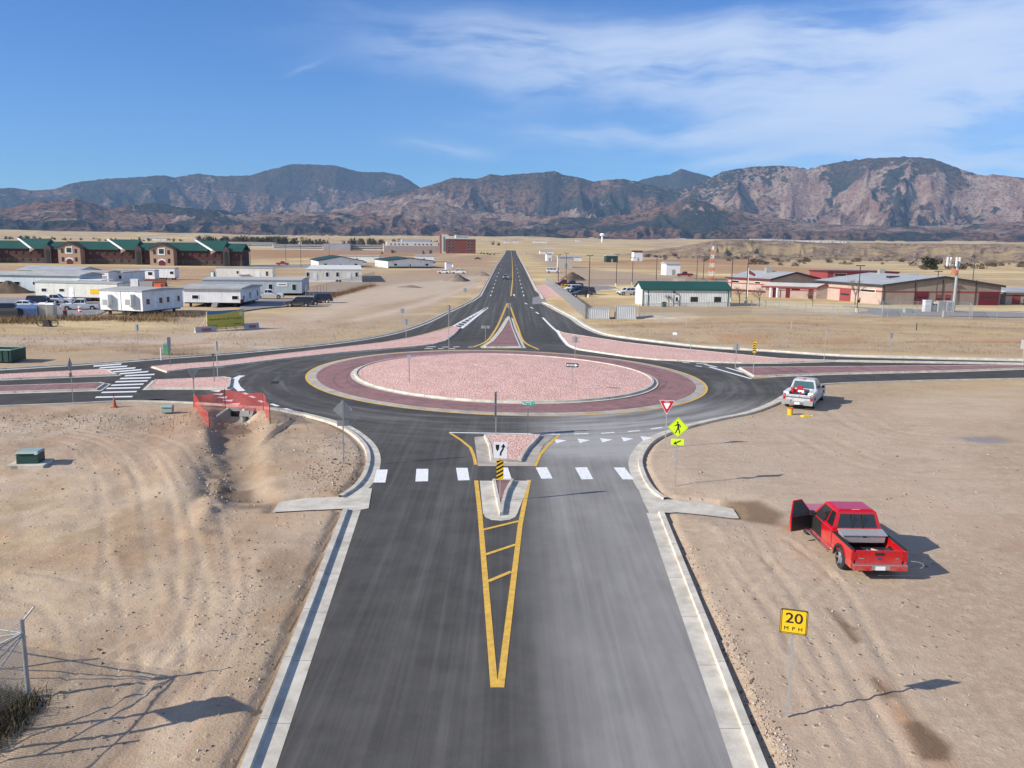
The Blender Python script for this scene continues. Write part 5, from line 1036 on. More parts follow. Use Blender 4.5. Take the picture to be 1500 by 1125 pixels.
# ------------------------------------------------------------------ buildings
def onface(o, a, px, py):
    n = np.array([math.sin(a), -math.cos(a)]); d = ray(px, py); t = ((o[0])*n[0]+(o[1])*n[1])/(d[0]*n[0]+d[1]*n[1])
    p = CAM+d*t; return (p[0]-o[0])*math.cos(a)+(p[1]-o[1])*math.sin(a), p[2]-float(ztf(math.hypot(*o)))
def colx(o, a, px):     # distance along direction a from o until picture column px is reached
    k = ray(px, 420); s_, c_ = math.sin(a), math.cos(a)
    return (o[1]*k[0]-o[0]*k[1])/(c_*k[1]-s_*k[0])
class Bld:
    def __init__(s, name, label, cat, K, side, a, px_end, H, depth=None, px_side=None, group=None, z0=0.0):
        s.a = a = R_(a); k = np.array(G(*K)); u = np.array([math.cos(a), math.sin(a)]); v = np.array([-u[1], u[0]])
        if side == 'R': s.L = colx(k, a+math.pi, px_end); s.o = k-u*s.L
        else: s.L = colx(k, a, px_end); s.o = k
        if px_side is not None: depth = colx(k, a+math.pi/2, px_side)
        s.D = abs(depth); s.H = H if H > 0 else hgt(K, -H); s.t = thing(name, label, cat, tuple(s.o), a, group); s.z0 = z0
    def fr(s, f):  # face frame origin & angle
        if f == 'f': return s.o, s.a
        u = np.array([math.cos(s.a), math.sin(s.a)]); v = np.array([-u[1], u[0]])
        if f == 'r': return s.o+u*s.L, s.a+math.pi/2
        return s.o+v*s.D, s.a-math.pi/2   # left face runs back to front
    def wb(s, mb, f, s0, s1, z0, z1, p0, p1):
        if f == 'f': mb.box(s0, s1, -p1, -p0, z0, z1)
        elif f == 'r': mb.box(s.L+p0, s.L+p1, s0, s1, z0, z1)
        else: mb.box(-p1, -p0, s.D-s1, s.D-s0, z0, z1)
    def px(s, f, x0, y0, x1, y1):
        o, a = s.fr(f); xm = (x0+x1)/2; ym = (y0+y1)/2
        s0 = onface(o, a, x0, ym)[0]; s1 = onface(o, a, x1, ym)[0]; z1 = onface(o, a, xm, y0)[1]; z0 = onface(o, a, xm, y1)[1]; return s0, s1, z0, z1
    def win(s, f, x0, y0, x1, y1, frame=None, glass=None, name='window', rect=None):
        s0, s1, z0, z1 = rect or s.px(f, x0, y0, x1, y1); fr = min(.08, (s1-s0)*.12)
        m = MB(); s.wb(m, f, s0-fr, s1+fr, z0-fr, z1+fr, .004, .04); w_ = m.build(name, frame or WS, s.t)
        m = MB(); s.wb(m, f, s0, s1, z0, z1, .03, .05); m.build('pane', glass or GLS, w_); return w_
    def door(s, f, x0, y0, x1, y1, ms=None, glass=False, rect=None, name='door'):
        s0, s1, z0, z1 = rect or s.px(f, x0, y0, x1, y1); m = MB(); s.wb(m, f, s0, s1, max(z0, s.z0), z1, .004, .05); d = m.build(name, ms or WS, s.t)
        m = MB(); s.wb(m, f, s1-.2, s1-.1, (z0+z1)/2-.05, (z0+z1)/2+.03, .05, .1); m.build('handle', DKM, d)
        if glass: m = MB(); s.wb(m, f, s0+(s1-s0)*.28, s0+(s1-s0)*.72, z0+(z1-z0)*.5, z0+(z1-z0)*.85, .05, .06); m.build('pane', GLS, d)
        return d
    def walls(s, ms, z0=None, top=None): z0 = s.z0 if z0 is None else z0; return MB().box(0, s.L, 0, s.D, z0 if z0 > 0 else -.4, top or s.H).build('wall', ms, s.t)
    def flat(s, ms, ov=.12, th=.18, rise=.0): m = MB(); m.add([(-ov, -ov, s.H), (s.L+ov, -ov, s.H), (s.L+ov, s.D+ov, s.H), (-ov, s.D+ov, s.H), (-ov, -ov, s.H+th), (s.L+ov, -ov, s.H+th), (s.L+ov, s.D+ov, s.H+th), (-ov, s.D+ov, s.H+th), (-ov, s.D/2, s.H+th+rise), (s.L+ov, s.D/2, s.H+th+rise)], [(3, 2, 1, 0), (0, 1, 5, 4), (2, 3, 7, 6), (1, 2, 6, 9, 5), (3, 0, 4, 8, 7), (4, 5, 9, 8), (8, 9, 6, 7)]); return m.build('roof', ms, s.t)
    def gable(s, ms, wm, rise, ov=.35, along='x', th=.15):   # ridge along x (length) or y
        w_ = MB(); m = MB()
        if along == 'x':
            w_.yprism([(0, s.H), (s.D, s.H), (s.D/2, s.H+rise-.02)], 0, s.L); k = ov*rise/(s.D/2)
            m.yprism([(-ov, s.H-k), (s.D/2, s.H+rise), (s.D+ov, s.H-k), (s.D+ov, s.H-k+th), (s.D/2, s.H+rise+th), (-ov, s.H-k+th)], -ov, s.L+ov)
        else:
            w_.xprism([(0, s.H), (s.L, s.H), (s.L/2, s.H+rise-.02)], 0, s.D); k = ov*rise/(s.L/2)
            m.xprism([(-ov, s.H-k), (s.L/2, s.H+rise), (s.L+ov, s.H-k), (s.L+ov, s.H-k+th), (s.L/2, s.H+rise+th), (-ov, s.H-k+th)], -ov, s.D+ov)
        w_.build('gable_wall', wm, s.t); return m.build('roof', ms, s.t)
    def chassis(s, z=.75):
        m = MB(); m.box(.3, s.L-.3, .3, s.D-.3, z-.22, z); 
        x = 1.
        while x < s.L-.5:
            for y in (.5, s.D-.6): m.box(x, x+.35, y, y+.3, -.2, z-.22)
            x += 2.6
        m.build('undercarriage', UND, s.t)
        for xx in (s.L*.55, s.L*.55+.8): m = MB(); m.cyl((xx, -.02, .36), (xx, .25, .36), .36, 14); m.build('wheel', RUB, s.t)
    def steps(s, f, px, py, z):
        s0, _, _, _ = s.px(f, px-1, py-2, px+1, py); m = MB()
        for k in range(3): s.wb(m, f, s0-.5, s0+.5, z*(1-(k+1)/3), z*(1-k/3)-.0, .05+.3*k, .35+.3*k+.0)
        m.build('steps', GALV, s.t)
TR = 'white office trailers'
B = Bld('office_trailer', 'white double trailer with two boxy air conditioners, nearest the yellow banner', 'trailer', (210, 463.5), 'R', -17, 145, -427.5, px_side=267, group=TR, z0=.75)
B.walls(WALLW, .75); B.flat(ROOFG, rise=.25); B.chassis(.75)
for x0 in (154.5, 187.5):
    s0, s1, z0, z1 = B.px('f', x0, 431, x0+9.5, 447); m = MB(); B.wb(m, 'f', s0, s1, z0, z1, .0, .8); ac = m.build('air_conditioner', WALLW, B.t); m = MB(); B.wb(m, 'f', s0+.15, s1-.15, z0+.08, z0+.9, .8, .82); m.build('vent_grille', GALV, ac)
m = MB(); B.wb(m, 'f', B.L/2-.03, B.L/2+.03, .8, B.H-.05, 0, .03); m.build('joint_trim', GALV, B.t)
for x0, x1 in ((214, 219), (233, 237.5), (244, 248), (259.5, 263)): B.win('r', x0, 438-(x0-214)*.11, x1, 446-(x0-214)*.11)
for x0, x1 in ((225, 230), (251, 255.5)): B.door('r', x0, 435-(x0-214)*.1, x1, 454-(x0-214)*.14)
B = Bld('office_trailer', 'wide white trailer with two front windows right of the double trailer', 'trailer', (353, 450), 'R', 0, 266, -424, px_side=381, group=TR, z0=.75)
B.walls(WALLW, .75); B.flat(ROOFG, .35, .25, .35); B.chassis(.75); B.win('f', 281.5, 432.5, 290.5, 437.5); B.win('f', 340, 433.5, 348.5, 438.5); B.win('r', 355.5, 433, 358, 438.5)
m = MB(); s0, s1, z0, z1 = B.px('r', 352.5, 438, 361, 443); B.wb(m, 'r', -.3, 1.5, z0, z1, .01, .08); m.build('dark_plaque', MAR, B.t); B.win('r', 365, 428, 367, 437); B.win('r', 376, 425, 378, 434); B.door('r', 369.5, 427, 373, 443); B.steps('f', 317, 447, .8)
B = Bld('office_trailer', 'long cream trailer with yellow banner behind the parked cars', 'trailer', (173, 443), 'R', -8, 51.5, -416, depth=4.0, px_side=None, group=TR, z0=.8)
B.walls(CREAM, .8); B.flat(ROOFG, rise=.15); B.chassis(.8); B.win('f', 61, 422.5, 68, 427); B.win('f', 87, 423, 94, 427); B.win('f', 156, 423, 163, 427); B.door('f', 101, 421, 108.5, 436.5)
m = MB(); B.wb(m, 'f', *B.px('f', 132, 423.5, 149, 430.5), .01, .05); m.build('yellow_banner', YS, B.t); B.steps('f', 105, 440, .8); m = MB(); B.wb(m, 'f', .2, B.L-.2, .68, .8, .02, .04); m.build('base_trim', MAR, B.t)
B = Bld('site_office', 'long pale blue building with dark windows at the left edge', 'office', (118, 431), 'R', -6, -60, -404.5, depth=8, group=None)
B.walls(LBLW); B.flat(ROOFG, .4, .22, .5)
for x0 in (-2, 21, 48): B.win('f', x0, 412.5, x0+8, 417)
m = MB(); B.wb(m, 'f', 0, B.L, -.2, .5, .01, .04); m.build('skirting', TANP, B.t); s0, s1, z0, z1 = B.px('f', 92, 406, 130, 412); m = MB(); m.box(B.L-.5, B.L+5.5, -1.0, 3.5, 2.9, 3.05); 
for x_ in (B.L+.2, B.L+2.7, B.L+5.3): m.cyl((x_, -.9, -.2), (x_, -.9, 2.9), .07, 6)
m.build('porch', WALLW, B.t)
B = Bld('storage_shed', 'pale metal shed with a low pitched roof below the brown brick barracks', 'shed', (115, 411), 'R', -12, 28, -396.8, depth=9)
B.walls(LBLW); B.gable(ROOFW, LBLW, .9); B.win('f', 38, 401, 42, 405); B.door('f', 59, 398, 62, 403)
B = Bld('office_trailer', 'white trailer row partly hidden behind the long cream trailer', 'trailer', (160, 420), 'R', -6, 50, -399, depth=5, group=TR, z0=.7); B.walls(WALLW, .7); B.flat(ROOFW, rise=.2); B.chassis(.7); B.door('f', 148, 404, 156, 414, GALV); B.win('f', 120, 405, 126, 409)
B = Bld('office_trailer', 'short white trailer end with a dark window behind the grey shed wall', 'trailer', (181, 419), 'R', -10, 161, -399.5, depth=9, group=TR, z0=.7); B.walls(WALLW, .7); B.flat(ROOFW, rise=.1); B.chassis(.7); B.win('f', 174.5, 403.5, 178, 408.5)
B = Bld('office_trailer', 'white trailer with three front windows below the second barracks', 'trailer', (227, 413), 'R', -5, 167, -396.5, px_side=234, group=TR, z0=.8); B.walls(WALLW, .8); B.flat(ROOFG, rise=.1); B.chassis(.8)
for x0 in (184.5, 196, 217): B.win('f', x0, 398.5, x0+6, 403)
B = Bld('office_trailer', 'white trailer half hidden behind the three window trailer', 'trailer', (256.5, 411), 'R', -3, 207, -393.5, px_side=263, group=TR, z0=.7); B.walls(WALLW, .7); B.flat(ROOFW, rise=.1); B.chassis(.7); B.win('f', 249, 397.5, 254, 401.5); B.door('r', 258.5, 396, 261, 406)
B = Bld('office_trailer', 'long white trailer with a ramp by the green portable toilet', 'trailer', (399.5, 410), 'R', 2, 317, -393, px_side=404.5, group=TR, z0=.7); B.walls(CREAM, .7); B.flat(ROOFW, rise=.1); B.chassis(.7); B.win('f', 346.5, 397, 349.5, 401, glass=BLK); B.win('f', 389.5, 397.5, 392.5, 404); B.door('f', 374, 397.5, 381, 408); m = MB(); B.wb(m, 'f', *B.px('f', 348, 401, 364, 402), .1, 1.2); m.build('ramp', WALLW, B.t)
B = Bld('office_trailer', 'grey-blue trailer with small white name board and two tall windows', 'trailer', (442.5, 434), 'R', 7, 296, -411, px_side=453, group=TR, z0=.6); B.walls(BLUW, .6); B.flat(GREYB, rise=.2); B.chassis(.6); B.win('f', 393.5, 416.5, 399, 425); B.win('f', 428, 416.5, 433.5, 425)
m = MB(); s0, s1, z0, z1 = B.px('f', 405.5, 414, 421, 419.5); B.wb(m, 'f', s0, s1, z0, z1, .01, .05); nb = m.build('name_board', WS, B.t); B.win('r', 447, 417, 449, 426)
m = MB(); B.wb(m, 'f', s0+.35, s1-.3, (z0+z1)/2-.09, (z0+z1)/2+.07, .05, .056); m.build('lettering_bar', DKM, nb)
B = Bld('office_trailer', 'cream trailer with four windows in front of the first gabled hall', 'trailer', (530.5, 413.5), 'R', 11, 448.5, -395, px_side=534, group=TR, z0=.7); B.walls(CREAM, .7); B.flat(CREAM, .1, .1, .0); B.chassis(.7); m = MB(); m.box(0, B.L, .02, .08, -.2, .69); m.build('skirting', WS, B.t)
for x0 in (449, 477.5, 492.5, 520.5): B.win('f', x0, 399, x0+3.5, 405)
for x0 in (459, 508.5): B.door('f', x0, 399.5, x0+5.5, 410)
# gabled halls
for (K, xe, lb, sdx) in (((532, 392), 467.5, 'white hall with dark green gable roof above the cream trailer', (475, 519.5, 499)), ((634, 393), 569, 'white hall with dark green gable roof nearest the white box', (577.5, 623.5, 601))):
    B = Bld('gabled_hall', lb, 'hall', K, 'R', 19, xe, -382.5, depth=34); B.walls(WALLW); rise = hgt(((K[0]+xe)/2, K[1]), 376.3 if xe < 500 else 378.6)-B.H; rise = max(1.2, min(2.2, rise)); B.gable(DGR, WALLW, rise, along='y', ov=.5, th=.3)
    for x0 in sdx[:2]: B.win('f', x0-.3, 386.2, x0+4, 389.2, glass=BLK)
    B.door('f', sdx[2]-2, 386, sdx[2]+2, 394, WALLW, True); m = MB(); B.wb(m, 'f', 0, B.L, -.3, .7, .02, .3); m.build('stone_base', DBRK2, B.t)
    m = MB(); B.wb(m, 'r', 5, 30, 2, B.H-.3, .0, 2.5); m.build('side_lean_to', GALV, B.t)
# white box and small white structures
B = Bld('storage_box', 'plain white box cabin on the dirt right of the gabled halls', 'storage box', (661, 395), 'R', 15, 653.5, -384.8, depth=3, ); B.walls(WALLW); B.flat(ROOFW); B.door('r', 662, 388, 663.6, 391)
# metal office with green roof
B = Bld('metal_office', 'ribbed white metal office with a green roof behind the conex boxes', 'office', (940.5, 449.6), 'L', 2, 1070.5, -423, depth=7.5); B.walls(RIBW); B.gable(GRNR, RIBW, 1.15, .3, 'x', .14)
m = MB()
for s0 in (0, 1.0, B.L-.5): B.wb(m, 'f', s0, s0+.16, 0, B.H, 0, .06)
B.wb(m, 'f', 0, B.L, B.H-.25, B.H-.1, .0, .3); m.build('green_trim', GRNR, B.t)
B.door('f', 987.5, 433, 995, 449, WALLW, True); m = MB(); B.wb(m, 'f', *B.px('f', 986.8, 432.3, 987.6, 449), 0, .06); B.wb(m, 'f', *B.px('f', 995, 432.3, 995.8, 449), 0, .06); m.build('door_trim', GRNR, B.t)
B.win('f', 1012, 435.5, 1021.5, 441.5, GRNR); B.win('f', 1046.5, 435.5, 1055.5, 442, GRNR); m = MB(); B.wb(m, 'f', *B.px('f', 944, 429.5, 952, 432.5), .01, .05); m.build('name_board', WS, B.t)
m = MB(); B.wb(m, 'f', *B.px('f', 986, 426.5, 989, 429), .0, .3); m.build('wall_lamp', DKM, B.t)
x, y, z = at(972, 450.5); t = thing('ac_unit', 'dark green air conditioning unit by the metal office wall', 'air conditioner', (x, y-.5, z)); MB().box(-.4, .4, -.35, .35, 0, .9).build('case', DGR, t, bevel=.02); MB().cyl((0, 0, .9), (0, 0, .95), .3, 14).build('fan_guard', DKM, t)
x, y, z = at(1006, 450.5); t = thing('bike_rack', 'low looped rack against the metal office wall', 'rack', (x, y-.5, z)); m = MB()
for k in range(5):
    for j in range(8): a0, a1 = math.pi*j/8, math.pi*(j+1)/8; m.cyl((k*.35-.7, -.3*math.cos(a0), .55*math.sin(a0)), (k*.35-.7, -.3*math.cos(a1), .55*math.sin(a1)), .03, 5)
m.build('hoops', GALV, t); MB().box(-.8, .8, -.03, .03, 0, .05).build('base_rail', GALV, t)
for K, xe, ty, lb in (((861, 467.8), 894.5, 452.7, 'lower pale ribbed container on the left of the pair'), ((901.5, 468.5), 934, 449, 'taller pale ribbed container on the right of the pair')):
    B = Bld('container', lb, 'container', K, 'L', -4, xe, -ty, depth=2.4, group='pale containers by the fence'); B.walls(RIBG, .1); B.flat(ROOFW, .02, .06, .02)
    m = MB(); B.wb(m, 'l', .1, B.D-.1, .2, B.H-.1, .0, .05); d = m.build('end_door', GALV, B.t); m = MB()
    for s0 in (.7, 1.2, 1.7): B.wb(m, 'l', s0, s0+.05, .2, B.H-.1, .05, .09)
    m.build('lock_rods', GALV, d); m = MB()
    for s0 in (0, B.L-.12): B.wb(m, 'f', s0, s0+.12, 0, B.H, .0, .05)
    B.wb(m, 'f', 0, B.L, 0, .15, .0, .06); m.build('corner_posts', GALV, B.t)

# fire station: main hall on a slightly skewed plan
def skewhall(name, label, K, a1, a2, pxr, pxl, ty, rise, wallm, ridge_on_gable=True, roofm=ROOFW, fascia=DKM):
    k = np.array(G(*K)); u = np.array([math.cos(R_(a1)), math.sin(R_(a1))]); v = np.array([math.cos(R_(a2)), math.sin(R_(a2))])
    L = colx(k, R_(a1), pxr); Dp = colx(k, R_(a2), pxl); H = hgt(K, ty); t = thing(name, label, 'station building', tuple(k)); f = lambda s, q, z: (*(u*s+v*q), z)
    m = MB(); m.add([f(0, 0, -.3), f(L, 0, -.3), f(L, Dp, -.3), f(0, Dp, -.3), f(0, 0, H), f(L, 0, H), f(L, Dp, H), f(0, Dp, H), f(L/2, 0, H+rise), f(L/2, Dp, H+rise)], [(0, 1, 5, 8, 4), (1, 2, 6, 5), (2, 3, 7, 9, 6), (3, 0, 4, 7)]); m.build('wall', wallm, t)
    m = MB(); o_ = .5; kk = rise/(L/2)*o_
    P1 = [(-o_, H-kk), (L/2, H+rise), (L+o_, H-kk)]
    for (sa, za), (sb, zb) in ((P1[0], P1[1]), (P1[1], P1[2])):
        m.add([f(sa, -o_, za+.02), f(sb, -o_, zb+.02), f(sb, Dp+o_, zb+.02), f(sa, Dp+o_, za+.02), f(sa, -o_, za+.25), f(sb, -o_, zb+.25), f(sb, Dp+o_, zb+.25), f(sa, Dp+o_, za+.25)], [(3, 2, 1, 0), (4, 5, 6, 7), (0, 1, 5, 4), (1, 2, 6, 5), (2, 3, 7, 6), (3, 0, 4, 7)])
    rf = m.build('roof', roofm, t); m = MB()
    for (sa, za), (sb, zb) in ((P1[0], P1[1]), (P1[1], P1[2])):
        m.add([f(sa, -o_-.03, za-.15), f(sb, -o_-.03, zb-.15), f(sb, -o_-.03, zb+.3), f(sa, -o_-.03, za+.3)], [(0, 1, 2, 3)])
    m.add([f(-o_-.03, -o_, H-kk-.15), f(-o_-.03, Dp+o_, H-kk-.15), f(-o_-.03, Dp+o_, H-kk+.27), f(-o_-.03, -o_, H-kk+.27)], [(3, 2, 1, 0)]); m.build('fascia', fascia, t)
    def bx(face, s0, s1, z0, z1, p0, p1):
        m = MB(); n1 = -v if face == 'g' else -u; d = u if face == 'g' else v; vs = []
        for z in (z0, z1):
            for s_, p_ in ((s0, p1), (s1, p1), (s1, p0), (s0, p0)): vs.append((*(d*s_+n1*p_), z))
        fs = [(3, 2, 1, 0), (4, 5, 6, 7), (0, 1, 5, 4), (1, 2, 6, 5), (2, 3, 7, 6), (3, 0, 4, 7)]; m.add(vs, fs); return m
    def pxr_(face, x0, y0, x1, y1):
        a = R_(a1) if face == 'g' else R_(a2); s0 = onface(k, a, x0, y0)[0]; s1 = onface(k, a, x1, y0)[0]; z1 = onface(k, a, (x0+x1)/2, y0)[1]; z0 = onface(k, a, (x0+x1)/2, y1)[1]; return min(s0, s1), max(s0, s1), z0, z1
    return t, L, Dp, H, bx, pxr_, f, rf
t, L, Dp, H, bx, pp, f, rf = skewhall('fire_station', 'large tan station hall with pale roof and red stripe behind the phone mast', (1290.5, 446.5), 4, 110, 1467, 1195, 418.3, 1.75, BEID)
bx('g', -.02, L+.02, H-1.35, H-1.05, .0, .05).build('red_stripe', REDB, t); bx('s', 0, Dp, H-1.35, H-1.05, .0, .06).build('red_stripe', REDB, t); bx('s', 0, Dp, -.3, H, -.01, .03).build('painted_lit_side', BEI, t)  # side wall skinned in lighter beige, sunlight put into its colour
for q, fc, ms, nm in (((1341, 427.5, 1360, 446), 'g', MAR, 'garage_door'), ((1371, 431.5, 1380, 446), 'g', REDB, 'entry_door'), ((1384, 431.5, 1392, 446), 'g', REDB, 'entry_door'), ((1434, 427.5, 1464, 444), 'g', MAR, 'garage_door'), ((1231, 424, 1247, 441), 's', REDB, 'garage_door')):
    s0, s1, z0, z1 = pp(fc, *q); d = bx(fc, s0, s1, 0, z1, .03, .09).build(nm, ms, t); bx(fc, s0+(s1-s0)*.12, s1-(s1-s0)*.12, z1*.52, z1*.66, .09, .11).build('pane', GLS, d)
s0, s1, z0, z1 = pp('s', 1261, 423.5, 1283, 428); w_ = bx('s', s0, s1, z0, z1, .03, .08).build('window_band', WS, t); bx('s', s0+.1, s1-.1, z0+.08, z1-.08, .08, .10).build('pane', GLS, w_)
for s_ in (.25, L*.27, L*.5, L*.78): bx('g', s_, s_+.12, 0, H-.2+(1.5 if s_ > 5 and s_ < 20 else 0), .05, .13).build('downpipe', DKM, t)
def roofunit(t, p, sz, ms): MB().box(p[0]-sz[0]/2, p[0]+sz[0]/2, p[1]-sz[1]/2, p[1]+sz[1]/2, p[2], p[2]+sz[2]).build('roof_unit', ms, t, bevel=.05)
roofunit(t, f(L*.33, Dp*.4, H+.9), (2.2, 1.6, .8), DKM); roofunit(t, f(L*.5, Dp*.85, H+1.6), (1.2, 1.2, 1.2), GALV); roofunit(t, f(L*.72, Dp*.75, H+.7), (2.5, 1.5, 1.2), GALV)
t, L, Dp, H, bx, pp, f, rf = skewhall('station_wing', 'tan station wing with long grey roof at the left of the complex', (1127, 431.5), 30, 125, 1197, 1066, 409.5, 1.5, BEI, fascia=MAR)
bx('s', 0, Dp, H-1.4, H-1.15, .0, .05).build('red_stripe', REDB, t); 
for q in ((1071, 410.5, 1083, 414), (1106, 412.5, 1114, 416)): s0, s1, z0, z1 = pp('s', *q); w_ = bx('s', s0, s1, z0, z1, .02, .06).build('window', WS, t); bx('s', s0+.06, s1-.06, z0+.06, z1-.06, .06, .08).build('pane', GLS, w_)
bx('s', 1, Dp*.9, .3, .8, .02, .1).build('low_dark_band', MAR, t); roofunit(t, f(L*.4, Dp*.5, H+1.2), (1.6, 1.6, 1.4), GALV); roofunit(t, f(L*.75, Dp*.2, H+.8), (2.4, 1.2, .8), GALV)
t, L, Dp, H, bx, pp, f, rf = skewhall('station_wing', 'low link building with open entrance canopy between the station halls', (1195, 439), 5, 160, 1215, 1122, 421, .6, BEI, fascia=REDB)
bx('s', 0, Dp, H-.9, H-.7, .0, .05).build('red_stripe', REDB, t)
for q in ((1133, 421, 1141, 433), (1152, 420, 1158, 431), (1185, 424, 1192, 438)): s0, s1, z0, z1 = pp('s', *q); bx('s', s0, s1, 0, z1, .02, .08).build('entry_door', MAR, t)
for q in (1137, 1147): s0 = pp('s', q, 420, q+1.2, 430); bx('s', s0[0], s0[1], 0, H-.3, 1.2, 1.5).build('canopy_post', WS, t)
s0 = pp('s', 1160, 421, 1172, 425); bx('s', s0[0], s0[1], s0[2], s0[3], .02, .06).build('window', GLS, t)
B = Bld('station_annex', 'small tan annex with red door at the far right edge', 'annex', (1472, 446.5), 'L', 6, 1560, -428.5, depth=8); B.walls(BEI); B.flat(ROOFW, .4, .25, .6); m = MB(); B.wb(m, 'f', 0, B.L, B.H-.75, B.H-.45, 0, .05); m.build('red_stripe', REDB, B.t); B.door('f', 1482.5, 432, 1494, 446, REDB); 
B = Bld('station_block', 'dark red flat topped block behind the station halls', 'station block', (1315, 418), 'R', 6, 1211, -399.5, depth=12); B.walls(REDB); B.flat(MAR, .3, .3); B.win('f', 1222, 400.5, 1240, 404.5); B.win('f', 1262, 401.5, 1280, 405)
# barracks
def barracks(label, K, xl, xr_end, a, seed):
    B = Bld('barracks', label, 'barracks', K, 'R', a, xl, 8.6, depth=10); L = B.L; H = 7.4; B.H = H
    k = np.array(G(*K)); 
    MB().box(0, L, 0, 10, -.5, 6.6).build('wall', DBRK, B.t)
    MB().box(-.02, L+.02, -.12, 10.1, -.5, 2.5).build('lower_wall', DBRK2, B.t)
    m = MB(); m.yprism([(-.8, 6.5), (5, 9.7), (10.8, 6.5), (10.8, 6.9), (5, 10.1), (-.8, 6.9)], -.5, L*.62); m.yprism([(-.8, 6.4), (5, 9.4), (10.8, 6.4), (10.8, 6.8), (5, 9.8), (-.8, 6.8)], L*.80, L+.6); xa, xb = L*.44, L*.44+9.5
    m.add([(xb, -1.6, 6.5), (L*.8, -1.6, 6.5), (L*.8, 5, 10.6), (xa, 5, 10.6), (L*.8, 11.6, 6.5), (xb, 11.6, 6.5), (xb, -1.6, 6.95), (L*.8, -1.6, 6.95), (L*.8, 5, 11.1), (xa, 5, 11.1), (L*.8, 11.6, 6.95), (xb, 11.6, 6.95)], [(6, 7, 8, 9), (9, 8, 10, 11), (0, 1, 7, 6), (1, 4, 10, 8, 7), (4, 5, 11, 10), (5, 0, 6, 9, 11), (0, 5, 4, 1)]); m.build('roof', GRNR, B.t)
    m = MB(); x1 = L*.46
    x1 = xb; m.add([(xb-.6, -1.75, 6.6), (xb+.2, -1.75, 6.6), (xa+.5, 4.9, 10.9), (xa-.4, 4.9, 10.9), (xb-.6, -1.75, 7.1), (xb+.2, -1.75, 7.1), (xa+.5, 4.9, 11.2), (xa-.4, 4.9, 11.2)], [(3, 2, 1, 0), (4, 5, 6, 7), (0, 1, 5, 4), (1, 2, 6, 5), (2, 3, 7, 6), (3, 0, 4, 7)]); m.build('white_roof_edge', WALLW, B.t)
    m = MB(); m.xprism([(x1-.9, 5.0), (x1+1.4, 6.4), (x1+.2, 7.1), (x1-.9, 6.5)], -1.72, -1.5); m.build('brick_corbel', BRK, B.t)
    # entrance block at the left end
    e0 = colx(B.o, B.a, xl+(34 if seed else 32)); e0 = min(e0, L*.3)
    m = MB(); m.xprism([(0, -.5), (e0, -.5), (e0, 7.2), (e0/2, 9.2), (0, 7.2)], -4, 4); en = m.build('entrance_block', BRK, B.t)
    m = MB(); m.xprism([(-.6, 7.0), (e0/2, 9.3), (e0+.6, 7.0), (e0+.6, 7.4), (e0/2, 9.8), (-.6, 7.4)], -4.6, 5); m.build('entrance_roof', DBRK2, en)
    c_ = e0/2
    m = MB(); m.box(c_-1.6, c_+1.6, -4.12, -4.0, 4.6, 7.8); m.xprism([(c_-1.9, 1.6), (c_-1.5, 2.6), (c_, 3.1), (c_+1.5, 2.6), (c_+1.9, 1.6), (c_+1.4, 1.6), (c_+1.1, 2.2), (c_, 2.5), (c_-1.1, 2.2), (c_-1.4, 1.6)], -4.14, -4.0); m.build('white_surround', WALLW, en)
    m = MB(); m.box(c_-1.05, c_+1.05, -4.2, -4.1, 5.2, 7.3); w_ = m.build('window', GRNR, B.t); m = MB(); m.box(c_-.9, c_+.9, -4.24, -4.2, 5.3, 6.6); m.build('pane', GLS, w_)
    m = MB(); m.xprism([(c_-1.35, 0), (c_+1.35, 0), (c_+1.35, 1.7), (c_, 2.35), (c_-1.35, 1.7)], -4.1, -4.0); m.build('arched_entry', MAR, B.t)
    for x_ in (e0*.2, e0*.8):
        for z_ in (1.2, 4.9): m = MB(); m.box(x_-.55, x_+.55, -4.06, -4.0, z_, z_+1.9); w_ = m.build('window', DBRK2, B.t); m = MB(); m.box(x_-.42, x_+.42, -4.1, -4.06, z_+.12, z_+1.78); m.build('pane', GLS, w_)
    x_ = e0+2.
    while x_ < L-2:
        for z_ in (1.0, 4.3):
            if not (L*.78 < x_ < L*.86): m = MB(); m.box(x_, x_+1.1, -.2, -.1 if z_ < 2 else 0, z_, z_+1.4); w_ = m.build('window', DBRK2, B.t); m = MB(); m.box(x_+.1, x_+1., -.22, -.2, z_+.1, z_+1.3); m.build('pane', GLS, w_)
        x_ += 3.4
    m = MB(); m.xprism([(L*.8, -.4), (L*.87, -.4), (L*.87, 7.2), (L*.835, 8.6), (L*.8, 7.2)], -1.6, .5); sr = m.build('stair_tower', DBRK2, B.t); m = MB(); m.xprism([(L*.815, 0), (L*.855, 0), (L*.855, 5.6), (L*.835, 6.6), (L*.815, 5.6)], -1.7, -1.6); m.build('tall_arch', BLK, sr)
barracks('brown barracks cut by the left photo edge, with green roof', (96, 386.2), -36, 96, 0, 0)
barracks('middle green roofed barracks with a tan gabled entrance block', (228, 388.2), 96, 228, 0, 0)
barracks('rightmost green roofed barracks with a tan gabled entrance block', (355, 390.2), 228, 355, 0, 1)
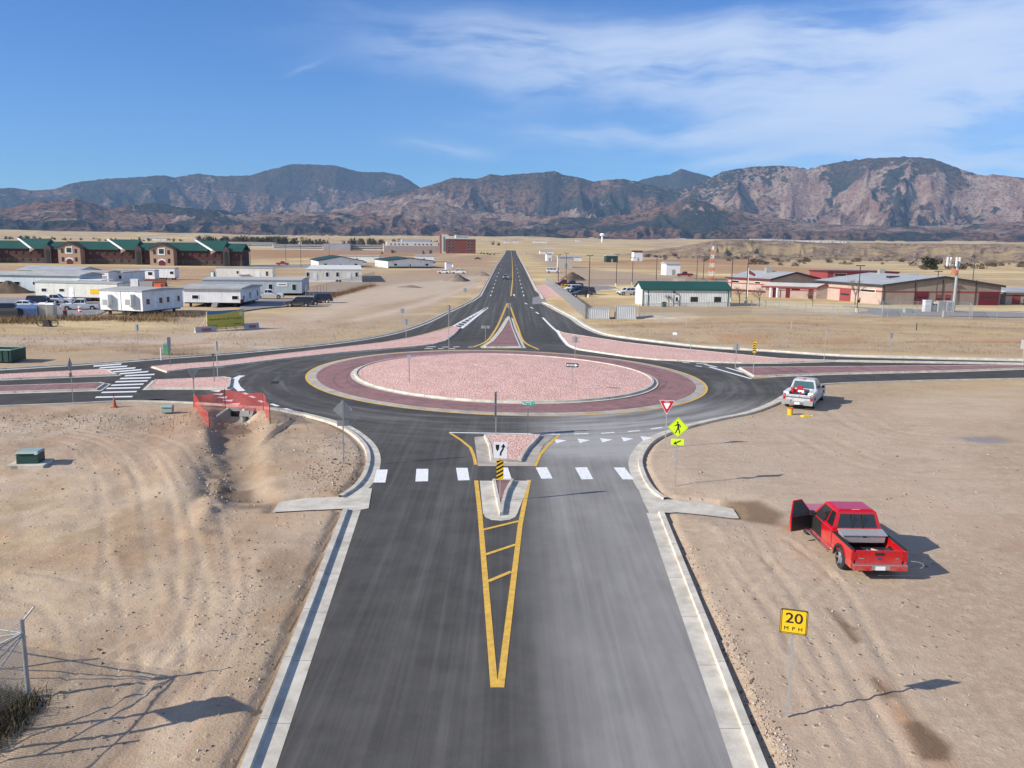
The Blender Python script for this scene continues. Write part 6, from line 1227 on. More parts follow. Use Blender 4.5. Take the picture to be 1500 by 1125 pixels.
# far blocks
B = Bld('brick_office', 'tall red brick office block left of the long road', 'office block', (696.7, 371.5), 'R', 12, 653.2, -350.6, depth=20); B.walls(RBR); MB().box(-.4, B.L+.4, -.4, 20.4, B.H, B.H+1.0).build('parapet', CREAM, B.t)
for x0 in (656, 662, 684, 689.5):
    for k in range(4): y0 = 353+k*4.35; B.win('f', x0, y0, x0+3.6, y0+2.3, CREAM)
MB().box(B.L*.36, B.L*.76, 4, 16, B.H+1, B.H+4.2).build('penthouse', GREYB, B.t); m = MB(); m.box(-5.5, -.0, 2, 12, -.5, B.H+4.4); m.build('lift_tower', RBR, B.t); m = MB(); m.box(-4, 3, 1.0, 2.2, -.5, B.H+4.8); tw = m.build('glazed_tower', CREAM, B.t); m = MB(); m.box(-2.4, -.4, .9, 1.0, 2, B.H+2); m.build('pane', mat('green_glass', (.10, .25, .22), .2), tw)
B = Bld('warehouse', 'long beige warehouse with pale upper storey beside the brick office', 'warehouse', (644, 370.5), 'R', 10, 563, -360.5, depth=40); B.walls(mat('pinkish_concrete', (.46, .38, .34), .85)); MB().box(3, B.L-1, 6, 40, B.H, B.H+4.2).build('upper_storey', CREAM, B.t); MB().box(B.L*.33, B.L*.86, 14, 38, B.H+4.2, B.H+7).build('roof_house', GREYB, B.t)
for k in range(11):
    if k != 5: x_ = B.L*(.12+k*.072); m = MB(); m.box(x_, x_+1.6, 5.9, 6.0, B.H+.8, B.H+2.2); w_ = m.build('window', DKM, B.t)
B = Bld('far_block', 'pale grey flat block far behind the gabled halls', 'block', (513, 367), 'R', 6, 475, -357.5, depth=30); B.walls(GREYB); B.flat(ROOFG)
for (K, xl, lb) in (((564, 367), 514, 'long striped low building left of the warehouse'), ((474, 366.5), 402, 'long striped low building left of the pale grey block'), ((400, 363), 330, 'low pale building in the far left tree line')):
    B = Bld('far_block', lb, 'block', K, 'R', 6, xl, -(K[1]-7.5), depth=25); B.walls(CREAM); B.flat(GREYB, .5, .4)
    for z_ in (.3, .62): m = MB(); B.wb(m, 'f', 1, B.L-1, B.H*z_, B.H*(z_+.14), 0, .1); m.build('window_band', GLS, B.t)
FAR = [((230, 352.5), 213, 4, 'pale row of sheds above the middle barracks roof'), ((244, 352.8), 232, 3.5, 'small pale shed right of the pale row of sheds'), ((334, 356), 322, 5, 'tiny white house above the rightmost barracks'), ((312, 353), 288, 4, 'pale greenish shed in the far left tree line'), ((438, 362.5), 425, 3, 'small pale house on the far tree line'), ((745, 356.2), 738, 4, 'white shed left of the road vanishing point'), ((760, 356), 752, 4, 'white shed right of the road vanishing point'),
       ((802, 356.3), 780, 4, 'long white shed on the horizon right of the road'), ((556, 384), 497, 3.2, 'white sheds seen over the first gabled hall'), ((636, 383.5), 608, 3.4, 'white shed seen over the second gabled hall'), ((852, 382.5), 826, 2.6, 'low white shelter beyond the lamp poles'), ((838, 392.5), 818, 5, 'tan shed beside stacked green tanks'), ((808, 382.5), 800, 4.5, 'white cube cabin right of the long road'),
       ((941, 382.5), 927, 6.2, 'white and red shed in the yellow field'), ((996, 403.5), 975, 4.2, 'plain white semi-trailer body behind the metal office'), ((905, 384.5), 887, 4, 'dark green shed in the yellow field'), ((811, 372), 790, 3, 'low pale wall building beyond the road verge'), ((850, 353.6), 842, 4, 'white house below the mountain foot'), ((612, 347.8), 606, 5, 'bright house on the mountain foot slope'), ((1005, 350.5), 992, 5, 'pale houses under the mountain right of the water tower')]
for K, xl, h_, lb in FAR:
    B = Bld('shed', lb, 'shed', K, 'R', 4, xl, h_, depth=8); wm = DGR if 'dark green' in lb else (TANP if 'tan' in lb else WALLW); B.walls(wm); B.flat(MAR if 'red' in lb else ROOFW, .3, .3, h_*.12); B.door('f', 0, 0, 0, 0, GALV, rect=(B.L*.42, B.L*.42+1.2, 0, min(2.2, h_*.7)))
k_ = 0
for i in range(26):   # housing strip under the right-hand mountain
    px = 1100+i*5.6+random.uniform(-1, 1); d = ray(px, 355.5); d = d/math.hypot(d[0], d[1]); dist = 1120; x, y = d[0]*dist, d[1]*dist
    if i == 0:
        hp = thing('house', 'tiny white house in the strip on top of the right bluffs', 'house', (x, y, 15), .1, 'houses on top of the bluffs'); MB().box(0, 5, 0, 4, -4, 2.0).build('wall', WALLW, hp); MB().yprism([(-.3, 2.0), (2, 2.9), (4.3, 2.0)], -.3, 5.3).build('roof', ROOFG, hp); zr = None
    from_z = 0
    jx = int(np.clip(np.searchsorted(A, math.atan2(x, y)), 0, len(A)-1)); zz = float(hc[jx]) 
    if i == 0: hp.location.z = zz-.6
    else: dup(hp, (x, y, zz-.6), random.uniform(-.3, .3), None)

# ------------------------------------------------------------------ poles, masts, tower
def lamp(px, py, ty, label, arms=2, base=True):
    x, y, z = at(px, py); H = hgt((px, py), ty); t = thing('lamp_pole', label, 'lamp pole', (x, y, z), 0, 'tall lot lamp poles'); MB().cyl((0, 0, .6 if base else -.2), (0, 0, H), .11, 8, .07).build('pole', DKM, t)
    if base: MB().cyl((0, 0, -.3), (0, 0, .75), .3, 12).build('concrete_base', CONC, t)
    for s_ in ((1, -1) if arms == 2 else (1,)): MB().box(*sorted((s_*.1, s_*.75)), -.2, .2, H-.05, H+.1).build('lamp_head', DKM, t)
    return t
for a in ((817.5, 416, 373, 'lamp pole at the left end of the fenced car row'), (829, 411, 371, 'lamp pole beside the dirt pile'), (862.5, 437, 375, 'lamp pole rising beside the dark parked SUV'), (902.5, 419.5, 372.5, 'lamp pole at the back edge of the grey lot'), (926, 418, 378, 'lamp pole just left of the green roof end'),
          (961, 416, 375.5, 'lamp pole behind the left part of the green roof'), (1020, 418, 375.5, 'left of two lamp poles near the red-white mast'), (1029.5, 418, 376.5, 'right of two lamp poles near the red-white mast'), (1070, 443, 378, 'lamp pole at the right end of the metal office'), (1092.5, 446, 378, 'lamp pole in front of the left station wing'),
          (1255, 458.5, 390, 'slim pole in front of the station garage door'), (1422, 440, 384, 'lamp pole right of the phone mast'), (1370, 448, 398, 'lamp pole left of the phone mast'), (441, 391, 353, 'lamp pole on the far left road right of the red pickup'), (419, 387, 352, 'lamp pole right behind the red pickup'),
          (482.5, 380, 349, 'lamp pole above the first gabled hall'), (367, 390, 358, 'lamp pole right of the rightmost barracks'), (741, 365, 355, 'small pole at the far end of the long road')):
    lamp(a[0], a[1], a[2], a[3], 1 if a[0] in (1422, 817.5, 741) else 2, a[0] > 500)
x, y, z = at(1396, 458.5); H = hgt((1396, 458.5), 381)+.3; t = thing('phone_mast', 'white phone mast with upright antenna panels and orange brackets', 'mast', (x, y, z)); MB().cyl((0, 0, -.2), (0, 0, H-.5), .28, 12, .22).build('pole', ALU, t)
for i, (dx, dy) in enumerate(((-1.9, 0), (-1.1, .4), (-.5, -.4), (.4, .3))): MB().box(dx-.14, dx+.14, dy-.08, dy+.08, H-1.4, H+.2).build('antenna_panel', WS, t, bevel=.02)
m = MB(); m.cyl((-2, 0, H-.7), (.5, 0, H-.7), .05, 6); m.cyl((-1, .4, H-.7), (.4, -.4, H-.7), .05, 6); m.build('frame', GALV, t); m = MB()
for k in range(3): m.cyl((-1.2+k*.45, -.3, H-2.7), (-.9+k*.45, -.3, H-1.9), .12, 6)
m.build('orange_brackets', ORG, t)
x, y, z = at(1042, 416); H = hgt((1042, 416), 361); t = thing('lattice_mast', 'red and white lattice mast behind the metal office', 'mast', (x, y, z)); nseg = 9
for i in range(nseg):
    z0, z1 = H*i/nseg, H*(i+1)/nseg; w0, w1 = 1.25-1.0*i/nseg, 1.25-1.0*(i+1)/nseg; m = MB(); c0 = [(w0*math.cos(q), w0*math.sin(q), z0) for q in (.5, 2.6, 4.7)]; c1 = [(w1*math.cos(q), w1*math.sin(q), z1) for q in (.5, 2.6, 4.7)]
    for q in range(3): m.cyl(c0[q], c1[q], .045, 5); m.cyl(c0[q], c1[(q+1) % 3], .028, 4); m.cyl(c0[(q+1) % 3], c1[q], .028, 4); m.cyl(c0[q], c0[(q+1) % 3], .028, 4)
    m.build('lattice_section', WS if i % 2 == 0 else ORG, t)
x, y, z = at(882, 354.3); H = hgt((882, 354.3), 341.5); t = thing('water_tower', 'white water tower with a rounded tank below the mountains', 'water tower', (x, y, z)); MB().cyl((0, 0, -3), (0, 0, H*.75), H*.11, 14, H*.09).build('stem', WS, t); m = MB(); n = 16; vs = []; rr = [(.12, .62), (.26, .70), (.31, .80), (.27, .91), (.15, .98), (.02, 1.0)]
for r_q, zq in rr: vs += [(H*r_q*math.cos(2*math.pi*k/n), H*r_q*math.sin(2*math.pi*k/n), H*zq) for k in range(n)]
m.add(vs, [(a*n+k, a*n+(k+1) % n, (a+1)*n+(k+1) % n, (a+1)*n+k) for a in range(5) for k in range(n)]); m.build('tank', WS, t, smooth=True)
x, y, z = at(1094.5, 436); H = hgt((1094.5, 436), 394); t = thing('flag_pole', 'flag pole with a furled red and dark flag by the station wing', 'flag pole', (x, y, z)); MB().cyl((0, 0, -.1), (0, 0, H), .06, 6).build('pole', WS, t); m = MB(); m.add([(0, 0, H-.3), (1.6, .1, H-1.3), (1.5, .0, H-1.8), (0, 0, H-1.2), (0, .04, H-.3), (1.6, .14, H-1.3), (1.5, .04, H-1.8), (0, .04, H-1.2)], [(0, 1, 2, 3), (7, 6, 5, 4), (0, 4, 5, 1), (2, 6, 7, 3)]); m.build('flag', REDB, t)

# ------------------------------------------------------------------ fences
def fence(name, label, pts, h, net, sp=3., bent=False, r=.035, rail=True):
    P0 = np.array(pts[0]); t = thing(name, label, 'fence', (P0[0], P0[1], 0)); 
    for i in range(len(pts)-1):
        a, b_ = np.array(pts[i]), np.array(pts[i+1]); L = np.linalg.norm(b_-a); an = ang(a, b_)
        sec = bpy.data.objects.new('fence_run', None); COL.objects.link(sec); sec.parent = t; sec.location = (*(a-P0), 0); sec.rotation_euler = (0, 0, an)
        n = max(1, int(L/sp)); m = MB(); pm = MB()
        for k in range(n+1):
            q = a+(b_-a)*k/n; z = zg(*q); pm = MB(); pm.cyl((L*k/n, 0, z-.3), (L*k/n, 0, z+h+.03), r, 6); pm.build('post', GALV, sec)
            if k < n:
                q2 = a+(b_-a)*(k+1)/n; z2 = zg(*q2); m.add([(L*k/n, 0, z+.03), (L*(k+1)/n, 0, z2+.03), (L*(k+1)/n, 0, z2+h), (L*k/n, 0, z+h)], [(0, 1, 2, 3)])
        m.build('mesh_panel', net, sec)
        if rail: rm = MB(); rm.cyl((0, 0, zg(*a)+h), (L, 0, zg(*b_)+h), .028, 6); rm.build('top_rail', GALV, sec)
    return t
fence('mesh_fence', 'slatted chain link fence slanting along the pink pad to the containers', [G(800, 417), G(828, 441), G(857, 468)], 2.1, CHS, 3)
fence('mesh_fence', 'long chain link fence across the right field in front of the station', [G(936, 466), G(1100, 463), G(1300, 467), G(1500, 470), G(1640, 474)], 2.1, CHF, 4)
fence('mesh_fence', 'chain link fence behind the grey lot and metal office', [G(842, 419), G(985, 418), G(1068, 421)], 1.8, CHF, 5)
fence('mesh_fence', 'inner chain link fence of the phone mast compound', [G(1292, 466), G(1292, 458), G(1420, 459), G(1424, 468)], 2.0, CHF, 3)
fence('mesh_fence', 'mesh fence by the cream trailer running to the tumbleweeds', [G(549, 408.5), G(533, 413), G(470, 431), G(448, 437)], 2.0, CHF, 3)
fence('mesh_fence', 'tall mesh fence between the two gabled halls', [G(535, 394), G(569, 394)], 2.4, CHF, 4)
fence('pipe_fence', 'low metal bar fence along the station drive', [G(1100, 449), G(1180, 459), G(1250, 463)], 1.2, CHF, 2)
# corner of the near fence with braces and barbed wire arm
c0 = np.array(P(43, 1030)); z0 = zg(*c0); hF = 2.05; t = thing('corner_fence', 'chain link fence corner with slanted braces at the bottom left', 'fence', (c0[0], c0[1], z0))
MB().cyl((0, 0, -.4), (0, 0, hF), .055, 12).build('corner_post', GALV, t); m = MB(); m.cyl((0, 0, hF-.02), (.28, .1, hF+.34), .022, 8); m.build('barbed_wire_arm', GALV, t); MB().cyl((0, 0, hF), (0, 0, hF+.06), .065, 12).build('post_cap', GALV, t)
dA = np.array([-.97, .24]); dB = np.array([-.12, -.99])
for di, d_ in enumerate((dA, dB)):
    an = math.atan2(d_[1], d_[0]); e = bpy.data.objects.new('fence_run', None); COL.objects.link(e); e.parent = t; e.rotation_euler = (0, 0, an)
    m = MB(); m.add([(0, 0, .02), (12, 0, .02), (12, 0, hF), (0, 0, hF)], [(0, 1, 2, 3)]); m.build('mesh_panel', CHN, e)
    MB().cyl((0, .04, hF-.28), (12, .04, hF-.28), .022, 8).build('rail', GALV, e); m = MB(); m.cyl((0, .04, hF-.3), (3, .04, .15), .02, 8); m.build('brace', GALV, e); m = MB(); m.cyl((0, .04, hF-.3), (3., .04, 1.0), .02, 8); m.build('brace', GALV, e)
    for k in (3, 6, 9, 12): MB().cyl((k, 0, -.3), (k, 0, hF), .04, 8).build('post', GALV, e)
# big board just left of the frame that throws the rectangular shadow
sdir = np.array([math.cos(R_(20)), math.sin(R_(20))]); hT = 3.3; a_ = np.array([-8.06, 18.13])-sdir*(2.0/math.tan(SUN_EL)); a2_ = a_+np.array([-.78, .55])
t = thing('notice_board', 'board on two posts left of the fence corner, known by its shadow', 'sign', (a_[0], a_[1], zg(*a_)), ang(a_, a2_)); Lb = float(np.linalg.norm(a2_-a_))
MB().box(0, Lb, -.02, .02, 2.0, 3.0).build('board', ALU, t)
for x_ in (.04, Lb-.04): MB().box(x_-.04, x_+.04, .02, .08, -.4, 3.0).build('post', GALV, t)
# weeds at the fence corner, real blades
def weeds(name, label, pts, n, h, spread, cols, kind='stuff', seed=1):
    rg = random.Random(seed); m = MB()
    for _ in range(n):
        c_ = rg.choice(pts); x = c_[0]+rg.gauss(0, spread); y = c_[1]+rg.gauss(0, spread); z = zg(x, y); m.cur = rg.randrange(len(cols)); hh = h*rg.uniform(.4, 1.2); a = rg.uniform(0, 6.28); w_ = h*.03+.006; tx, ty = x+rg.gauss(0, hh*.5), y+rg.gauss(0, hh*.5)
        m.add([(x-w_*math.cos(a), y-w_*math.sin(a), z-.02), (x+w_*math.cos(a), y+w_*math.sin(a), z-.02), (tx, ty, z+hh)], [(0, 1, 2)])
    o = m.build(name, cols); return tag(o, label if kind != 'stuff' else None, 'plant' if kind != 'stuff' else None, kind=kind)
GB = mat('dry_brown_weed', (.10, .075, .045), .9); GD = mat('dark_weed', (.05, .05, .03), .9); GT = mat('straw', (.34, .25, .13), .9); GU = mat('rust_weed', (.22, .10, .045), .9)
weeds('corner_weeds', '', [tuple(c0+np.array([-.5-.45*k, -.2-.35*j])) for k in range(6) for j in range(9)]+[tuple(c0+np.array([.05, -.5-.3*j])) for j in range(5)], 22000, .26, .3, [GB, GD, GD, GT])
wp = [G(x_, 437+(548-x_)*-.0+(-(x_-455)*.27)+6.5) for x_ in range(455, 548, 2)]; weeds('fence_weeds', '', wp, 2600, .8, .8, [GU, GU, GB], seed=2)
wp = [G(x_, 474+random.uniform(-4, 2)) for x_ in range(-20, 70, 2)]+[G(x_, 469+random.uniform(-2, 2)) for x_ in range(60, 250, 3)]+[G(x_, 463) for x_ in range(210, 290, 3)]; weeds('dry_weeds', '', wp, 5200, .9, 1.0, [GT, GU, GT, GB], seed=3)
wp = [G(x_, 522-abs(x_-260)*.02) for x_ in range(225, 320, 3)]; weeds('verge_weeds', '', wp, 400, .3, .5, [GT, GU], seed=4)
wp = [G(x_, 417+random.uniform(-1.5, 1.5)) for x_ in range(1005, 1068, 2)]; weeds('brush', '', wp, 2600, 1.8, 1.6, [GB, GU, GB], seed=5)

for sd_, box_, n_w, cols in ((6, (-20, 560, 470, 518), 5200, [GT, GU, GT]), (7, (850, 1540, 468, 520), 9000, [GT, GT, GU, GB]), (8, (0, 420, 606, 640), 500, [GB, GT]), (9, (-20, 560, 395, 412), 1500, [GU, GT])):
    rw = random.Random(sd_); wp = []
    while len(wp) < 420:
        q = (rw.uniform(box_[0], box_[1]), rw.uniform(box_[2], box_[3])); p_ = G(*q)
        if p_[1] > 150 or sdq(*p_) > 1.5: wp.append(p_)
    weeds('dry_grass', '', wp, n_w, .30 if sd_ < 9 else .6, .7, cols, seed=sd_)
# ------------------------------------------------------------------ trees and shrubs
def bare_tree(loc, H, label, seed, group=None):
    rg = random.Random(seed); t = thing('bare_tree', label, 'tree', loc, 0, group); tk = MB(); tk.cyl((0, 0, -.2), (0, 0, H*.34), H*.022, 8, H*.016); tk.build('trunk', BARK, t); m = MB()
    def br(p, d, L, r, k):
        q = p+d*L; m.cyl(p, q, r, 5 if k < 2 else 3, r*.65, cap=False)
        if k >= 5: return
        for _ in range(3 if k < 3 else 2): nd = (d+Vector((rg.gauss(0, .5), rg.gauss(0, .5), rg.gauss(.12, .25)))).normalized(); br(p+d*L*rg.uniform(.6, 1), nd, L*rg.uniform(.6, .85), r*.62, k+1)
    for _ in range(4): br(Vector((0, 0, H*rg.uniform(.24, .34))), Vector((rg.gauss(0, .4), rg.gauss(0, .4), 1)).normalized(), H*.2, H*.012, 0)
    m.build('branches', BARK, t); return t
for px, py, ty, lb in ((1252, 448, 402, 'large bare tree before the station window band'), (1112, 452, 413, 'bare sapling before the left station wing'), (1190, 451, 421, 'bare sapling beside the station drive'), (979, 450, 428, 'thin bare sapling against the metal office wall'), (1083, 447, 414, 'bare sapling at the metal office right corner')): bare_tree(at(px, py), hgt((px, py), ty), lb, int(px))
LF1 = mat('dark_evergreen', (.035, .05, .026), .9, var=.3, vscale=2); LF2 = mat('olive_foliage', (.06, .062, .03), .9, var=.3, vscale=2); LF3 = mat('brown_foliage', (.11, .08, .055), .9, var=.3, vscale=2)
def tree(name, label, loc, H, W, ms, seed, trunk=.25, group=None, nleaf=420):
    rg = random.Random(seed); t = thing(name, label, 'tree' if 'tree' in name else 'shrub', loc, rg.uniform(0, 6), group); m = MB(); m.cyl((0, 0, -.2), (0, 0, H*.6), H*.03, 6, H*.012)
    cl = [(rg.gauss(0, W*.2), rg.gauss(0, W*.2), H*rg.uniform(trunk, .92), rg.uniform(.16, .3)*W) for _ in range(11)]
    for c_ in cl[:6]: m.cyl((0, 0, H*.3), c_[:3], H*.012, 4, H*.006)
    m.build('trunk', BARK, t); m = MB()
    for _ in range(nleaf):
        c_ = rg.choice(cl); v = Vector((rg.gauss(0, 1), rg.gauss(0, 1), rg.gauss(0, .8))); v = v.normalized()*c_[3]*rg.uniform(.5, 1.1); p = Vector(c_[:3])+v; s_ = W*rg.uniform(.035, .07); a = Vector((rg.gauss(0, 1), rg.gauss(0, 1), rg.gauss(0, 1))).normalized(); b_ = a.orthogonal().normalized()
        m.add([p+a*s_, p+b_*s_, p-a*s_, p-b_*s_], [(0, 1, 2, 3)])
    m.build('crown', ms, t); return t
TP = [tree('evergreen_tree', 'dark evergreen in the far tree belt', (0, 0, 0), 9, 7, LF1, 1, .15, 'trees of the far belt'), tree('evergreen_tree', 'olive tree in the far tree belt', (0, 0, 0), 8, 9, LF2, 2, .2, 'trees of the far belt'), tree('evergreen_tree', 'brownish tree in the far tree belt', (0, 0, 0), 7, 9, LF3, 3, .2, 'trees of the far belt')]
usedp = [0, 0, 0]
def belt(px, py, k, sc=1.):
    x, y = G(px, py); z = float(ztf(math.hypot(x, y)))-.5; g = TP[k]
    if not usedp[k]: g.location = (x, y, z); g.scale = (sc,)*3; usedp[k] = 1; return
    dup(g, (x, y, z), random.uniform(0, 6), None, None, sc)
rg = random.Random(11)
for i in range(210):
    px = rg.choice([rg.uniform(345, 420), rg.uniform(360, 640), rg.uniform(300, 420), rg.uniform(-10, 320)]); base = 352.5+px*.011 if px > 290 else 349+px*.012
    belt(px, base+rg.uniform(0, 2.6), rg.choice([0, 0, 1, 2]), rg.uniform(.8, 1.6) if px > 290 else rg.uniform(.35, .8))
for px, py, k, sc in ((721.5, 359, 1, .9), (730, 360, 1, .8), (705, 372, 0, .35), (709, 372.5, 0, .3), (714, 373, 0, .35), (718, 373.5, 0, .3), (724, 374, 0, .28), (575, 371, 2, .5), (560, 372, 0, .4), (620, 372, 0, .5), (630, 371.5, 1, .5)): belt(px, py, k, sc)
tree('evergreen_tree', 'lone green tree below the bluffs beyond the phone mast', at(1363, 395), hgt((1363, 395), 380), 9, LF2, 5, .1, nleaf=900); tree('evergreen_tree', 'dark tree right of the phone mast antennas', at(1407, 394), hgt((1407, 394), 386), 6, LF1, 6, .1)
SP = None
for i in range(120):
    if i < 45: px, py = rg.uniform(1090, 1330), rg.gauss(384, 2.5)
    elif i < 80: px, py = rg.uniform(1330, 1510), rg.uniform(386, 396)
    else: px, py = rg.uniform(940, 1250), rg.gauss(376, 3)
    lc = at(px, py); sc = rg.uniform(.5, 1.5)
    if SP is None: SP = tree('shrub', 'low brown scrub bush on the fields below the bluffs', lc, 1.8, 4.5, LF3, 9, .1, 'scrub below the bluffs', 160)
    else: dup(SP, lc, rg.uniform(0, 6), None, None, sc)

# ------------------------------------------------------------------ small things
x, y, z = at(168, 599.5); t = thing('traffic_cone', 'faded orange traffic cone below the zebra crossing', 'cone', (x, y, z)); CN = mat('faded_orange', (.40, .12, .07), .7); MB().box(-.2, .2, -.2, .2, 0, .04).build('base', CN, t); MB().cyl((0, 0, .04), (0, 0, .72), .15, 14, .03).build('cone_body', CN, t); MB().cyl((0, 0, .72), (0, 0, 1.0), .02, 6).build('rod', DKM, t)
def cabinet(name, label, K, w_, d_, h_, ms, pad=0., rot=0., cat='cabinet'):
    x, y, z = at(*K); t = thing(name, label, cat, (x, y, z), rot)
    if pad: MB().box(-w_/2-pad, w_/2+pad, -.35-.0, d_+pad*.6, -.1, .16).build('concrete_pad', CONC, t)
    MB().tbox((-w_/2, w_/2, 0, d_, .1), (-w_/2, w_/2, .06, d_, h_-.1)).build('case', ms, t, bevel=.02); MB().tbox((-w_/2-.03, w_/2+.03, -.02, d_+.03, h_-.1), (-w_/2+.03, w_/2-.03, .04, d_-.03, h_)).build('lid', PGR if ms is DGR and pad else ms, t); return t
t = cabinet('transformer_cabinet', 'dark green transformer on a concrete pad at the left', (41, 690), 1.05, .8, .78, DGR, .35, .12); MB().box(.35, .5, -.0, .045, .62, .72).build('warning_label', WS, t)
cabinet('utility_box', 'pale green utility box right of the traffic cone', (244, 609), .72, .5, .55, PGR, 0, .1)
x, y, z = at(-2, 534.5); t = thing('roll_off_container', 'dark green dumpster cut by the left photo edge', 'dumpster', (x, y, z), R_(-3)); t.scale = (1, 1, .8); m = MB(); m.add([(-3.5, 0, .15), (1.2, 0, .15), (1.2, 2.2, .15), (-3.5, 2.2, .15), (-3.5, 0, 1.55), (1.25, 0, 1.55), (1.25, 2.2, 1.55), (-3.5, 2.2, 1.55)], [(0, 1, 5, 4), (1, 2, 6, 5), (2, 3, 7, 6), (3, 0, 4, 7), (3, 2, 1, 0)]); m.build('bin', DGR, t)
m = MB(); m.box(-3.5, 1.3, -.06, .05, 1.5, 1.6); m.box(1.2, 1.3, .05, 2.2, 1.5, 1.6); m.box(-3.5, 1.3, 2.15, 2.25, 1.5, 1.6)
m.build('rim', PGR, t); m = MB()
for q in range(8): m.box(-3.3+q*.6, -3.2+q*.6, -.05, 0, .15, 1.5)
m.build('ribs', DGR, t); m = MB(); m.box(-.95, -.8, -.08, -.05, 1.0, 1.12); m.box(-.6, -.42, -.08, -.05, .75, 1.2); m.box(-.3, 0, -.08, -.05, 1.35, 1.42); m.build('white_marks', WS, t)
x, y, z = at(244.5, 521.5); t = thing('pedestal_box', 'small green pedestal by the far left kerb', 'pedestal', (x, y, z)); MB().box(-.28, .28, -.2, .2, 0, 1.05).build('case', mat('bright_green_paint', (.10, .30, .18), .5), t, bevel=.03); MB().box(-.2, .2, -.15, .15, 1.05, 1.2).build('cap', PGR, t)
# culvert head wall with flared wings and pipe ends
cx_, cy_ = P(352, 597.5); t = thing('culvert_headwall', 'grey concrete culvert end with flared wing walls inside the orange net', 'culvert', (cx_, cy_-.62, 0)); CG = mat('grey_concrete', (.33, .33, .31), .85, var=.15); zb = -1.15
m = MB(); m.box(-.75, 1.15, 0, .2, zb, .10); m.build('head_wall', CG, t); m = MB(); m.add([(-.75, .1, zb), (-1.45, -1.5, zb), (-1.25, -1.55, zb), (-.55, 0, zb), (-.75, .1, .12), (-1.45, -1.5, -.45), (-1.25, -1.55, -.45), (-.55, 0, .12)], [(0, 1, 5, 4), (1, 2, 6, 5), (2, 3, 7, 6), (3, 0, 4, 7), (4, 5, 6, 7)]); m.build('wing_wall', CG, t)
m = MB(); m.add([(1.15, .1, zb), (.95, 0, zb), (1.15, -1.25, zb), (1.35, -1.2, zb), (1.15, .1, .1), (.95, 0, .1), (1.15, -1.25, -.3), (1.35, -1.2, -.3)], [(0, 1, 5, 4), (1, 2, 6, 5), (2, 3, 7, 6), (3, 0, 4, 7), (7, 6, 5, 4)]); m.build('wing_wall', CG, t)
m = MB(); m.box(-.45, .35, -.02, 0, zb, -.1); m.build('culvert_mouth', BLK, t); m = MB(); m.cyl((.5, -.5, -.9), (.55, -.1, .05), .17, 12); m.build('pipe_stub', PGR, t); m = MB(); m.tbox((.3, 1.0, -.6, -.05, -.35), (.35, .95, -.5, -.05, .0)); m.build('concrete_lip', CG, t)
# orange safety net on posts round the culvert
t = thing('safety_net', 'orange plastic safety net on posts round the culvert', 'safety fence', (*P(285, 597), 0)); o0 = np.array(P(285, 597)); NB = [(283.5, 596), (290, 598), (309, 633), (306, 631)]
def net(p, q, h0, h1, zb0=0., zb1=0.):
    a = np.array(p)-o0; b_ = np.array(q)-o0; L = float(np.linalg.norm(b_-a)); e = bpy.data.objects.new('net_run', None); COL.objects.link(e); e.parent = t; e.location = (*a, 0); e.rotation_euler = (0, 0, ang(a, b_)); n = 8; m = MB(); vs = []
    for k in range(n+1):
        f_ = k/n; s_ = -.12*math.sin(math.pi*f_); vs += [(L*f_, .04*math.sin(9*f_), zb0+(zb1-zb0)*f_+.02), (L*f_, .06*math.sin(7*f_), (zb0+(zb1-zb0)*f_)+h0+(h1-h0)*f_+s_)]
    m.add(vs, [(2*k, 2*k+2, 2*k+3, 2*k+1) for k in range(n)]); m.build('orange_net', ONET, e)
    for x_, zz, hh in ((0, zb0, h0), (L, zb1, h1)): MB().cyl((x_, 0, zz-.3), (x_, 0, zz+hh+.06), .025, 6).build('net_post', DKM, e)
pA = P(284, 598.5); pB = P(307, 632); pC = P(330, 598.5); pD = P(386, 603.5); pE = P(396, 627)
net(pA, pB, 1.0, 1.0, zg(*pA), zg(*pB)-.05); net(pA, pC, .9, 1.35, 0, 0); net(pC, pD, 1.35, 1.35, 0, 0); net(pD, pE, 1.35, 1.25, 0, zg(*pE))
# project banner on concrete barriers
a0 = G(292, 488.5); a1 = G(371, 482.5); an = ang(a0, a1); Lb = math.dist(a0, a1); t = thing('project_banner', 'wide yellow banner with blue wave top on timber frame by concrete barriers', 'banner', (*a0, 0), an)
OLV = mat('olive_yellow_print', (.45, .40, .07), .6, var=.05); BLUP = mat('blue_print', (.06, .17, .36), .6, var=.05)
def on_(px): return onface(np.array(a0), an, px, 470)[0]
x0, x1 = on_(303.5), on_(357.5); zt = onface(np.array(a0), an, 330, 454.5)[1]; zb_ = onface(np.array(a0), an, 330, 479.5)[1]
MB().box(x0, x1, -.05, 0, zb_, zt).build('board', OLV, t); m = MB(); n = 12; top = [(x0+(x1-x0)*k/n, zt) for k in range(n+1)]; bot = [(x0+(x1-x0)*k/n, zt-.42+.28*(k/n)-.08*math.sin(5*k/n)) for k in range(n+1)]; m.xprism(bot+top[::-1], -.065, -.05); m.build('blue_wave', BLUP, t)
text(t, 'Schuermann Rd. BCT Complex', (x1-x0)*.072, BLK, ((x0+x1)/2-.05, -.056, (zt+zb_)/2+.02), (math.pi/2, 0, 0)); m = MB(); m.xprism(oval(x1-.42, zt-.5, .2, .22), -.066, -.05); m.build('round_emblem', WS, t); m = MB(); m.xprism(oval(x1-.42, zt-.5, .1, .11), -.07, -.066); m.build('emblem_centre', REDS, t)
m = MB(); m.box(x0+.45, x0+1.3, -.056, -.05, zb_+.3, zb_+.36); m.box(x1-1.5, x1-.4, -.056, -.05, zb_+.35, zb_+.42); m.box(x0+.15, x0+.22, -.056, -.05, zb_+.2, zb_+.55); m.build('small_print', BLK, t)
m = MB()
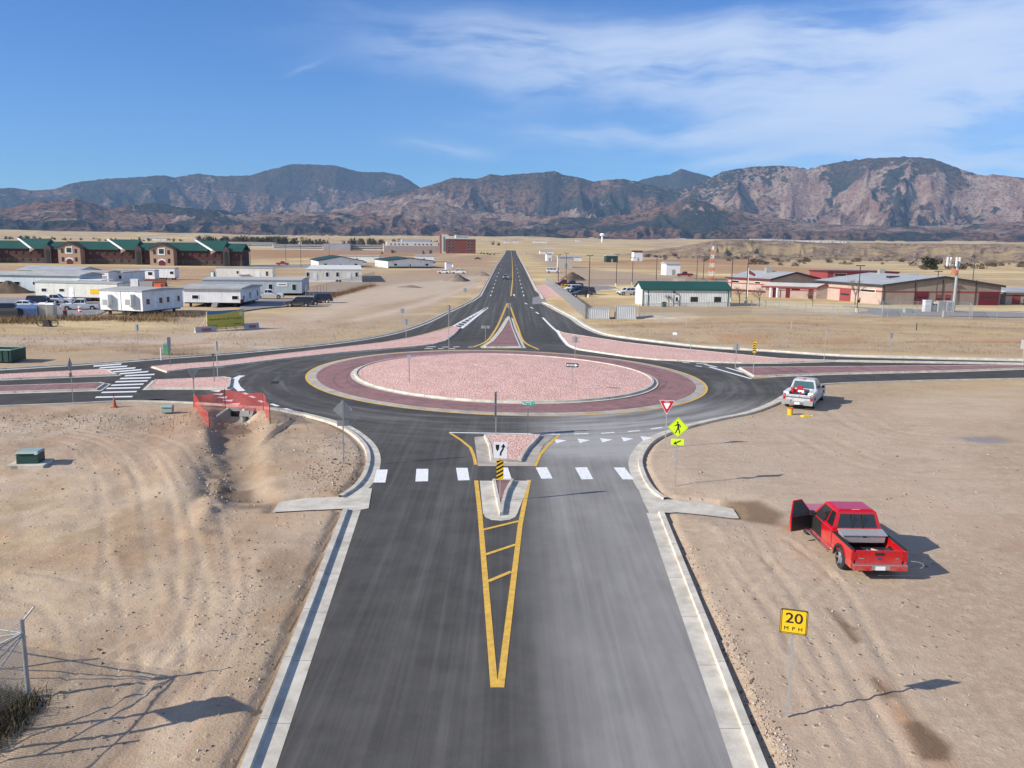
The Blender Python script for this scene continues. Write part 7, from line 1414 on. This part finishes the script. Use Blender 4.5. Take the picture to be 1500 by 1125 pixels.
for k in range(5): xk = x0+(x1-x0)*k/4; m.box(xk-.05, xk+.05, .0, .1, 0, zt-.1); m.cyl((xk, .1, zt*.75), (xk-.2, 1.6, 0), .045, 4)
m.cyl((x0+.05, -.02, zt*.55), (x0-1.9, .2, 0), .05, 5); m.box(x0, x1, .0, .06, .35, .45); m.build('timber_frame', WOOD, t)
for (pa, pb, lb) in ((283.5, 314, 'concrete barrier with red marks left of the yellow banner'), (356, 377, 'concrete barrier with red marks right of the yellow banner')):
    xa, xb = on_(pa), on_(pb); bt = thing('jersey_barrier', lb, 'barrier', (a0[0]+math.cos(an)*xa, a0[1]+math.sin(an)*xa, 0), an, 'concrete barriers'); w_ = xb-xa
    m = MB(); m.yprism([(-.55, 0), (.1, 0), (.1, .15), (-.08, .35), (-.14, .85), (-.31, .85), (-.37, .35), (-.55, .15)], 0, w_); m.build('barrier_body', GREYB, bt); MB().add([(w_*.3, -.46, .26), (w_*.75, -.46, .26), (w_*.75, -.37, .62), (w_*.3, -.37, .62)], [(0, 1, 2, 3)]).build('red_marks', mat('faded_red_paint', (.35, .12, .14), .7), bt)
# toilets, dumpsters, barrels
def toilet(K, label, ms, rot=0.):
    x, y, z = at(*K); t = thing('portable_toilet', label, 'portable toilet', (x, y, z), rot, 'portable toilets'); MB().box(-.55, .55, -.55, .55, 0, 2.05).build('cabin', ms, t, bevel=.04); MB().tbox((-.6, .6, -.6, .6, 2.05), (-.4, .4, -.4, .4, 2.3)).build('roof', WS if ms is TANP else ms, t); MB().box(-.4, .4, -.58, -.55, .15, 1.95).build('door', mat('toilet_door', (.42, .39, .34), .6) if ms is TANP else WS, t); MB().cyl((.4, .4, 2.1), (.4, .4, 2.5), .05, 6).build('vent_pipe', WS, t)
toilet((65, 468), 'left of the two tan portable toilets', TANP, .2); toilet((76.5, 468.5), 'right of the two tan portable toilets with pale roof', TANP, .15); toilet((312, 409), 'green and white portable toilet left of the long trailer', mat('toilet_green', (.12, .28, .20), .6))
x, y, z = at(47, 468); t = thing('skip_container', 'blue skip covered with plastic left of the tan toilets', 'dumpster', (x, y, z), .1); m = MB(); m.box(-1.9, 1.2, -.8, .8, .1, 1.5); m.build('bin', mat('faded_blue_paint', (.07, .12, .24), .6), t, bevel=.05); MB().tbox((-1.9, 1.2, -.8, .8, 1.5), (-1.6, 1.0, -.5, .5, 1.95)).build('cover', mat('blue_plastic', (.08, .14, .30), .4), t); MB().box(-2.4, -1.95, -.7, .7, 0, 1.5).build('end_panel', WOOD, t)
x, y, z = at(14, 470); t = thing('skip_container', 'dark grey waste container in weeds at far left', 'dumpster', (x, y, z), .1); MB().box(-1.8, 1.6, -.8, .8, .1, 1.3).build('bin', DKM, t, bevel=.04); MB().tbox((-1.8, 1.6, -.8, .8, 1.3), (-1.5, 1.3, -.5, .5, 1.6)).build('lid', PLAS, t)
x, y, z = at(117.5, 458.5); t = thing('traffic_drum', 'orange and white striped barrels stacked in front of the white pickup', 'barrel', (x, y, z))
for k in range(4): MB().cyl((0, 0, k*.27), (0, 0, k*.27+.27), .28-.012*k, 14, .27-.012*k).build('band', ORG if k % 2 == 0 else WS, t)
x, y, z = at(95.5, 465); t = thing('water_barrel', 'short dark barrel with reddish top near the toilets', 'barrel', (x, y, z)); MB().cyl((0, 0, 0), (0, 0, .9), .3, 12).build('barrel_body', DKM, t); MB().cyl((0, 0, .9), (0, 0, 1.0), .31, 12).build('lid', REDS, t)
x, y, z = at(226, 421); t = thing('pipe_stack', 'stack of reddish pipes beside the trailers', 'pipe stack', (x, y, z), .1); m = MB()
for k in range(4):
    for j in range(4-k): m.cyl((-2.4, j*.5+k*.25, .25+k*.4), (2.6, j*.5+k*.25, .25+k*.4), .24, 8)
m.build('pipes', mat('rust_red', (.26, .09, .06), .8), t); MB().box(-2.5, 2.6, -.3, 2, -.02, .04).build('pallet', WOOD, t)
x, y, z = at(214, 424); t = thing('crate_stack', 'grey and orange stacked crates behind the double trailer', 'crates', (x, y, z)); MB().box(-3.6, -1.8, 0, 1.5, 0, 2.2).build('white_crate', WALLW, t); MB().box(-1.5, 1.5, 0, 1.5, 0, 1.7).build('rack', GALV, t); MB().box(1.8, 3.4, 0, 1.5, 0, 1.2).build('orange_crate', ORG, t)
x, y, z = at(69, 479.5); t = thing('scrap_heap', 'small heap of cable reels and scrap on the left dirt', 'scrap', (x, y, z)); m = MB()
for cx2, r_ in ((-.9, .5), (.9, .55)):
    for k in range(12): a0_, a1_ = 2*math.pi*k/12, 2*math.pi*(k+1)/12; m.cyl((cx2+r_*math.cos(a0_), .1, .45+.4*math.sin(a0_)), (cx2+r_*math.cos(a1_), .1, .45+.4*math.sin(a1_)), .06, 5)
m.build('hoops', DKM, t); MB().tbox((-.5, .6, -.3, .3, 0), (-.2, .3, -.2, .2, .9)).build('bundle', PLAS, t)
# dirt and gravel piles (terrain)
def pile(name, K, w_, h_, ms, seed, d_=None):
    x, y, z = at(*K); n = 28; m = MB(); vs = [(x, y+(d_ or w_)*.5, z+h_)]; rg2 = random.Random(seed); ph = [rg2.uniform(0, 6) for _ in range(4)]
    for k in range(1, 9):
        for j in range(n):
            a = 2*math.pi*j/n; f_ = k/8; rr = f_*(1+.12*math.sin(3*a+ph[0])+.07*math.sin(5*a+ph[1])); hh = h_*(1-f_**1.1)*(1+.1*rg2.uniform(-1, 1)); vs.append((x+w_/2*rr*math.cos(a), y+(d_ or w_)*.5+(d_ or w_)/2*rr*math.sin(a), z+hh-.12*(k == 8)))
    m.add(vs, [(0, 1+j, 1+(j+1) % n) for j in range(n)]+[(1+(k-1)*n+j, 1+k*n+j, 1+k*n+(j+1) % n, 1+(k-1)*n+(j+1) % n) for k in range(1, 8) for j in range(n)]); struct(name, m, ms, smooth=True)
DB_ = mat('brown_soil_heap', (.13, .09, .06), .95, var=.25, vscale=.6, bump=.6, bscale=3); DG_ = mat('grey_soil_heap', (.22, .175, .14), .95, var=.25, vscale=.6, bump=.6, bscale=3); DT_ = mat('chalky_soil_heap', (.50, .43, .33), .95, var=.15, vscale=.6, bump=.5, bscale=3)
pile('dirt_heap', (840, 411.5), 8.5, 2.6, DB_, 1); pile('dirt_heap', (668, 412.5), 8, 2.2, DG_, 2); pile('chalk_heap', (962, 469), 10, .45, DT_, 3, 3); pile('dirt_heap', (2, 431), 9, 2.6, DB_, 4, 5); pile('dirt_heap', (600, 422), 7, .6, DG_, 5, 3); pile('dirt_heap', (706, 404), 6, 1.4, DG_, 6)
# mast compound cabinets, yellow bin, pale blue trailer
def gbox(name, label, cat, K, w_, d_, h_, ms, extra=None, rot=.05):
    x, y, z = at(*K); t = thing(name, label, cat, (x, y, z), rot); MB().box(-w_/2, w_/2, 0, d_, .05, h_).build('body', ms, t, bevel=.03); MB().box(-w_/2-.04, w_/2+.04, -.04, d_+.04, h_, h_+.06).build('lid', ms, t)
    MB().box(-w_*.4, w_*.4, -.02, 0, .2, h_-.15).build('door_panel', extra or GALV, t); return t
gbox('equipment_cabinet', 'white equipment cabinet at the left of the mast compound', 'cabinet', (1359, 457.5), 1.2, 1.0, 2.1, WALLW, WALLW); gbox('equipment_cabinet', 'dark blue machine box between the compound cabinets', 'cabinet', (1369, 457), 1.4, 1.0, 1.4, BCP); gbox('equipment_cabinet', 'grey cabinet left of the mast foot', 'cabinet', (1379.5, 457.5), 1.5, 1.0, 1.95, GREYB); gbox('equipment_cabinet', 'pale cabinet touching the mast foot', 'cabinet', (1390, 457.5), 1.1, 1.0, 1.95, WALLW)
gbox('yellow_skip', 'yellow waste bin in front of the station gable wall', 'dumpster', (1420, 446.5), 2.4, 1.2, 1.0, YCP, DKM); gbox('striped_trailer', 'low white trailer with blue stripe by the garage door', 'trailer', (1444, 447.5), 3.4, 1.4, .95, WALLW, mat('purple_blue_stripe', (.08, .08, .35), .5)); gbox('utility_box', 'small green box left of the mast compound', 'cabinet', (1331, 459), 1.3, .9, .7, PGR)
gbox('utility_box', 'small pale meter post in front of the mast compound', 'cabinet', (1383.5, 466.5), .5, .4, 1.1, TANP)
x, y, z = at(1262, 443.5); t = thing('motorcycle', 'motorcycle parked under the station window band', 'motorcycle', (x, y, z), .1)
for xx in (-.7, .7): m = MB(); m.cyl((xx, -.06, .33), (xx, .06, .33), .33, 14); m.build('wheel', RUB, t)
MB().tbox((-.6, .55, -.15, .15, .35), (-.35, .35, -.13, .13, .95)).build('frame', KCP, t); MB().box(-.6, .1, -.14, .14, .85, .98).build('seat', PLAS, t); m = MB(); m.cyl((.7, 0, .4), (.45, 0, 1.15), .04, 6); m.cyl((.45, -.35, 1.15), (.45, .35, 1.15), .025, 6); m.build('handlebar', CHR, t)
# rocks strewn over the near dirt: loose stones nobody could count
m = MB(); rg = random.Random(5)
def stone(x, y, r):
    z = zg(x, y); vs = []
    for q in ((1, 0, 0), (-1, 0, 0), (0, 1, 0), (0, -1, 0), (0, 0, .8), (0, 0, -.5)): k = r*rg.uniform(.6, 1.2); vs.append((x+q[0]*k, y+q[1]*k, z+q[2]*k+r*.1))
    m.add(vs, [(0, 2, 4), (2, 1, 4), (1, 3, 4), (3, 0, 4), (2, 0, 5), (1, 2, 5), (3, 1, 5), (0, 3, 5)])
cand = [(rg.gauss(0, 1), rg.gauss(0, 1)) for _ in range(4200)]
for i, (a, b_) in enumerate(cand):
    if i < 240: px, py = 313+a*16, 700+b_*45
    elif i < 900: px, py = 500+a*35, 690+b_*28
    elif i < 1500: px, py = rg.uniform(0, 500), rg.uniform(610, 1120)
    elif i < 1800: px, py = rg.uniform(960, 1500), rg.uniform(600, 1120)
    elif i < 2800: k = rg.random(); px, py = 1000+k*150+a*10, 800+k*330
    elif i < 3300: px, py = rg.uniform(0, 450), 612+abs(b_)*14
    elif i < 3700: px, py = 360+a*40, 900+b_*80
    elif i < 3780: px, py = 1120+a*28, 506+b_*4
    elif i < 3880: px, py = 1240+a*60, 950+b_*80
    else: continue
    if py < 603 and not 3700 <= i < 3780: continue
    x, y = P(px, py)
    if sdq(x, y) < .2: continue
    m.cur = rg.choice((0, 0, 0, 1, 1, 2)); stone(x, y, rg.choice([.02, .025, .03, .045])*(1+(y > 35)*.7)*rg.uniform(.7, 1.4))
m.build('loose_stones', [mat('stone_tan', (.36, .27, .20), .9), mat('stone_dark', (.14, .105, .08), .9), mat('stone_pale', (.48, .42, .36), .9)])['kind'] = 'stuff'
